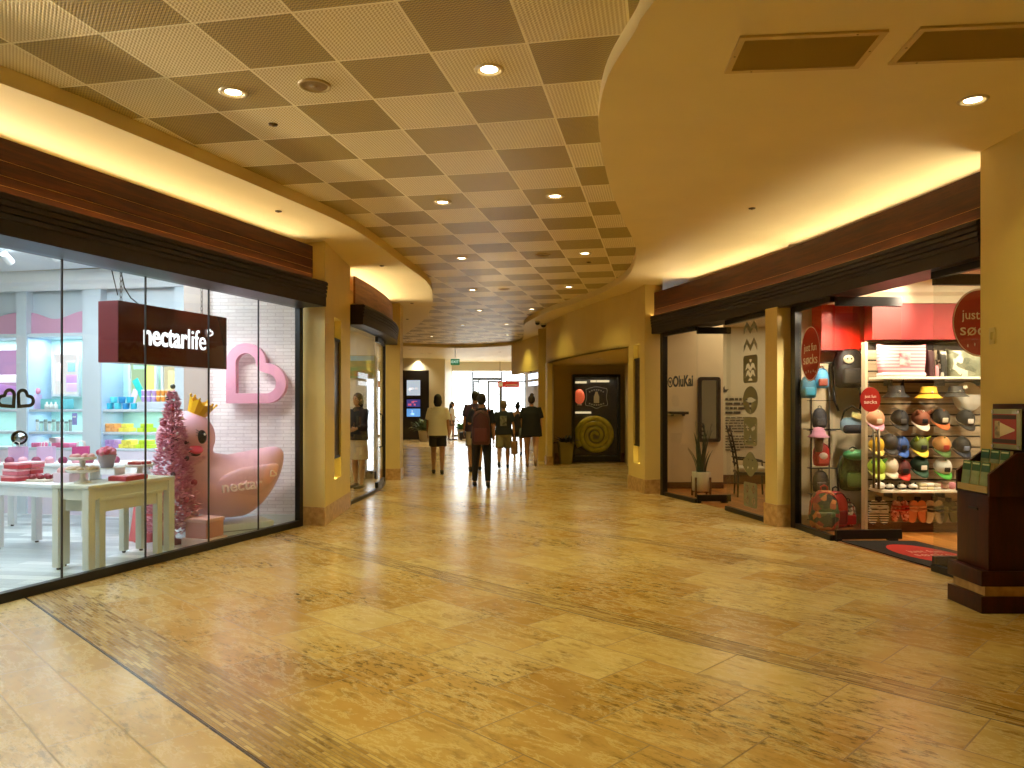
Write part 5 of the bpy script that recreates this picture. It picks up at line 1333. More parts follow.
hang(899.5, 446, 'royal blue cap beside the door handles', NAV, mc('royal', '2F57A0'), BLK)
hang(919, 446, 'olive and yellow animal cap', OLV, mc('sun', 'E3C640'), BLK, ears=LIM)
hang(941, 446, 'red and orange cap with a green brim', mc('tan_orange', 'C78A4A'), mc('leaf', '4A6A2A'), RED)
hang(961, 447, 'black cap with a grey blue badge', BLK, mc('midnight', '1B2334'), mc('steel_blue', '6F7F99'))
hang(876, 468, 'lime green cap with pale lime brim', LIM, mc('pale_lime', 'C9D96A'), None, ears=GRN)
hang(889, 467, 'beige cap behind the door handles', CRM, CRM, None)
hang(901, 469, 'maroon cap with a bright red brim', mc('maroon', '5A2018'), mc('scarlet', 'CF3A26'), BLK)
hang(919, 466, 'forest green cap with a white badge', DGR, mc('forest2', '2A4A32'), WHT)
hang(942, 468, 'white fronted black cap with a bright green brim', mc('white_front', 'DAD6CA'), mc('grass', '4CA83A'), BLK, s=1.08)
# bucket hats and the cat-eared hat on the top row
def bucket(label, px, py, m, band=None, ears=None, pom=None, s=1.0):
    t = thing('bucket_hat', label, 'hat', (WX(px, HY), HY - .02, WZ(py, HY)), 0, 'hats on the top row of the slatted wall'); t.scale = (s,)*3
    mb = MB(); mb.lathe([(0, .135), (.075, .13), (.086, .12), (.10, .045), (.106, .04), (.155, .0), (.158, -.004), (.15, -.004), (.10, .03), (.08, .11), (0, .12)], n=28, sy=.75); mb.build('hat', m, t)
    if band: mb = MB(); mb.lathe([(.1005, .045), (.106, .044), (.103, .062), (.098, .063)], n=28, sy=.76); mb.build('band', band, t)
    if ears:
        for sg in (-1, 1): mb = MB(); mb.cyl((sg*.07, 0, .11), (sg*.085, -.005, .20), .032, .004, n=10); mb.build('ear', ears, t)
    if pom: mb = MB(); mb.ball((.085, -.05, .11), .028, 10, 8); mb.build('pompom', pom, t)
    mb = MB(); mb.ball((0, -.085, .065), (.014, .008, .014), 8, 6); mb.build('badge', mc('badge_silver', 'B9B4A8'), t)
    mb = MB(); mb.tube([(0, .04, .125), (0, .11, .14), (0, .135, .14)], .005); mb.build('hook', mat('hook_steel', '9A968E', .3, metal=.8), t)
bucket('black cat-eared hat on the top row under the pink tote', 895, 397, BLK, None, BLK)
bucket('yellow bucket hat on the top row', 927.5, 398, YEL, mc('mustard', 'B8881C'))
bucket('grey black hat with a cream pompom at the end of the top row', 955, 396.5, mc('dark_grey_felt', '2E2B27'), GRY, None, CRM, .92)
# upper shelf with bags
zsh = WZ(377, SLY - .15)
t = thing('wall_shelf', 'long white upper shelf on the slatted wall', 'shelf', (4.86, SLY - .14, zsh), 0, 'shelves on the slatted wall')
mb = MB(); mb.rbox((0, 0, -.015), (1.34, .30, .03), .004); mb.build('board', mat('shelf_white', 'E9DFC9', .35), t)
for x in (-.5, .1, .55): mb = MB(); mb.prism([(0, .14), (0, -.06), (.006, -.06), (.006, .14)], -.10, -.03); mb.move(Matrix.Translation((x, 0, 0))); mb.build('bracket', M_BLACK, t)
def tote(label, px0, px1, h, m, d=.16, strap=None, flare=.12, base=None, motif=None, grp=None):
    y = SLY - .16; x0, x1 = WX(px0, y), WX(px1, y); W = x1 - x0
    t = thing('tote_bag', label, 'bag', ((x0 + x1)/2, y, zsh), 0, grp)
    mb = MB(); w0, w1 = W/2*(1 - flare), W/2
    rings = [(w0*.96, d/2*.95, 0), (w0, d/2, .01), (lerp(w0, w1, .5), d/2*1.05, h*.5), (w1*.98, d/2*.75, h*.9), (w1, d/2*.45, h)]
    vs = []; n = 32
    for rx, ry, z in rings:
        for j in range(n):
            a = 2*PI*j/n; ex = 2/5
            vs.append((rx*math.copysign(abs(math.cos(a))**ex, math.cos(a)), ry*math.copysign(abs(math.sin(a))**ex, math.sin(a)), z + (.02*abs(math.cos(a))**3 if z == h else 0)))
    mb.add(vs, [(i*n + j, i*n + (j+1) % n, (i+1)*n + (j+1) % n, (i+1)*n + j) for i in range(4) for j in range(n)] + [tuple(range(n))], 0, True)
    mb.build('body', m, t)
    if base: mb = MB(); mb.rbox((0, 0, .025), (w0*2 + .015, d*1.06, .05), .02); mb.build('base_panel', base, t)
    if strap:
        for sg in (-1, 1): mb = MB(); mb.tube([(-W*.2, sg*d*.25, h*.85), (-W*.17, sg*d*.3, h + .04), (0, sg*d*.3, h + .075), (W*.17, sg*d*.3, h + .04), (W*.2, sg*d*.25, h*.85)], .009); mb.build('handle', strap, t)
    if motif: mb = MB(); mb.rbox((0, -d*.53, h*.55), (W*.22, .01, h*.42), .02); mb.build('patch', motif, t)
    return t
tote('wide pink striped tote bag on the upper shelf', 877, 925, .36, stripe_material('pink_stripes', 'DE7F8C', 'EDB3B2', 26), .17, None, .12, stripe_material('pale_pink_stripes', 'E9B9B4', 'F3DAD2', 34), mat('tote_patch', 'E8C4BE', .6, c2='C65A6A', vscale=12))
tote('small dark maroon bag beside the pink tote', 926.5, 933.5, .30, mat('maroon_cloth', '3E1A18', .7), .10)
tote('small pink box bag in front of the maroon one', 934, 937.5, .13, mat('dusty_pink_cloth', 'C77F86', .6), .08, flare=.0)
tote('black bag with white dots on the upper shelf', 938, 945, .29, print_material('black_dots', ['14110E', '1C1814', 'CFC8BA', '14110E', '1A1612'], 22), .12)
tote('grey green patterned tote at the far end of the upper shelf', 946, 982, .30, print_material('sage_print', ['6E6F58', '8B8B70', 'D6D0BC', '585A46', '7C7C62'], 15), .17, None, .06)
# lower shelf with visors, folded socks and pink balls
zl = WZ(489, SLY - .15)
t = thing('wall_shelf', 'long lower shelf on the slatted wall above the sandals', 'shelf', (4.86, SLY - .14, zl), 0, 'shelves on the slatted wall')
mb = MB(); mb.rbox((0, 0, -.015), (1.34, .30, .03), .004); mb.build('board', mat('shelf_white', 'E9DFC9', .35), t)
for x in (-.5, .1, .55): mb = MB(); mb.prism([(0, .14), (0, -.06), (.006, -.06), (.006, .14)], -.10, -.03); mb.move(Matrix.Translation((x, 0, 0))); mb.build('bracket', M_BLACK, t)
def slipper(label, px, m, top, s=1.0):
    y = SLY - .18; t = thing('slipper', label, 'slipper', (WX(px, y), y, zl), 0, 'slippers on the lower shelf'); t.scale = (s,)*3
    mb = MB(); mb.ball((0, 0, .022), (.045, .11, .022), 18, 10); mb.build('sole', m, t)
    mb = MB(); mb.ball((0, -.045, .04), (.048, .06, .034), 18, 10); mb.build('upper', top, t)
    for sg in (-1, 1): mb = MB(); mb.ball((sg*.028, -.045, .075), (.014, .008, .014), 8, 6); mb.build('ear', BLK if top is WHT else top, t)
slipper('white slipper at the outer end of the lower shelf', 877, CRM, WHT, 1.25)
for i, px in enumerate((888, 900, 911)): slipper('white slipper with black ears, %s from the handles' % ('first', 'second', 'third')[i], px, BLK, WHT, .95)
for i in range(3):
    y = SLY - .17
    for l in range(2):
        o = MB().rbox((0, 0, .018), (.085, .16, .036), .014).build('folded_socks', (CRM, mc('butter_cream', 'E3D9A8'), WHT)[(i + l) % 3]); o.location = (WX(920 + 7*i, y), y, zl + .0365*l); tag(o, 'cream folded sock pair on the lower shelf, %s stack, %s' % (('first', 'middle', 'last')[i], ('bottom', 'top')[l]), 'socks', 'folded socks on the lower shelf')
for i, px in enumerate((938.5, 945, 952, 959)):
    y = SLY - .16; o = MB().ball((0, 0, .042), (.045, .045, .042), 16, 12).build('plush_ball', mc('ball_pink_%d' % (i % 2), ('D88A96', 'EBC3C0')[i % 2])); o.location = (WX(px, y), y, zl); tag(o, 'pink plush ball on the lower shelf, %s in the row' % ('first', 'second', 'third', 'fourth')[i], 'plush toy', 'plush balls on the lower shelf')
# hanging sandals
def sandal_pair(label, px, py, sole, strap, striped=False, s=1.0):
    t = thing('sandal_pair', label, 'sandals', (WX(px, SLY - .07), SLY - .06, WZ(py, SLY - .07)), 0, 'sandal pairs hanging under the lower shelf'); t.scale = (s, 1, s)
    for sg in (-1, 1):
        mb = MB(); n = 28
        pts = []
        for i in range(n):
            a = 2*PI*i/n; cs, sn_ = math.cos(a), math.sin(a); x = .050*math.copysign(abs(cs)**.7, cs)*(1 + .12*sn_); z = .125*math.copysign(abs(sn_)**.75, sn_); pts.append((x, z))
        M = frame((sg*.052, .02, -.14), (math.cos(R(6*sg)), 0, math.sin(R(6*sg))), (0, 0, 1))
        mb.plate([pts], M, .03); so = mb.build('sandal', sole, t, bevel=.006)
        mb = MB()
        mb.tube([M @ V(-.046, .05, .03), M @ V(-.025, .055, .055), M @ V(.0, .058, .062), M @ V(.025, .055, .055), M @ V(.046, .05, .03)], .013, 8); mb.build('strap', strap, so)
        mb = MB(); mb.tube([M @ V(-.046, .02, .03), M @ V(-.025, .015, .055), M @ V(.0, .012, .062), M @ V(.025, .015, .055), M @ V(.046, .02, .03)], .013, 8); mb.build('strap', strap, so)
    mb = MB(); mb.rbox((0, 0, -.01), (.07, .012, .07), .008); mb.build('hanger', BLK, t)
    mb = MB(); mb.tube([(0, 0, .02), (0, .04, .03), (0, .07, .03)], .005); mb.build('hook', mat('hook_steel', '9A968E', .3, metal=.8), t)
sandal_pair('black and white striped clogs hanging first under the lower shelf', 879, 499, stripe_material('bw_stripes', '1A1613', 'E3DCD0', 40), mc('white_strap', 'DAD4C8'), s=1.12)
sandal_pair('pink and red printed sandals hanging second', 900.5, 499, print_material('coral_print', ['C9665A', 'E7B4A6', '8E2A24', 'D98A7C'], 40), RED)
sandal_pair('orange sandals hanging in the middle', 918, 499, mc('coral_orange', 'D8875C'), mc('peach_strap', 'E0A37C'), s=1.05)
sandal_pair('cream sandals with black straps hanging fourth', 935, 499, CRM, mc('off_black', '2A2620'), s=1.08)
sandal_pair('olive sandals hanging last beside the brochure stand', 949, 500, mc('olive_sandal', '595A38'), mc('olive_strap', '7A7A52'))
# white round board at the end of the wall
t = thing('round_board', 'round white board leaning against the end of the slatted wall', 'board', (WX(969, SLY - .08), SLY - .05, WZ(397, SLY - .08)))
mb = MB(); mb.lathe([(0, -.012), (.17, -.012), (.175, 0), (.17, .012), (0, .012)], n=36, M=Matrix.Rotation(PI/2, 4, 'X')); mb.build('disc', mat('board_white', 'DAD5C4', .4), t)
mb = MB(); mb.box((0, .025, 0), (.04, .03, .04)); mb.build('mount', M_BLACK, t)
# ---- backpacks and bags of the side display
def backpack(label, loc, s, m, pocket, trim, rz=0.0, extra=None, straps=True, grp=None):
    t = thing('backpack', label, 'backpack', loc, rz, grp); t.scale = (s,)*3
    mb = MB(); mb.loft([(0, 0, 0, .10, .05), (0, 0, .02, .13, .075), (0, 0, .14, .145, .085), (0, 0, .27, .135, .075), (0, 0, .35, .10, .055), (0, 0, .385, .05, .03), (0, 0, .39, .0, .0)], 28); mb.build('body', m, t)
    mb = MB(); mb.rbox((0, -.078, .11), (.18, .05, .15), .035); mb.build('pocket', pocket, t)
    mb = MB(); mb.tube([(-.03, 0, .38), (-.03, 0, .42), (0, 0, .435), (.03, 0, .42), (.03, 0, .38)], .008); mb.build('handle', trim, t)
    mb = MB(); mb.tube([(-.13, -.03, .2), (-.115, -.035, .3), (-.06, -.045, .36), (0, -.05, .373), (.06, -.045, .36), (.115, -.035, .3), (.13, -.03, .2)], .005); mb.build('zip', trim, t)
    if straps:
        for sg in (-1, 1): mb = MB(); mb.tube([(sg*.09, .06, .34), (sg*.12, .10, .2), (sg*.12, .07, .02), (sg*.13, .02, -.12), (sg*.10, .0, -.22)], .011); mb.build('strap', trim, t)
    if extra: extra(t)
    return t
DY = 9.33
def BX(px, d=DY): return (px - 512)/FPX*d
def BZ(py, d=DY): return EYE - (py - HORIZON)/FPX*d
M_HB = mat('black_quilted_cloth', '17120F', .55)
def skull(t):
    mb = MB(); mb.ball((-.04, -.085, .27), (.05, .02, .042), 14, 10); mb.build('patch', mat('bone_patch', 'CDBF9A', .6), t)
    for sg in (-1, 1): mb = MB(); mb.ball((-.04 + sg*.018, -.103, .275), .009, 8, 6); mb.build('patch_mark', BLK, t)
backpack('black backpack with a cream patch hanging highest on the display', (BX(849), DY, BZ(388)), 1.28, M_HB, mat('black_pocket', '2B2622', .5), M_BLACK, 0, skull)
def shoes(t): pass
t = thing('belt_bag', 'pale blue and black belt bag hanging in the middle of the display', 'bag', (BX(852), DY - .02, BZ(433)))
mb = MB(); mb.rbox((0, 0, .10), (.30, .13, .18), .06); mb.build('body', mat('pale_blue_cloth', '8FB0C9', .6), t)
mb = MB(); mb.rbox((0, -.05, .05), (.27, .09, .11), .04); mb.build('pocket', mat('dark_blue_cloth', '262C3A', .6), t)
mb = MB(); mb.rbox((.02, -.07, .21), (.13, .02, .08), .006, rot=Euler((R(-20), R(18), 0))); mb.build('tag', mat('yellow_cream_tag', 'DCCB86', .5), t)
mb = MB(); mb.tube([(-.14, 0, .15), (-.10, .01, .27), (0, .02, .33), (.10, .01, .27), (.14, 0, .15)], .012); mb.build('strap', M_BLACK, t)
def frog(t):
    mb = MB(); mb.ball((.0, -.07, .36), (.13, .09, .055), 18, 12); mb.build('frog_head', mat('frog_green', '4BA068', .5), t)
    for sg in (-1, 1): mb = MB(); mb.ball((sg*.055, -.10, .405), .022, 10, 8); mb.build('frog_eye', mat('frog_eye_cream', 'DCD8B0', .4), t)
backpack('round green frog backpack with dangling straps', (BX(852), DY - .03, BZ(490)), 1.22, mat('moss_plush', '51682A', .9, bump=.6, vscale=60, c2='2F4416'), mat('moss_pocket', '5F7832', .9), mat('dark_strap', '23201A', .6), 0, frog)
backpack('small cream and red print backpack standing on the floor', (BX(846), DY - .05, .02), .78, print_material('cream_red_print', ['CDBE9C', 'A23426', '3A2A20', 'D9CDB0', '8A7F66'], 26), RED, M_BLACK, R(12), None, False)
FY = 9.0
def FXp(px, d=FY): return (px - 512)/FPX*d
backpack('large dark floral backpack standing on the floor behind the fixed pane', (FXp(824), FY, .02), 1.22, print_material('floral_print', ['23301C', '3C4A22', '8A4A22', 'A8682E', '1C2416', '7A2A1E'], 20), print_material('floral_print', [], 20), mat('red_piping', 'A82A20', .5), R(-10), None, False)
backpack('red backpack half behind the floral one', (FXp(836, 9.22), 9.24, .02), 1.12, mat('red_nylon', 'A5241E', .5), mat('dark_red_nylon', '6E1A16', .5), M_BLACK, R(8), None, False)
def face_patch(t):
    mb = MB(); mb.ball((0, -.09, .17), (.075, .03, .06), 14, 10); mb.build('patch', mat('pale_patch', 'D3C3B4', .6), t)
backpack('red child backpack with a pale patch behind the fixed pane', (FXp(822, 9.15), 9.17, WZ(466, 9.15)), .72, mat('cherry_nylon', 'A3221E', .5), mat('cherry_pocket', 'BF4A40', .5), M_BLACK, 0, face_patch, False)
backpack('dark brown backpack hanging below the red child backpack', (FXp(821, 9.15), 9.17, WZ(492, 9.15)), .66, mat('dark_brown_nylon', '2E2420', .5), mat('dark_brown_pocket', '43362E', .5), M_BLACK, 0, None, False)
backpack('teal backpack hanging behind the red oval sign', (FXp(809, 9.2), 9.22, WZ(398, 9.2)), .70, mat('teal_nylon', '1F5F7A', .5), mat('teal_pocket', '2C7C98', .5), M_BLACK, 0, None, False)
backpack('sky blue backpack hanging beside the teal one', (FXp(823, 9.2), 9.24, WZ(388, 9.2)), .62, mat('sky_nylon', '3E8FB8', .5), mat('red_brown_pocket', '7E3A2A', .5), M_BLACK, 0, None, False)
backpack('small charcoal backpack above the pink sun hat', (FXp(821, 9.2), 9.24, WZ(428, 9.2)), .62, mat('charcoal_nylon', '2A2A30', .5), mat('charcoal_pocket', '3C3C44', .5), M_BLACK, 0, None, False)
t = thing('sun_hat', 'pink brimmed sun hat on a brown hat form', 'hat', (FXp(819, 9.05), 9.06, WZ(452, 9.05)))
mb = MB(); mb.lathe([(.035, 0), (.045, .02), (.05, .10), (.06, .18), (.0, .20)], n=18); mb.build('form', mat('brown_form', '6E5238', .6), t)
mb = MB(); mb.lathe([(0, .30), (.05, .29), (.075, .25), (.08, .215), (.13, .18), (.125, .175), (.07, .20), (0, .205)], n=28); mb.build('hat', mat('orchid_pink_felt', 'C78AA6', .8), t)
# a slim shelf stack that carries the small things behind the pane
t = thing('display_stand', 'thin wire display stand behind the fixed pane', 'stand', (FXp(820, 9.28), 9.30, 0))
for x in (-.10, .12): mb = MB(); mb.tube([(x, 0, .012), (x, 0, 2.0)], .008); mb.build('post', M_BLACK, t)
for z in (.10, WZ(493, 9.15) - .02, WZ(467, 9.15) - .02, WZ(429, 9.2) - .02, WZ(399, 9.2) - .02):
    mb = MB(); mb.box((0, -.07, z), (.30, .14, .008)); mb.build('wire_shelf', M_BLACK, t)
# ================================================================ FOOTWEAR SHOP
M_VIN = mat('dark_slate_vinyl', '3A3E40', .5); M_OLV_V = mat('olive_vinyl', '7D7A5C', .5)
ga, gb = V(*g1), V(*g2); gd = (gb - ga).normalized(); gn = V(gd.y, -gd.x)
if gn.x > 0: gn = -gn
def on_pane(a, d, s, z, off=.009): p = a + d*s + gn*off; return (p.x, p.y, z)
t = bpy.data.objects.new('shop_name_decal', None); COL.objects.link(t); t.matrix_world = frame(on_pane(ga, gd, .60, 1.87), (gd.x, gd.y, 0), (0, 0, 1)); tag(t, 'dark OluKai lettering with hook mark on the glass of the footwear shop', 'sign')
text('lettering', 'OluKai', .24, frame((.05, 0, 0), (1,0,0), (0,1,0)), M_VIN, t, .003, bold=.008, width=.64)
mb = MB(); n = 20
mb.plate([[(.085*math.cos(2*PI*i/n) - .36, .085*math.sin(2*PI*i/n)) for i in range(n)], [(.062*math.cos(2*PI*i/n) - .36, .062*math.sin(2*PI*i/n)) for i in range(n)]], Matrix.Identity(4), .003)
mb.build('ring_mark', M_VIN, t)
mb = MB(); mb.plate([[(-.40, .03), (-.36, -.045), (-.32, .03), (-.345, .03), (-.36, -.005), (-.375, .03)]], Matrix.Identity(4), .003); mb.build('hook_mark', M_VIN, t)
# olive motifs on the fixed pane
pa, pd = V(*g3), (V(*g4) - V(*g3)).normalized()
PL = (V(*g4) - V(*g3)).length
def motif(name_txt, z, loops_list, col=M_OLV_V):
    c_ = pa + pd*(.63*PL) + gn*.009
    t = bpy.data.objects.new('window_motif', None); COL.objects.link(t); t.matrix_world = frame((c_.x, c_.y, z), (pd.x, pd.y, 0), (0, 0, 1)); tag(t, name_txt, 'decal', 'olive motifs on the footwear shop pane')
    for i, loops in enumerate(loops_list):
        mb = MB(); mb.plate(loops, Matrix.Identity(4), .003); mb.build('vinyl', col, t)
    return t
def rrect(w_, h_, r, k=5):
    out = []
    for cx, cy, a0 in ((w_/2 - r, h_/2 - r, 0), (-w_/2 + r, h_/2 - r, PI/2), (-w_/2 + r, -h_/2 + r, PI), (w_/2 - r, -h_/2 + r, 1.5*PI)):
        out += [(cx + r*math.cos(a0 + PI/2*i/k), cy + r*math.sin(a0 + PI/2*i/k)) for i in range(k + 1)]
    return out
def ell(cx, cy, rx, ry, n=24): return [(cx + rx*math.cos(2*PI*i/n), cy + ry*math.sin(2*PI*i/n)) for i in range(n)]
def zig(y, th): return [(-.19, y), (-.19, y + th), (-.10, y + th + .10), (0, y + th), (.10, y + th + .10), (.19, y + th), (.19, y), (.10, y + .10), (0, y), (-.10, y + .10)]
motif('pair of olive zigzag bands, topmost motif on the footwear shop glass', 2.42, [[zig(.03, .075)], [zig(-.20, .075)]])
def frond(y, w_): return [(0, y - .03), (w_*.5, y + .02), (w_, y - .02), (w_*.7, y + .07), (w_*.25, y + .08), (0, y + .03), (-w_*.25, y + .08), (-w_*.7, y + .07), (-w_, y - .02), (-w_*.5, y + .02)]
motif('olive rounded square motif with a pale plant on the footwear shop glass', 1.98, [[rrect(.40, .37, .05), [(-.03, .13), (.05, .13), (.02, .09), (-.01, .09)], frond(.0, .15), frond(-.09, .14), [(-.07, -.155), (.07, -.155), (.03, -.125), (-.03, -.125)]]])
star = []
for i in range(8):
    a = PI/2 + PI*i/4; rr = (.19 if i % 4 == 0 else .165) if i % 2 == 0 else .05; star.append((rr*math.cos(a), rr*math.sin(a)))
motif('olive oval motif with a pale four-point star on the footwear shop glass', 1.565, [[ell(0, 0, .21, .185, 32), star]])
motif('olive square mask motif on the footwear shop glass', 1.15, [[rrect(.38, .38, .05), [(-.15, .10), (-.02, .04), (-.05, .0), (-.13, .03)], [(.15, .10), (.13, .03), (.05, .0), (.02, .04)], [(0, -.04), (.04, -.12), (-.04, -.12)], [(-.14, -.10), (-.08, -.15), (-.13, -.15)], [(.14, -.10), (.13, -.15), (.08, -.15)]]])
blob = [(.20*math.cos(2*PI*i/32)*(1 + .10*math.cos(4*2*PI*i/32)), .15*math.sin(2*PI*i/32)*(1 + .10*math.cos(4*2*PI*i/32))) for i in range(32)]
motif('olive rounded turtle-like motif with dots on the footwear shop glass', .71, [[blob, ell(-.07, -.05, .018, .018, 10), ell(.07, -.05, .018, .018, 10), ell(-.06, .06, .015, .015, 10), ell(.06, .06, .015, .015, 10)]])
dm = lambda cx, cy, r: [(cx, cy + r), (cx - r*.8, cy), (cx, cy - r), (cx + r*.8, cy)]
motif('olive square motif with four diamonds, lowest on the footwear shop glass', .30, [[rrect(.38, .33, .04), dm(-.09, .08, .065), dm(.09, .08, .065), dm(-.09, -.08, .065), dm(.09, -.08, .065)]] + [[dm(x, y, .035)] for x in (-.09, .09) for y in (-.08, .08)])
# printed text on the back wall
t = thing('wall_text', 'block of small dark printed text on the pale wall behind the chair', 'wall text', (4.33, 14.385, 1.18))
def bars(parent, nm, rows, x0, wmax, z0, dz, h, seed):
    rr = random.Random(seed); mb = MB()
    for r_ in range(rows):
        x = x0; end = x0 + wmax*(rr.uniform(.75, 1.0) if r_ < rows - 1 else .5)
        while x < end:
            w_ = rr.uniform(.03, .11)*(h/.022)**.5; mb.box((min(x + w_, end + .02)/2 + x/2, -.003, z0 - dz*r_), (w_, .004, h)); x += w_ + .018
    return mb.build(nm, mat('print_charcoal', '4A463C', .7), parent)
bars(t, 'heading_print', 4, -.29, .52, .43, .085, .045, 4)
bars(t, 'body_print', 6, -.29, .58, .08, .052, .02, 5)
bars(t, 'lower_body_print', 6, -.29, .58, -.27, .052, .02, 6)
mb = MB()
for a in (20, 70, 120): mb.plate([[(0, 0), (.03, .05), (.02, .12), (-.02, .06)]], frame((-.33, -.003, .56), (1,0,0), (0,0,1)) @ Matrix.Rotation(R(a - 70), 4, 'Z'), .003)
mb.build('leaf_mark', mat('print_charcoal', '4A463C', .7), t)
# snake plant in a stand
t = thing('potted_snake_plant', 'tall snake plant in a pale pot on a wooden stand behind the glass door', 'plant', (3.10, 12.45, .006))
mb = MB(); mb.lathe([(0, .09), (.135, .09), (.145, .10), (.15, .40), (.14, .405), (.135, .37), (0, .37)], n=28); mb.build('pot', mat('cream_ceramic', 'D6CDB6', .4), t)
mb = MB(); mb.lathe([(0, .372), (.134, .372)], n=20); mb.build('soil', mat('dark_soil', '2A2018', .9), t)
for i in range(4):
    a = PI/4 + PI/2*i; mb = MB(); mb.rbox((.168*math.cos(a), .168*math.sin(a), .16), (.028, .028, .32), .006, rz=a); mb.build('leg', wood_material('walnut_stand', '4A2C16', '6A4222', '825532') if 'walnut_stand' not in _M else _M['walnut_stand'], t)
for i in range(2):
    mb = MB(); mb.box((0, 0, .075), (.32, .024, .024), PI/4 + PI/2*i); mb.build('cross_bar', _M['walnut_stand'], t)
rr = random.Random(9)
for i in range(20):
    a = rr.uniform(0, 2*PI); r0 = rr.uniform(.01, .08); h = rr.uniform(.36, .86); tw = rr.uniform(-.6, .6); lean = rr.uniform(.05, .20)
    mb = MB(); vs = []; k = 7
    for j in range(k + 1):
        s_ = j/k; w_ = .030*(1 - s_**3)*(.75 + .5*s_*(1 - s_)*2) + .001; an = a + tw*s_
        cx = (r0 + lean*s_*s_)*math.cos(a); cy = (r0 + lean*s_*s_)*math.sin(a)
        tx, ty = -math.sin(an), math.cos(an)
        vs += [(cx - tx*w_, cy - ty*w_, .37 + h*s_), (cx + .006*math.cos(an), cy + .006*math.sin(an), .37 + h*s_), (cx + tx*w_, cy + ty*w_, .37 + h*s_)]
    mb.add(vs, [q for j in range(k) for q in ((j*3, j*3+1, j*3+4, j*3+3), (j*3+1, j*3+2, j*3+5, j*3+4))], 0, True)
    mb.build('leaf', mat('snake_leaf', '3F5230', .5, c2='1E2C18', vscale=30, stretch=(1, 1, 6)), t)
# mirror
t = thing('framed_mirror', 'dark thick framed mirror on the shop side wall behind the snake plant', 'mirror', (3.52, 13.57, 1.42))
mb = MB(); mb.plate([rrect(.40, 1.16, .05), rrect(.28, 1.04, .03)], frame((0, .03, 0), (1,0,0), (0,0,1)), .06); mb.build('frame', mat('ebony_frame', '20150D', .35), t)
mb = MB(); mb.box((0, .015, 0), (.30, .008, 1.06)); mb.build('glass', mat('mirror_silver', '9FA8AA', .03, metal=1.0), t)
t = thing('wall_shelf', 'short dark display shelf on the footwear shop wall beside the lettering', 'shelf', (2.95, 13.50, 1.36))
mb = MB(); mb.rbox((0, 0, 0), (.34, .20, .05), .006); mb.build('board', mat('ebony_frame', '20150D', .35), t)
for x in (-.1, .1): mb = MB(); mb.box((x, .02, -.04), (.02, .14, .03)); mb.build('bracket', M_BLACK, t)
# lounge chair with woven back
t = thing('lounge_chair', 'low wooden lounge chair with dark slatted back and pale seat cushion', 'chair', (3.92, 12.5, .006), R(80))
t.scale = (.88, .88, .94)
wl = _M['walnut_stand']
for x in (-.28, .28):
    for y in (-.26, .26): mb = MB(); mb.tube([(x, y, 0), (x*.96, y*.94, .42)], [.016, .02]); mb.build('leg', mat('ebony_frame', '20150D', .35), t)
mb = MB(); mb.rbox((0, 0, .41), (.60, .56, .05), .01); mb.build('seat_frame', mat('ebony_frame', '20150D', .35), t)
mb = MB(); mb.rbox((0, 0, .47), (.54, .52, .09), .035); mb.build('seat_cushion', mat('cream_cushion', 'CFC4A6', .85), t)
for x in (-.25, .25): mb = MB(); mb.tube([(x, .24, .42), (x, .30, .80), (x, .40, 1.22)], .018); mb.build('back_post', mat('ebony_frame', '20150D', .35), t)
for i in range(7):
    z = .58 + .095*i; y = lerp(.27, .385, (z - .55)/.65); mb = MB(); mb.tube([(-.25, y, z), (0, y + .035, z + .01), (.25, y, z)], .017); mb.build('back_slat', mat('ebony_frame', '20150D', .35), t)
for x in (-.29, .29): mb = MB(); mb.tube([(x, -.26, .42), (x, -.25, .60), (x, -.1, .63), (x, .28, .66)], .015); mb.build('armrest', mat('ebony_frame', '20150D', .35), t)

# ================================================================ SECOND LEFT SHOP
t = thing('wall_poster', 'green and orange landscape poster on the pale wall of the curved shop', 'poster', (-3.10, 15.46, 2.28))
mb = MB(); mb.box((0, 0, 0), (.62, .03, .46)); mb.build('board', mat('poster_green', '6FA36A', .5, c2='C9A25A', vscale=3, stretch=(.6, 1, 2.4)), t)
mb = MB(); mb.box((0, -.017, .17), (.60, .006, .10)); mb.build('sky_print', mat('poster_sky', 'A8CBD6', .5), t)
mb = MB(); mb.box((.05, -.017, -.14), (.46, .006, .10)); mb.build('ground_print', mat('poster_orange', 'C98246', .5, c2='8EA050', vscale=9), t)
t = thing('window_glow_panel', 'tall white glowing panel standing in for the bright window beyond the curved shop door', 'window glow', (-2.87, 15.44, .15))  # added glowing panel in place of a bright window beyond the door
mb = MB(); mb.rbox((0, .0, .95), (.20, .08, 1.9), .01); mb.build('housing', M_SHOPWHITE, t)
mb = MB(); mb.box((0, -.043, .95), (.12, .008, 1.84)); mb.build('lit_face', emis('panel_white', 'F4F8FF', 4.0), t)
mb = MB(); mb.box((0, 0, -.07), (.2, .10, .14)); mb.build('base', M_BLACK, t)
t = thing('counter', 'dark topped pale counter inside the curved shop', 'counter', (-3.75, 14.9, 0))
mb = MB(); mb.rbox((0, 0, .45), (1.3, .5, .90), .01); mb.build('body', mat('counter_white', 'DAD4C6', .4), t)
mb = MB(); mb.rbox((0, 0, .925), (1.36, .56, .05), .01); mb.build('worktop', mat('counter_dark', '2C2824', .3), t)
mb = MB(); mb.box((-.0, -.252, .06), (1.28, .006, .10)); mb.build('kickboard', M_BLACK, t)
t = thing('garment_rail', 'steel rail of dark garments inside the curved shop', 'clothes rail', (-3.35, 12.3, 0), R(80))
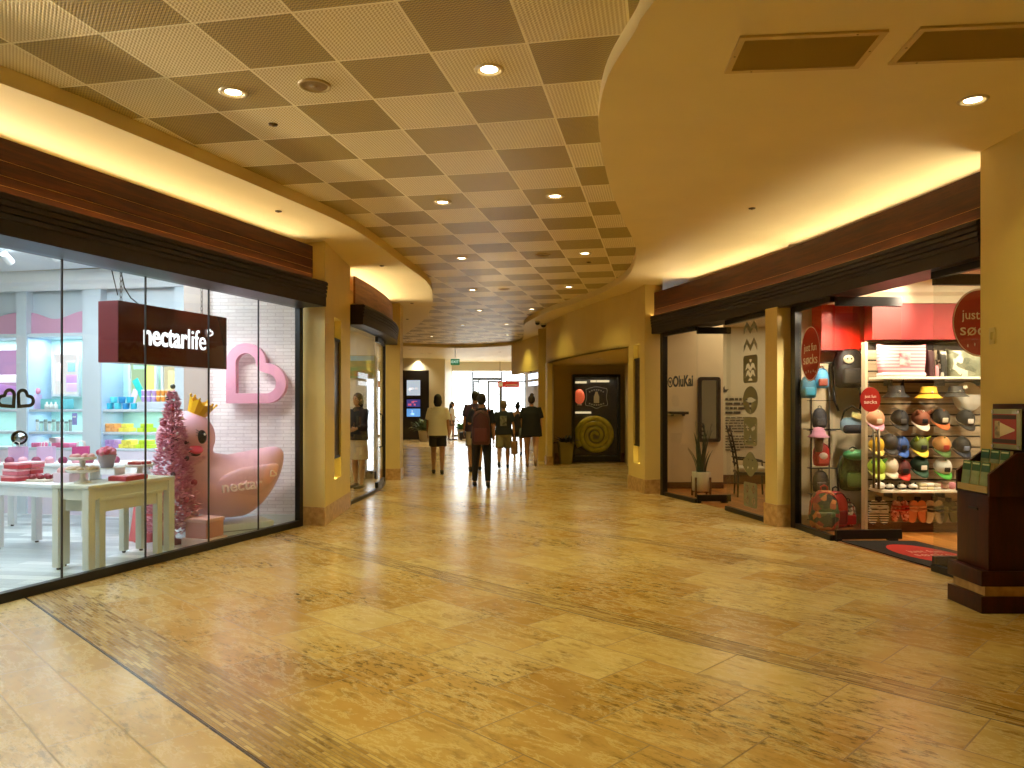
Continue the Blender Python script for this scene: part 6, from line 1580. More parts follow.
for x in (-.5, .5):
    mb = MB(); mb.tube([(x, 0, .0), (x, 0, 1.5)], .015); mb.build('post', mat('chrome', 'B7B2A6', .2, metal=1.0), t)
    mb = MB(); mb.tube([(x, -.22, .02), (x, .22, .02)], .015); mb.build('foot', mat('chrome', 'B7B2A6', .2, metal=1.0), t)
mb = MB(); mb.tube([(-.5, 0, 1.5), (.5, 0, 1.5)], .012); mb.build('bar', mat('chrome', 'B7B2A6', .2, metal=1.0), t)
for i in range(7):
    x = -.40 + .13*i
    q = t.matrix_basis
    o = thing('hanging_garment', '%s garment, %s on the steel rail' % (('black', 'tan', 'grey')[i % 3], ['first', 'second', 'third', 'fourth', 'fifth', 'sixth', 'seventh'][i]), 'garment', (-3.35 + x*math.cos(R(80)), 12.3 + x*math.sin(R(80)), 1.5), R(80), 'garments on the steel rail')
    mb = MB(); mb.loft([(0, 0, -.75, .035, .20), (0, 0, -.4, .03, .19), (0, 0, -.12, .03, .20), (0, 0, -.06, .02, .10), (0, 0, -.05, .0, .0)], 20); mb.build('cloth', (mat('garment_black', '1C1A1A', .8), mat('garment_tan', '9A7A58', .8), mat('garment_grey', '6A6A6C', .8))[i % 3], o)
    mb = MB(); mb.tube([(0, 0, -.07), (0, 0, -.01), (0, .012, .014), (0, -.0, .024), (0, -.012, .012)], .004); mb.build('hanger', M_BLACK, o)

# ================================================================ ALCOVE
t = thing('display_window', 'dark framed alcove display window with a shield sign and yellow coil', 'display case', (2.21, 20.28, 0))
mb = MB(); mb.plate([[(-.62, .02), (.62, .02), (.62, 2.30), (-.62, 2.30)], [(-.56, .16), (.56, .16), (.56, 2.22), (-.56, 2.22)]], frame((0, -.46, 0), (1,0,0), (0,0,1)), -.07); mb.build('frame', M_BLACK, t)
mb = MB(); mb.box((0, 0, 1.16), (1.24, .03, 2.28)); mb.build('back_panel', mat('display_dark', '15110E', .4, c2='2A221C', vscale=5), t)
for x in (-.605, .605): mb = MB(); mb.box((x, -.2, 1.16), (.03, .38, 2.28)); mb.build('side_panel', M_BLACK, t)
mb = MB(); mb.box((0, -.2, .09), (1.18, .36, .14)); mb.build('floor_panel', M_BLACK, t)
mb = MB(); mb.box((0, -.2, 2.285), (1.18, .36, .03)); mb.build('top_panel', M_BLACK, t)
mb = MB(); mb.box((0, -.43, 1.19), (1.12, .01, 2.06)); mb.build('pane', M_GLASS, t)
for z, x0, x1 in ((2.10, -.56, -.24), (2.13, -.12, .36), (1.30, -.56, -.12)):
    mb = MB(); mb.box(((x0 + x1)/2, -.12, z), (x1 - x0, .2, .05)); mb.build('lit_shelf', emis('shelf_glow', 'F3D9A8', .9), t)
lamp('AREA', 'display_lamp', (2.21, 19.98, 2.24), 9, (1, .86, .62), (R(-8), 0, 0), 1.0, .1)
t = thing('shield_sign', 'navy shield sign with a cream bottle shape in the alcove window', 'sign', (2.22, 20.0, 1.70))
sh = spline([(-.27, .20), (-.16, .24), (0, .27), (.16, .24), (.27, .20), (.25, .0), (.28, -.19), (.14, -.22), (0, -.28), (-.14, -.22), (-.28, -.19), (-.25, 0), (-.27, .20)], 3)[:-1]
mb = MB(); mb.plate([sh], frame((0, 0, 0), (1,0,0), (0,0,1)), .03); mb.build('panel', mat('navy_enamel', '1B2540', .35), t)
mb = MB(); mb.plate([[(x*1.06, y*1.06) for x, y in sh], [(x*1.005, y*1.005) for x, y in sh]], frame((0, -.03, 0), (1,0,0), (0,0,1)), .012); mb.build('rim', mat('pale_rim', 'C8CCD0', .4), t)
mb = MB(); mb.plate([[(-.07, -.15), (.07, -.15), (.075, .02), (.04, .10), (.03, .15), (-.03, .15), (-.04, .10), (-.075, .02)]], frame((0, -.031, 0), (1,0,0), (0,0,1)), .008); mb.build('bottle_print', mat('cream_enamel', 'E6DDBE', .4), t)
mb = MB()
for i in range(7): mb.box((-.18 + .06*i, -.034, .20 - .006*(i - 3)**2), (.035, .006, .035)); mb.box((-.18 + .06*i, -.034, -.20 + .004*(i - 3)**2), (.035, .006, .035))
mb.build('letter_blocks', mat('pale_rim', 'C8CCD0', .4), t)
mb = MB(); mb.cyl((0, .01, .24), (0, .01, .545), .006, n=6); mb.build('hanger', M_BLACK, t)
t = thing('orange_lantern', 'glowing orange red round lantern left of the shield sign', 'lantern', (1.78, 20.08, 1.72))
mb = MB(); mb.ball((0, 0, 0), (.14, .09, .20), 20, 14); mb.build('shade', mat('orange_lantern_glow', 'C9502E', .5, emit='E0603A', es=.5), t)
mb = MB(); mb.cyl((0, 0, .19), (0, 0, .525), .006, n=6); mb.build('cord', M_BLACK, t)
mb = MB(); mb.lathe([(.0, -.23), (.06, -.23), (.06, -.19), (.0, -.19)], n=14); mb.build('base_ring', mat('lantern_cream', 'E6D6B4', .5), t)
t = thing('yellow_coil', 'huge shiny yellow coiled roll filling the bottom of the alcove window', 'coil', (2.19, 20.03, .70)); t.scale = (.92, .9, .92)
M_COIL = mat('yellow_glossy_roll', 'D8C628', .22, c2='B4A41E', vscale=6)
pts = []; rs = []
for i in range(150):
    a = i/149*2*PI*3.6; r_ = .045 + .50*i/149; pts.append((r_*math.cos(a), -.02 - .10*(1 - i/149), r_*math.sin(a)*1.0)); rs.append(.045 + .035*i/149)
mb = MB(); mb.tube(pts, rs, 10); mb.build('roll', M_COIL, t)
mb = MB(); mb.lathe([(0, -.02), (.46, -.02), (.50, .0), (.46, .03), (0, .03)], n=40, M=Matrix.Rotation(PI/2, 4, 'X'), c=(0, .06, 0)); mb.build('backing_disc', mat('yellow_dark_disc', '8A7E16', .4), t)
# planter
def leafy(parent, rr, n, r0, h0, h1, spread, m, lw=.025, name='leaf', z0=0.0):
    mb = MB()
    for i in range(n):
        a = rr.uniform(0, 2*PI); L = rr.uniform(h0, h1); el = rr.uniform(.3, 1.3); b = V(r0*rr.random()*math.cos(a), r0*rr.random()*math.sin(a), z0)
        vs = []; k = 5; tx, ty = -math.sin(a), math.cos(a)
        for j in range(k + 1):
            s_ = j/k; w_ = lw*math.sin(PI*min(.97, .12 + .88*s_)) ; rad = L*s_*math.cos(el)*spread; zz = L*s_*math.sin(el) - .35*L*s_*s_
            p = b + V(rad*math.cos(a), rad*math.sin(a), zz)
            vs += [p - V(tx*w_, ty*w_, 0), p + V(0, 0, -.006), p + V(tx*w_, ty*w_, 0)]
        mb.add(vs, [q for j in range(k) for q in ((j*3, j*3+1, j*3+4, j*3+3), (j*3+1, j*3+2, j*3+5, j*3+4))], 0, True)
    return mb.build(name, m, parent)
def planter(label, loc, w0, w1, h, mpot, mleaf, n, L, grp=None, square=True, spread=1.0, lw=.025):
    t = thing('potted_plant', label, 'plant', loc, R(8), grp)
    mb = MB(); k = 4 if square else 24; q = math.sqrt(2) if square else 1
    prof = [(0, 0), (w0*q, 0), (w1*q, h*.93), (w1*q*1.05, h*.93), (w1*q*1.05, h), (w1*q*.93, h), (w1*q*.9, h*.92), (0, h*.92)]
    mb.lathe(prof, n=k, smooth=not square, M=Matrix.Rotation(PI/4, 4, 'Z') if square else None); mb.build('pot', mpot, t)
    mb = MB(); mb.lathe([(0, h*.925), (w1*q*.9, h*.925)], n=k, M=Matrix.Rotation(PI/4, 4, 'Z') if square else None); mb.build('soil', mat('dark_soil', '2A2018', .9), t)
    leafy(t, random.Random(len(label)), n, w1*.8, L*.5, L, spread, mleaf, lw, 'foliage', h*.92)
    return t
planter('dark leafy plant in a tapered olive square planter beside the alcove window', (1.36, 19.34, 0), .13, .18, .56, mat('olive_planter', '8A7A34', .5), mat('dark_purple_leaves', '1E1A16', .5, c2='2C3320', vscale=12), 90, .42, lw=.022)
# ================================================================ LOBBY
t = thing('screen_panel', 'tall dark panel with three stacked lit screens against the lobby wall', 'display', (-4.20, 32.94, 0))
mb = MB(); mb.rbox((0, -.06, 1.5), (1.22, .12, 3.0), .02); mb.build('panel', mat('dark_panel_wood', '1E1613', .4), t)
for z, h, cs, art in ((2.24, .70, 'A9B8C8', 'E8ECF0'), (1.58, .36, '3A3A78', 'C25A78'), (1.17, .38, '5E97D6', 'A9CBEE')):
    mb = MB(); mb.rbox((-.05, -.135, z), (.62, .03, h), .006); sc_ = mb.build('screen', mat('screen_bezel', '0E0E10', .3), t)
    mb = MB(); mb.box((-.05, -.153, z), (.58, .006, h - .04)); mb.build('picture', mat('lit_picture_' + cs, cs, .4, emit=cs, es=1.0), sc_)
    rr = random.Random(int(z*100))
    for i in range(4):
        mb = MB(); mb.rbox((-.05 + rr.uniform(-.18, .18), -.157, z + rr.uniform(-.3, .3)*(h - .1)), (rr.uniform(.06, .2), .004, rr.uniform(.03, .12)), .001); mb.build('picture_shape', mat('lit_shape_' + art, art, .4, emit=art, es=.8), sc_)
planter('leafy green plant in a pale pot beside the lobby screens', (-3.62, 31.2, 0), .17, .22, .45, mat('pale_lobby_pot', 'BFB49A', .5), mat('lobby_green_leaves', '3E5236', .5, c2='6A7C56', vscale=8), 130, .95, None, False, .7, .05)
planter('low green plant by the bright entrance behind the person with long hair', (-2.25, 34.6, 0), .2, .26, .40, mat('pale_lobby_pot', 'BFB49A', .5), mat('bright_green_leaves', '6E9A5E', .5), 90, .7, None, False, .9, .05)
t = thing('red_sign', 'red hanging sign with a white square beside the entrance doors', 'sign', (-.16, 35.4, 2.46))
mb = MB(); mb.rbox((0, 0, 0), (1.0, .06, .27), .01); mb.build('board', mat('red_sign_face', 'B5322A', .4, emit='B5322A', es=.35), t)
mb = MB(); mb.box((-.36, -.034, 0), (.18, .008, .19)); mb.build('white_square', M_SHOPWHITE, t)
mb = MB(); mb.box((.14, -.034, -.03), (.55, .008, .07)); mb.build('pale_bar', mat('pale_red_bar', 'E3B0A8', .5), t)
for x in (-.4, .4): mb = MB(); mb.cyl((x, 0, .13), (x, 0, 1.07), .01, n=6); mb.build('rod', M_BLACK, t)
ms = V(.98, 21.25); me_ = V(.57, 23.05); md = (me_ - ms).normalized()
for i, (z, h, lab) in enumerate(((2.35, .20, 'upper'), (2.13, .15, 'lower'))):
    c_ = (ms + me_)/2
    t = thing('lit_menu_board', '%s white lit menu board under the far bulkhead' % lab, 'screen', (c_.x - .05, c_.y, z), math.atan2(md.y, md.x), 'lit boards under the far bulkhead')
    mb = MB(); mb.rbox((0, 0, 0), (1.84, .06, h), .008); mb.build('housing', mat('board_housing', '2C2A28', .4), t)
    mb = MB(); mb.box((0, .033, 0), (1.78, .008, h - .03)); mb.build('lit_face', emis('menu_white', 'EAF4FF', 2.2), t)
    top = (2.52 - z) if i == 0 else .11
    for x in (-.7, .7): mb = MB(); mb.box((x, 0, top/2), (.03, .02, top)); mb.build('bracket', M_BLACK, t)
t = thing('wheeled_suitcase', 'dark wheeled suitcase lying low beside the person with long hair', 'suitcase', (-1.95, 32.7, 0), R(12))
mb = MB(); mb.rbox((0, 0, .20), (.62, .30, .30), .05); mb.build('shell', mat('suitcase_black', '1B1C20', .4), t)
for x in (-.24, .24):
    for y in (-.1, .1): mb = MB(); mb.cyl((x, y - .012, .028), (x, y + .012, .028), .028, n=12); mb.build('wheel', M_BLACK, t)
mb = MB(); mb.tube([(-.31, -.08, .25), (-.40, -.08, .27), (-.40, .08, .27), (-.31, .08, .25)], .012); mb.build('handle', M_BLACK, t)
# ================================================================ PEOPLE (all walking away or standing)
def remeshed(mb, name, m, parent, vox, smooth=4):
    o = mb.build(name, m, parent)
    r = o.modifiers.new('one_skin', 'REMESH'); r.mode = 'VOXEL'; r.voxel_size = vox; r.use_smooth_shade = True
    s_ = o.modifiers.new('smooth', 'SMOOTH'); s_.factor = .5; s_.iterations = smooth
    bpy.context.view_layer.update(); dg = bpy.context.evaluated_depsgraph_get()
    me = bpy.data.meshes.new_from_object(o.evaluated_get(dg)); o.modifiers.clear(); old = o.data; o.data = me; bpy.data.meshes.remove(old)
    me.materials.clear(); me.materials.append(m)
    for p in me.polygons: p.use_smooth = True; p.material_index = 0
    return o
def person(label, loc, H, rz=0.0, skin='B98A66', hair='1A1512', hairstyle='short', top='222226', bottom='2A2A30', shoes='1A1818', wide=1.0,
           legL=(0, 0), legR=(0, 0), armL=(0, 10, 12), armR=(0, 10, 12), kind_top='tee', kind_bottom='shorts', loose=.03, hem=.86, legcut=.45, print_back=None, spread=.0):
    t = thing('person', label, 'person', (loc[0], loc[1], 0), rz)
    t.scale = (H/1.74,)*3
    msk = mat('skin_' + skin, skin, .5); mh = mat('hair_' + hair, hair, .55, bump=.3, vscale=60, stretch=(1, 1, .2)); mt = mat('cloth_' + top, top, .85, bump=.15, vscale=30); mbt = mat('cloth_' + bottom, bottom, .85, bump=.15, vscale=30); msh = mat('shoe_' + shoes, shoes, .5)
    w = wide
    HIP = .90; legs = []
    for sg, (h, k) in ((-1, legL), (1, legR)):
        hp = V(sg*.092*w, 0, HIP); kn = hp + V(sg*(.005 + spread*.5), math.sin(R(h))*.43, -math.cos(R(h))*.43); an = kn + V(sg*(-.004 + spread*.5), math.sin(R(h - k))*.405, -math.cos(R(h - k))*.405)
        legs.append([hp, kn, an, h - k])
    dz = min(l[2].z - .075 - (.02 if abs(l[3]) > 15 else 0) for l in legs)
    for l in legs:
        for q in l[:3]: q.z -= dz
    z0 = -dz                                       # whole body shift
    up = lambda z: z + z0
    arms = []
    for sg, (f, e, ab) in ((-1, armL), (1, armR)):
        sh = V(sg*(.175 + .02*(w - 1)*3), 0, up(1.405))
        d1 = V(sg*math.sin(R(ab)), math.sin(R(f))*math.cos(R(ab)), -math.cos(R(f))*math.cos(R(ab)))
        el = sh + d1*.285
        d2 = V(sg*math.sin(R(ab*.4)) - sg*.3*math.sin(R(max(0, e - 60))), math.sin(R(f + e))*math.cos(R(ab*.4)), -math.cos(R(f + e))*math.cos(R(ab*.4))).normalized()
        wr = el + d2*.245
        arms.append((sh, el, wr, d2, sg))
    b = MB()
    T = lambda z, rx, ry, cy=0.0: (0, cy, up(z), rx*w, ry*w)
    b.loft([T(.80, .10, .09), T(.84, .155, .115), T(.92, .172, .122, -.008), T(1.0, .158, .112), T(1.08, .142, .10), T(1.18, .155, .108), T(1.30, .172, .112), T(1.38, .178, .095), T(1.43, .14, .075), T(1.47, .075, .06)], 28)
    b.cyl((0, 0, up(1.42)), (0, .012, up(1.54)), .056, .052, 18)
    hc_ = V(0, .02, up(1.63))
    b.ball(hc_, (.076, .095, .11), 24, 18); b.ball(hc_ + V(0, .03, -.065), (.055, .062, .055), 18, 12)      # skull, jaw
    b.ball(hc_ + V(0, .103, -.02), (.013, .018, .024), 10, 8)                                              # nose
    for sg in (-1, 1): b.ball(hc_ + V(sg*.078, -.005, -.015), (.012, .022, .032), 10, 8)                     # ears
    for hp, kn, an, pitch in legs:
        b.tube([hp + V(0, 0, .03), hp.lerp(kn, .3), hp.lerp(kn, .7), kn, kn.lerp(an, .3), kn.lerp(an, .65), an], [.085*w, .083*w, .066*w, .054*w, .056*w, .044, .034], 16)
        dirf = V(0, math.cos(R(pitch*.6)), math.sin(R(pitch*.6)))
        b.tube([an + V(0, -.03, -.03), an + dirf*.06 + V(0, 0, -.04), an + dirf*.17 + V(0, 0, -.052)], [.034, .034, .022], 12)
    for sh, el, wr, d2, sg in arms:
        b.tube([sh + V(-sg*.04, 0, .0), sh, sh.lerp(el, .5), el, el.lerp(wr, .35), wr], [.05*w, .052*w, .044*w, .036, .036, .025], 14)
        pc = wr + d2*.05; side = V(0, 1, 0); side = (side - d2*side.dot(d2)).normalized(); nrm = d2.cross(side).normalized()
        M = Matrix((side, nrm, d2)).transposed().to_4x4()
        b.ball(pc, (.037, .016, .052), 14, 10, M=M)
        for q in range(4):
            bs = pc + d2*.040 + side*(-.027 + .018*q); L_ = (.062, .074, .07, .055)[q]; cur = nrm*(-sg)
            b.tube([bs - d2*.02, bs + d2*L_*.45 + cur*.004, bs + d2*L_*.8 + cur*.016, bs + d2*L_*.95 + cur*.028], [.0095, .009, .0085, .007], 8)
        tb = pc - d2*.02 + side*.033; b.tube([pc - d2*.03 + side*.01, tb, tb + d2*.03 + side*.018 + nrm*(-sg)*.01, tb + d2*.055 + side*.02 + nrm*(-sg)*.02], [.013, .012, .010, .008], 8)
    remeshed(b, 'body', msk, t, .0085)
    # face
    for sg in (-1, 1): mb = MB(); mb.ball(hc_ + V(sg*.030, .088, .012), (.012, .008, .008), 10, 8); mb.build('eye', mat('eye_dark', '1A1512', .2), t)
    mb = MB(); mb.ball(hc_ + V(0, .092, -.062), (.022, .006, .007), 10, 6); mb.build('mouth', mat('lip', '9A5248', .5), t)
    # hair
    hb = MB(); hb.ball(hc_ + V(0, -.014, .018), (.088, .100, .108), 24, 16)
    if hairstyle == 'short': hb.ball(hc_ + V(0, -.045, -.035), (.078, .062, .062), 18, 12)
    if hairstyle == 'bob': hb.ball(hc_ + V(0, -.035, -.05), (.095, .085, .10), 20, 14); hb.ball(hc_ + V(0, -.055, -.105), (.082, .055, .06), 18, 12)
    if hairstyle == 'bun': hb.ball(hc_ + V(0, -.05, -.03), (.074, .058, .06), 18, 12); hb.ball(hc_ + V(.01, -.055, .125), (.052, .052, .046), 16, 12)
    if hairstyle == 'long': hb.tube([hc_ + V(0, -.05, .02), hc_ + V(0, -.085, -.15), hc_ + V(.01, -.10, -.34), hc_ + V(.02, -.095, -.46)], [.085, .088, .07, .03], 16)
    remeshed(hb, 'hair', mh, t, .010, 3)
    # top
    c = MB(); L_ = loose
    if kind_top in ('tee', 'tunic'):
        zb = hem
        c.loft([T(zb, .172 + L_*1.3, .125 + L_*1.2, -.005), T(zb + .06, .172 + L_*1.2, .122 + L_*1.1), T(1.05, .155 + L_*1.1, .112 + L_), T(1.18, .160 + L_, .112 + L_*.8), T(1.30, .178 + L_*.5, .117 + L_*.5), T(1.385, .183, .10), T(1.435, .145, .08), T(1.475, .075, .066)], 32)
        for sh, el, wr, d2, sg in arms:
            k = .78; c.tube([sh + V(-sg*.07, 0, -.03), sh + V(-sg*.0, 0, .006), sh.lerp(el, .4), sh.lerp(el, k)], [.07*w, .064*w, .060*w + L_*.35, .058*w + L_*.5], 16)
    if kind_top == 'tank':
        c.loft([T(hem, .172 + L_, .125 + L_), T(1.05, .15 + L_, .108 + L_), T(1.20, .158 + L_*.6, .110 + L_*.5), T(1.33, .165, .112), T(1.38, .14, .095), T(1.42, .10, .08)], 28)
    if kind_top == 'jacket':
        c.loft([T(hem, .18 + L_, .13 + L_), T(1.05, .165 + L_, .118 + L_), T(1.2, .168 + L_, .118 + L_), T(1.32, .186, .12), T(1.4, .182, .10), T(1.44, .14, .08), T(1.49, .078, .07)], 28)
        for sh, el, wr, d2, sg in arms: c.tube([sh + V(-sg*.07, 0, -.03), sh + V(0, 0, .006), sh.lerp(el, .5), el, el.lerp(wr, .9)], [.07, .068, .06, .052, .042], 14)
    remeshed(c, {'tee': 'shirt', 'tunic': 'shirt', 'tank': 'top', 'jacket': 'jacket'}[kind_top], mt, t, .013, 4)
    # bottom
    c = MB()
    if kind_bottom in ('shorts', 'trousers'):
        c.loft([T(.80, .14, .125), T(.85, .182, .148, -.004), T(.93, .190, .148, -.008), T(1.0, .176, .132)], 28)
        for hp, kn, an, pitch in legs:
            if kind_bottom == 'shorts': e = hp.lerp(kn, legcut*1.35); c.tube([hp + V(0, 0, .03), hp.lerp(e, .5), e], [.098*w, .100*w, .102*w], 18)
            else: c.tube([hp + V(0, 0, .03), hp.lerp(kn, .5), kn, kn.lerp(an, .5), kn.lerp(an, .93)], [.097*w, .088*w, .07*w, .063, .052], 16)
    if kind_bottom == 'skirt':
        c.loft([T(.90 - legcut, .215, .17, .01), T(.72, .198, .15), T(.85, .188, .138), T(.95, .178, .128), T(1.02, .160, .115)], 28)
    remeshed(c, {'shorts': 'shorts', 'trousers': 'trousers', 'skirt': 'skirt'}[kind_bottom], mbt, t, .013, 4)
    # shoes
    for hp, kn, an, pitch in legs:
        dirf = V(0, math.cos(R(pitch*.6)), math.sin(R(pitch*.6))); upv = V(0, -dirf.z, dirf.y)
        s_ = MB(); s_.tube([an - dirf*.055 - upv*.038, an - upv*.035, an + dirf*.09 - upv*.047, an + dirf*.175 - upv*.055, an + dirf*.205 - upv*.058], [.030, .040, .040, .033, .015], 14); s_.cyl(an - upv*.02, an + upv*.012, .044, .042, 14)
        remeshed(s_, 'shoe', msh, t, .009, 3)
    if print_back:
        mb = MB(); mb.rbox((-.05*0, -(.112 + L_)*w - .004, up(1.22)), (.17, .006, .26), .002); mb.build('back_print', mat('faded_print', '8C8E84', .8, c2='4A4C4A', vscale=16), t)
    return t, dict(arms=arms, up=up, s=H/1.74, legs=legs)
def world_of(t, p): return t.matrix_basis @ p

# 1 white shirt, dark shorts, nearest the left wall
person('person in a loose white shirt, dark shorts and black boots walking away', (-1.62, 16.6), 1.73, R(4), 'A97C5A', '17130F', 'bob', 'DCD6C4', '2E2826', '141212', 1.0, (12, 16), (-8, 4), (8, 12, 7), (-6, 10, 9), 'tee', 'shorts', .045, .84, .52)
# 2 maroon backpack, black trousers, nearest the camera
t2, i2 = person('person with a maroon backpack and black trousers, nearest of the walkers', (-.56, 13.95), 1.70, R(-3), 'B98C6C', '1B1513', 'short', '232838', '17161A', '16110F', 1.0, (8, 6), (-10, 8), (35, 105, 14), (-4, 14, 8), 'tee', 'trousers', .03, .90, spread=.045)
# 3 purple shirt, pale shorts
person('person in a purple shirt and pale grey shorts just ahead of the maroon backpack', (-.84, 17.3), 1.80, R(0), 'B58A6A', '1A1613', 'short', '4A3A58', 'A9A494', '1C1B20', 1.06, (-10, 6), (12, 14), (-6, 16, 10), (6, 14, 10), 'tee', 'shorts', .035, .86, .62)
# 4 black printed shirt, khaki shorts, paper bag
t4, i4 = person('person in a printed black shirt and khaki shorts carrying a paper bag', (-.20, 18.1), 1.60, R(-2), 'B88C6C', '6E5A48', 'short', '23262E', '8A8468', '1A1816', 1.08, (-14, 22), (10, 6), (-4, 12, 12), (-4, 8, 14), 'tee', 'shorts', .035, .86, .66, print_back=True)
# 5 black loose top, bare legs, bun
t5, i5 = person('person in a loose black top with bare legs, hair in a bun', (.47, 18.4), 1.72, R(-2), 'C39878', '3A2A20', 'bun', '17171A', '2A2A2E', '8A6A50', 1.12, (6, 4), (-14, 24), (2, 18, 10), (-4, 12, 9), 'tunic', 'shorts', .05, .74, .30)
# 6 between them, further on
person('person in dark clothes with a hair bun, between the paper bag and black top', (.17, 22.8), 1.55, R(6), 'B88C6C', '1B1513', 'bun', '3A3438', '2E2C30', '1B1816', 1.0, (10, 8), (-10, 12), (0, 14, 12), (0, 14, 12), 'tank', 'shorts', .02, .88, .5)
# 7 long hair near the entrance
person('person with long dark hair, white top and dark skirt near the bright entrance', (-2.55, 32.4), 1.62, R(-100), 'B88C6C', '1D1714', 'long', 'D6D2CA', '6A5248', '5A4436', .95, (4, 4), (-6, 8), (6, 30, 8), (-4, 14, 8), 'tee', 'shorts', .02, .90, .45)
# 8 inside the curved shop: solid figure built for a reflection in the glass
person('person in a dark jacket and cream skirt, solid stand-in for a glass reflection', (-2.78, 13.75), 1.70, R(150), 'C69A7C', '1D1714', 'bob', '24242A', 'D8CDB0', '1B1816', 1.0, (2, 2), (-2, 2), (20, 60, 10), (16, 55, 10), 'jacket', 'skirt', .03, .88, .38)
# carried things
s2 = i2['s']
t = thing('backpack', 'long maroon backpack worn by the person in black trousers', 'backpack', (-.56, 13.95 - .225*s2 + .02, 1.70/1.74*.80), R(-3)); t.scale = (1.08, 1.0, 1.38)
M_MAR = mat('maroon_nylon', '4A1F28', .6); M_MAR2 = mat('maroon_pocket', '5A2832', .6)
mb = MB(); mb.loft([(0, 0, 0, .12, .06), (0, 0, .02, .15, .085), (0, 0, .16, .155, .09), (0, 0, .34, .145, .08), (0, 0, .42, .11, .06), (0, 0, .45, .05, .03), (0, 0, .455, 0, 0)], 28); mb.build('body', M_MAR, t)
mb = MB(); mb.rbox((0, -.085, .13), (.22, .05, .18), .035); mb.build('pocket', M_MAR2, t)
mb = MB(); mb.tube([(-.14, -.04, .25), (-.12, -.05, .36), (0, -.062, .43), (.12, -.05, .36), (.14, -.04, .25)], .006); mb.build('zip', M_BLACK, t)
for sg in (-1, 1): mb = MB(); mb.tube([(sg*.10, .06, .40), (sg*.115, .14, .48), (sg*.115, .30, .44), (sg*.12, .36, .30), (sg*.15, .27, .12), (sg*.13, .07, .06)], .014); mb.build('strap', M_MAR2, t)
mb = MB(); mb.tube([(-.03, .02, .44), (-.02, .02, .475), (.02, .02, .475), (.03, .02, .44)], .008); mb.build('handle', M_BLACK, t)
def hand_world(tt, info, k):
    sh, el, wr, d2, sg = info['arms'][k]; p = wr + d2*.09; return Matrix.Rotation(tt.rotation_euler.z, 4, 'Z') @ (p*info['s']) + tt.location
h4 = hand_world(t4, i4, 1)
t = thing('paper_bag', 'brown paper carrier bag held by the person in khaki shorts', 'bag', (h4.x, h4.y, h4.z - .40), R(80))
mb = MB(); mb.prism([(-.13, -.06), (.13, -.06), (.13, .06), (-.13, .06)], 0, .30); mb.build('bag', mat('kraft_paper', '8A6A48', .7), t)
for s in (-1, 1): mb = MB(); mb.tube([(-.05, s*.055, .30), (-.045, s*.03, .37), (0, s*.008, .395), (.045, s*.03, .37), (.05, s*.055, .30)], .005); mb.build('handle', mat('kraft_cord', '6E5238', .7), t)
h5 = hand_world(t5, i5, 0)
t = thing('shoulder_bag', 'grey soft bag hanging at the hip of the person in the loose black top', 'bag', (h5.x + .02, h5.y - .02, h5.z - .10), R(75))
mb = MB(); mb.loft([(0, 0, -.02, .10, .05), (0, 0, 0, .15, .07), (0, 0, .14, .15, .065), (0, 0, .24, .13, .03), (0, 0, .245, .12, .01)], 24); mb.build('body', mat('grey_canvas', '77777A', .8), t)
mb = MB(); mb.tube([(-.12, 0, .23), (-.11, .02, .45), (-.03, .05, .62), (.05, .02, .45), (.12, 0, .23)], .010); mb.build('strap', mat('grey_strap', '4A4A4E', .8), t)
# ================================================================ LIGHT
rows = [(0, ((-3, 'in a dark woven tile nearest the pink-heart shop'), (0, 'in a pale woven tile nearest the camera'))),
        (5, ((-2, 'in the second row on the heart-shop side'), (0, 'in the second row on the sock-shop side'))),
        (10, ((-3, 'in the third row on the heart-shop side'), (0, 'in the third row where the soffit curves'))),
        (15, ((-4, 'in the fourth row on the heart-shop side'), (-1, 'in the fourth row near the yellow bulkhead'))),
        (20, ((-5, 'in the fifth row before the lobby, heart-shop side'), (-3, 'in the fifth row before the lobby, bulkhead side'))),
        (25, ((-7, 'in the sixth row on the lobby side with the screens'), (-5, 'in the sixth row near the lobby bulkhead'))),
        (30, ((-10, 'in the last row of woven tiles, screen side'), (-6, 'in the last row of woven tiles, bulkhead side')))]
for u, vs in rows:
    for v, txt in vs:
        x, y = grid((u + .5)*TILE, (v + .5)*TILE)
        downlight('round lit downlight ' + txt, x, y, ZT, e=(44 if (u, v) in ((20, -3), (25, -5), (15, -1)) else 92))
# rows behind the camera that light the foreground (lamps only: nothing of them is in the frame)
for u, v in ((-5, -2), (-5, 1), (-10, -3), (-10, 0), (-15, -2), (-15, 1)):
    x, y = grid((u + .5)*TILE, (v + .5)*TILE)
    lamp('SPOT', 'downlight_lamp', (x, y, ZT - .03), 100, WARM, (0,0,0), .06, spot=R(125), blend=.8)
x, y = S(973, 100); downlight('round lit downlight in the plain soffit above the brochure stand', x, y, ZS, e=38)
# cove strips on top of the fascias
def cove(path, off, side, z, power, elev=6, spread=70):
    """strip lamps hidden behind the top edge of a fascia, aimed low across the soffit"""
    P2 = [V(p[0], p[1]) for p in path]
    for a, b in zip(P2[:-1], P2[1:]):
        t = (b - a); L = t.length; t.normalize(); nn = V(t.y, -t.x)*side; c = (a + b)/2 + nn*off
        aim = V(nn.x*math.cos(R(elev)), nn.y*math.cos(R(elev)), math.sin(R(elev)))
        o = lamp('AREA', 'cove_strip_lamp', (c.x, c.y, z), power*L, (1.0, .82, .60), (0,0,0), L, .03)
        o.data.spread = R(spread)
        zz = -aim; xx = V(t.x, t.y, 0); yy = zz.cross(xx)
        o.rotation_euler = Matrix((xx, yy, zz)).transposed().to_euler()
cove([gA(3.0), gA(5.1), gA(7.1), gA(9.2)], -.15, 1, 3.375, 7.2)
cove(HB[4::4], -.60, 1, 3.345, 9.6)
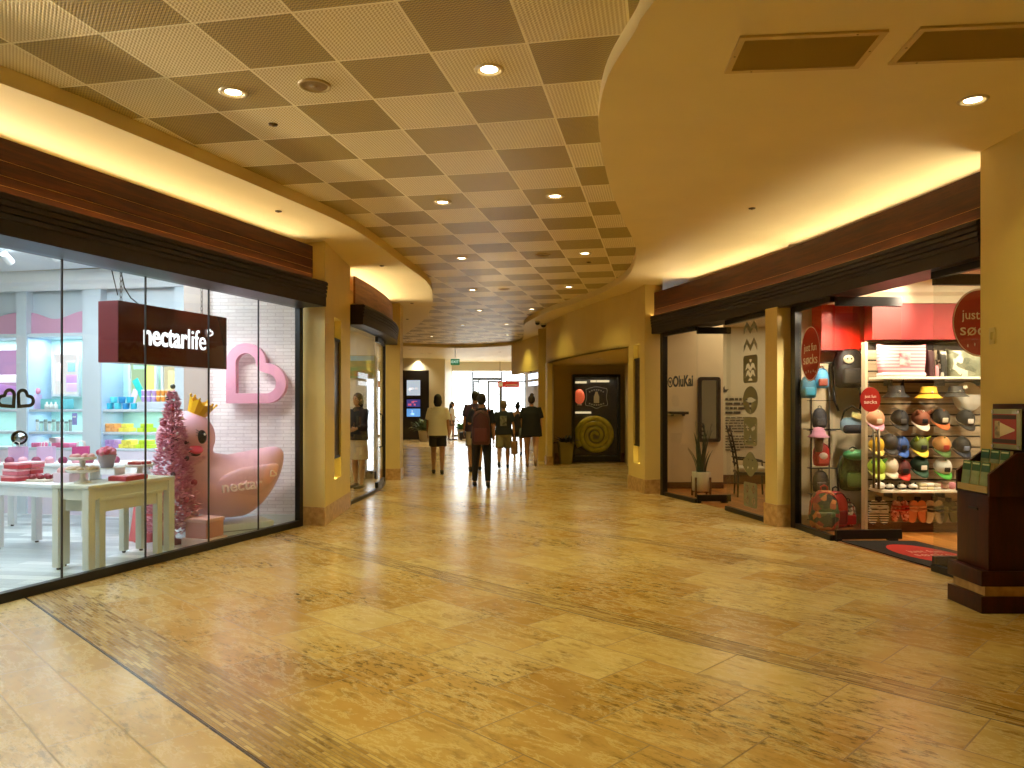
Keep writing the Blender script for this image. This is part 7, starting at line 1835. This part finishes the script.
cove(pB2[1:22:5], -.36, 1, 3.358, 13.0)
# thin strips on the ledge of the ribbed trim, washing the bottom of the wood
def ledge(path, off, side, power):
    P2 = [V(p[0], p[1]) for p in path]
    for a, b in zip(P2[:-1], P2[1:]):
        t = (b - a); L = t.length; t.normalize(); nn = V(t.y, -t.x)*side; c = (a + b)/2 + nn*off
        lamp('AREA', 'ledge_strip_lamp', (c.x, c.y, 3.008), power*L, (1.0, .66, .26), (PI, 0, math.atan2(t.y, t.x)), L, .012)
ledge([gA(3.0), gA(6.0), gA(9.2)], .39, 1, .8)
ledge(HB[1::6], -.035, 1, .8)
# heart shop: cool white fill light added under the ceiling; other shops below likewise
def area(name, loc, sx, sy, e, color, rot=(0,0,0)):
    return lamp('AREA', name, loc, e, color, rot, sx, sy)
area('shop_fill_lamp', (-5.3, 6.6, 3.27), 2.2, 4.0, 130, COOL)
area('shop_fill_lamp', (-5.2, 8.9, 3.27), 3.0, 1.0, 72, COOL)
for x in (-3.75, -3.2):
    lamp('SPOT', 'shop_fill_spot', (x - .25, 8.0, 3.2), 80, (1, .97, .93), (R(28), 0, R(-8)), .05, spot=R(80))
# second left shop
area('shop_fill_lamp', (-4.0, 13.4, 2.96), 2.0, 3.0, 40, (1, .92, .78))
# footwear shop
area('shop_fill_lamp', (4.6, 12.6, 2.95), 2.6, 2.4, 45, (1, .80, .52))
# sock shop: fill and spots added to brighten the wall, bags and canopy
area('shop_fill_lamp', (5.2, 7.8, 2.92), 1.8, 1.0, 60, (1, .82, .58))
for x in (4.0, 4.8, 5.6):
    lamp('SPOT', 'shop_fill_spot', (x, 7.2, 2.9), 135, (1, .86, .64), (R(46), 0, 0), .04, spot=R(80))
lamp('SPOT', 'shop_fill_spot', (3.92, 8.52, 2.5), 110, (1, .86, .64), (R(35), 0, 0), .04, spot=R(110))  # spot without a fixture, added to brighten the backpack wall
lamp('SPOT', 'shop_fill_spot', (4.75, 7.9, 2.8), 90, (1, .80, .58), Euler((V(4.05, 9.2, 2.4) - V(4.75, 7.9, 2.8)).to_track_quat('-Z', 'Y').to_euler()), .04, spot=R(50))  # spot added to brighten the red canopy
# niche lights
for p in ((-2.39, 10.2), (2.245, 13.2)):
    lamp('POINT', 'niche_lamp', (p[0], p[1], .56), 1.0, WARM, size=.02)
    lamp('POINT', 'niche_lamp', (p[0], p[1], 2.52), .35, WARM, size=.02)
# alcove downlight
lamp('SPOT', 'alcove_lamp', (1.97, 17.2, 2.52), 16, WARM, size=.05, spot=R(120))
# lobby daylight and sky
w = bpy.data.worlds.new('daylight'); SC.world = w; w.use_nodes = True
w.node_tree.nodes['Background'].inputs[0].default_value = (.93, .97, 1.0, 1); w.node_tree.nodes['Background'].inputs[1].default_value = 5.5
p = lamp('AREA', 'entrance_portal', (-1.1, 36.6, 1.6), 1, (1,1,1), (R(-90), 0, 0), 3.6, 3.2); p.data.cycles.is_portal = True
sun = bpy.data.lights.new('sun', 'SUN'); sun.energy = 6; sun.angle = R(1); so = bpy.data.objects.new('sun', sun); COL.objects.link(so); so.rotation_euler = (R(-50), 0, R(15))

# ================================================================ CAMERA
cam = bpy.data.cameras.new('camera'); co = bpy.data.objects.new('camera', cam); COL.objects.link(co); SC.camera = co
co.location = (0, 0, EYE); co.rotation_euler = (PI/2, 0, 0)
cam.sensor_fit = 'HORIZONTAL'; cam.sensor_width = 36; cam.lens = FPX / 1024 * 36; cam.shift_y = (HORIZON - 384) / 1024
cam.clip_start = .05; cam.clip_end = 300
SC.view_settings.view_transform = 'Standard'; SC.view_settings.look = 'None'; SC.view_settings.gamma = 1; SC.view_settings.use_curve_mapping = False
SC.view_settings.exposure = 0.06
SC.cycles.transparent_max_bounces = 24; SC.cycles.max_bounces = 8; SC.cycles.diffuse_bounces = 5
SC.cycles.sample_clamp_indirect = 8.0
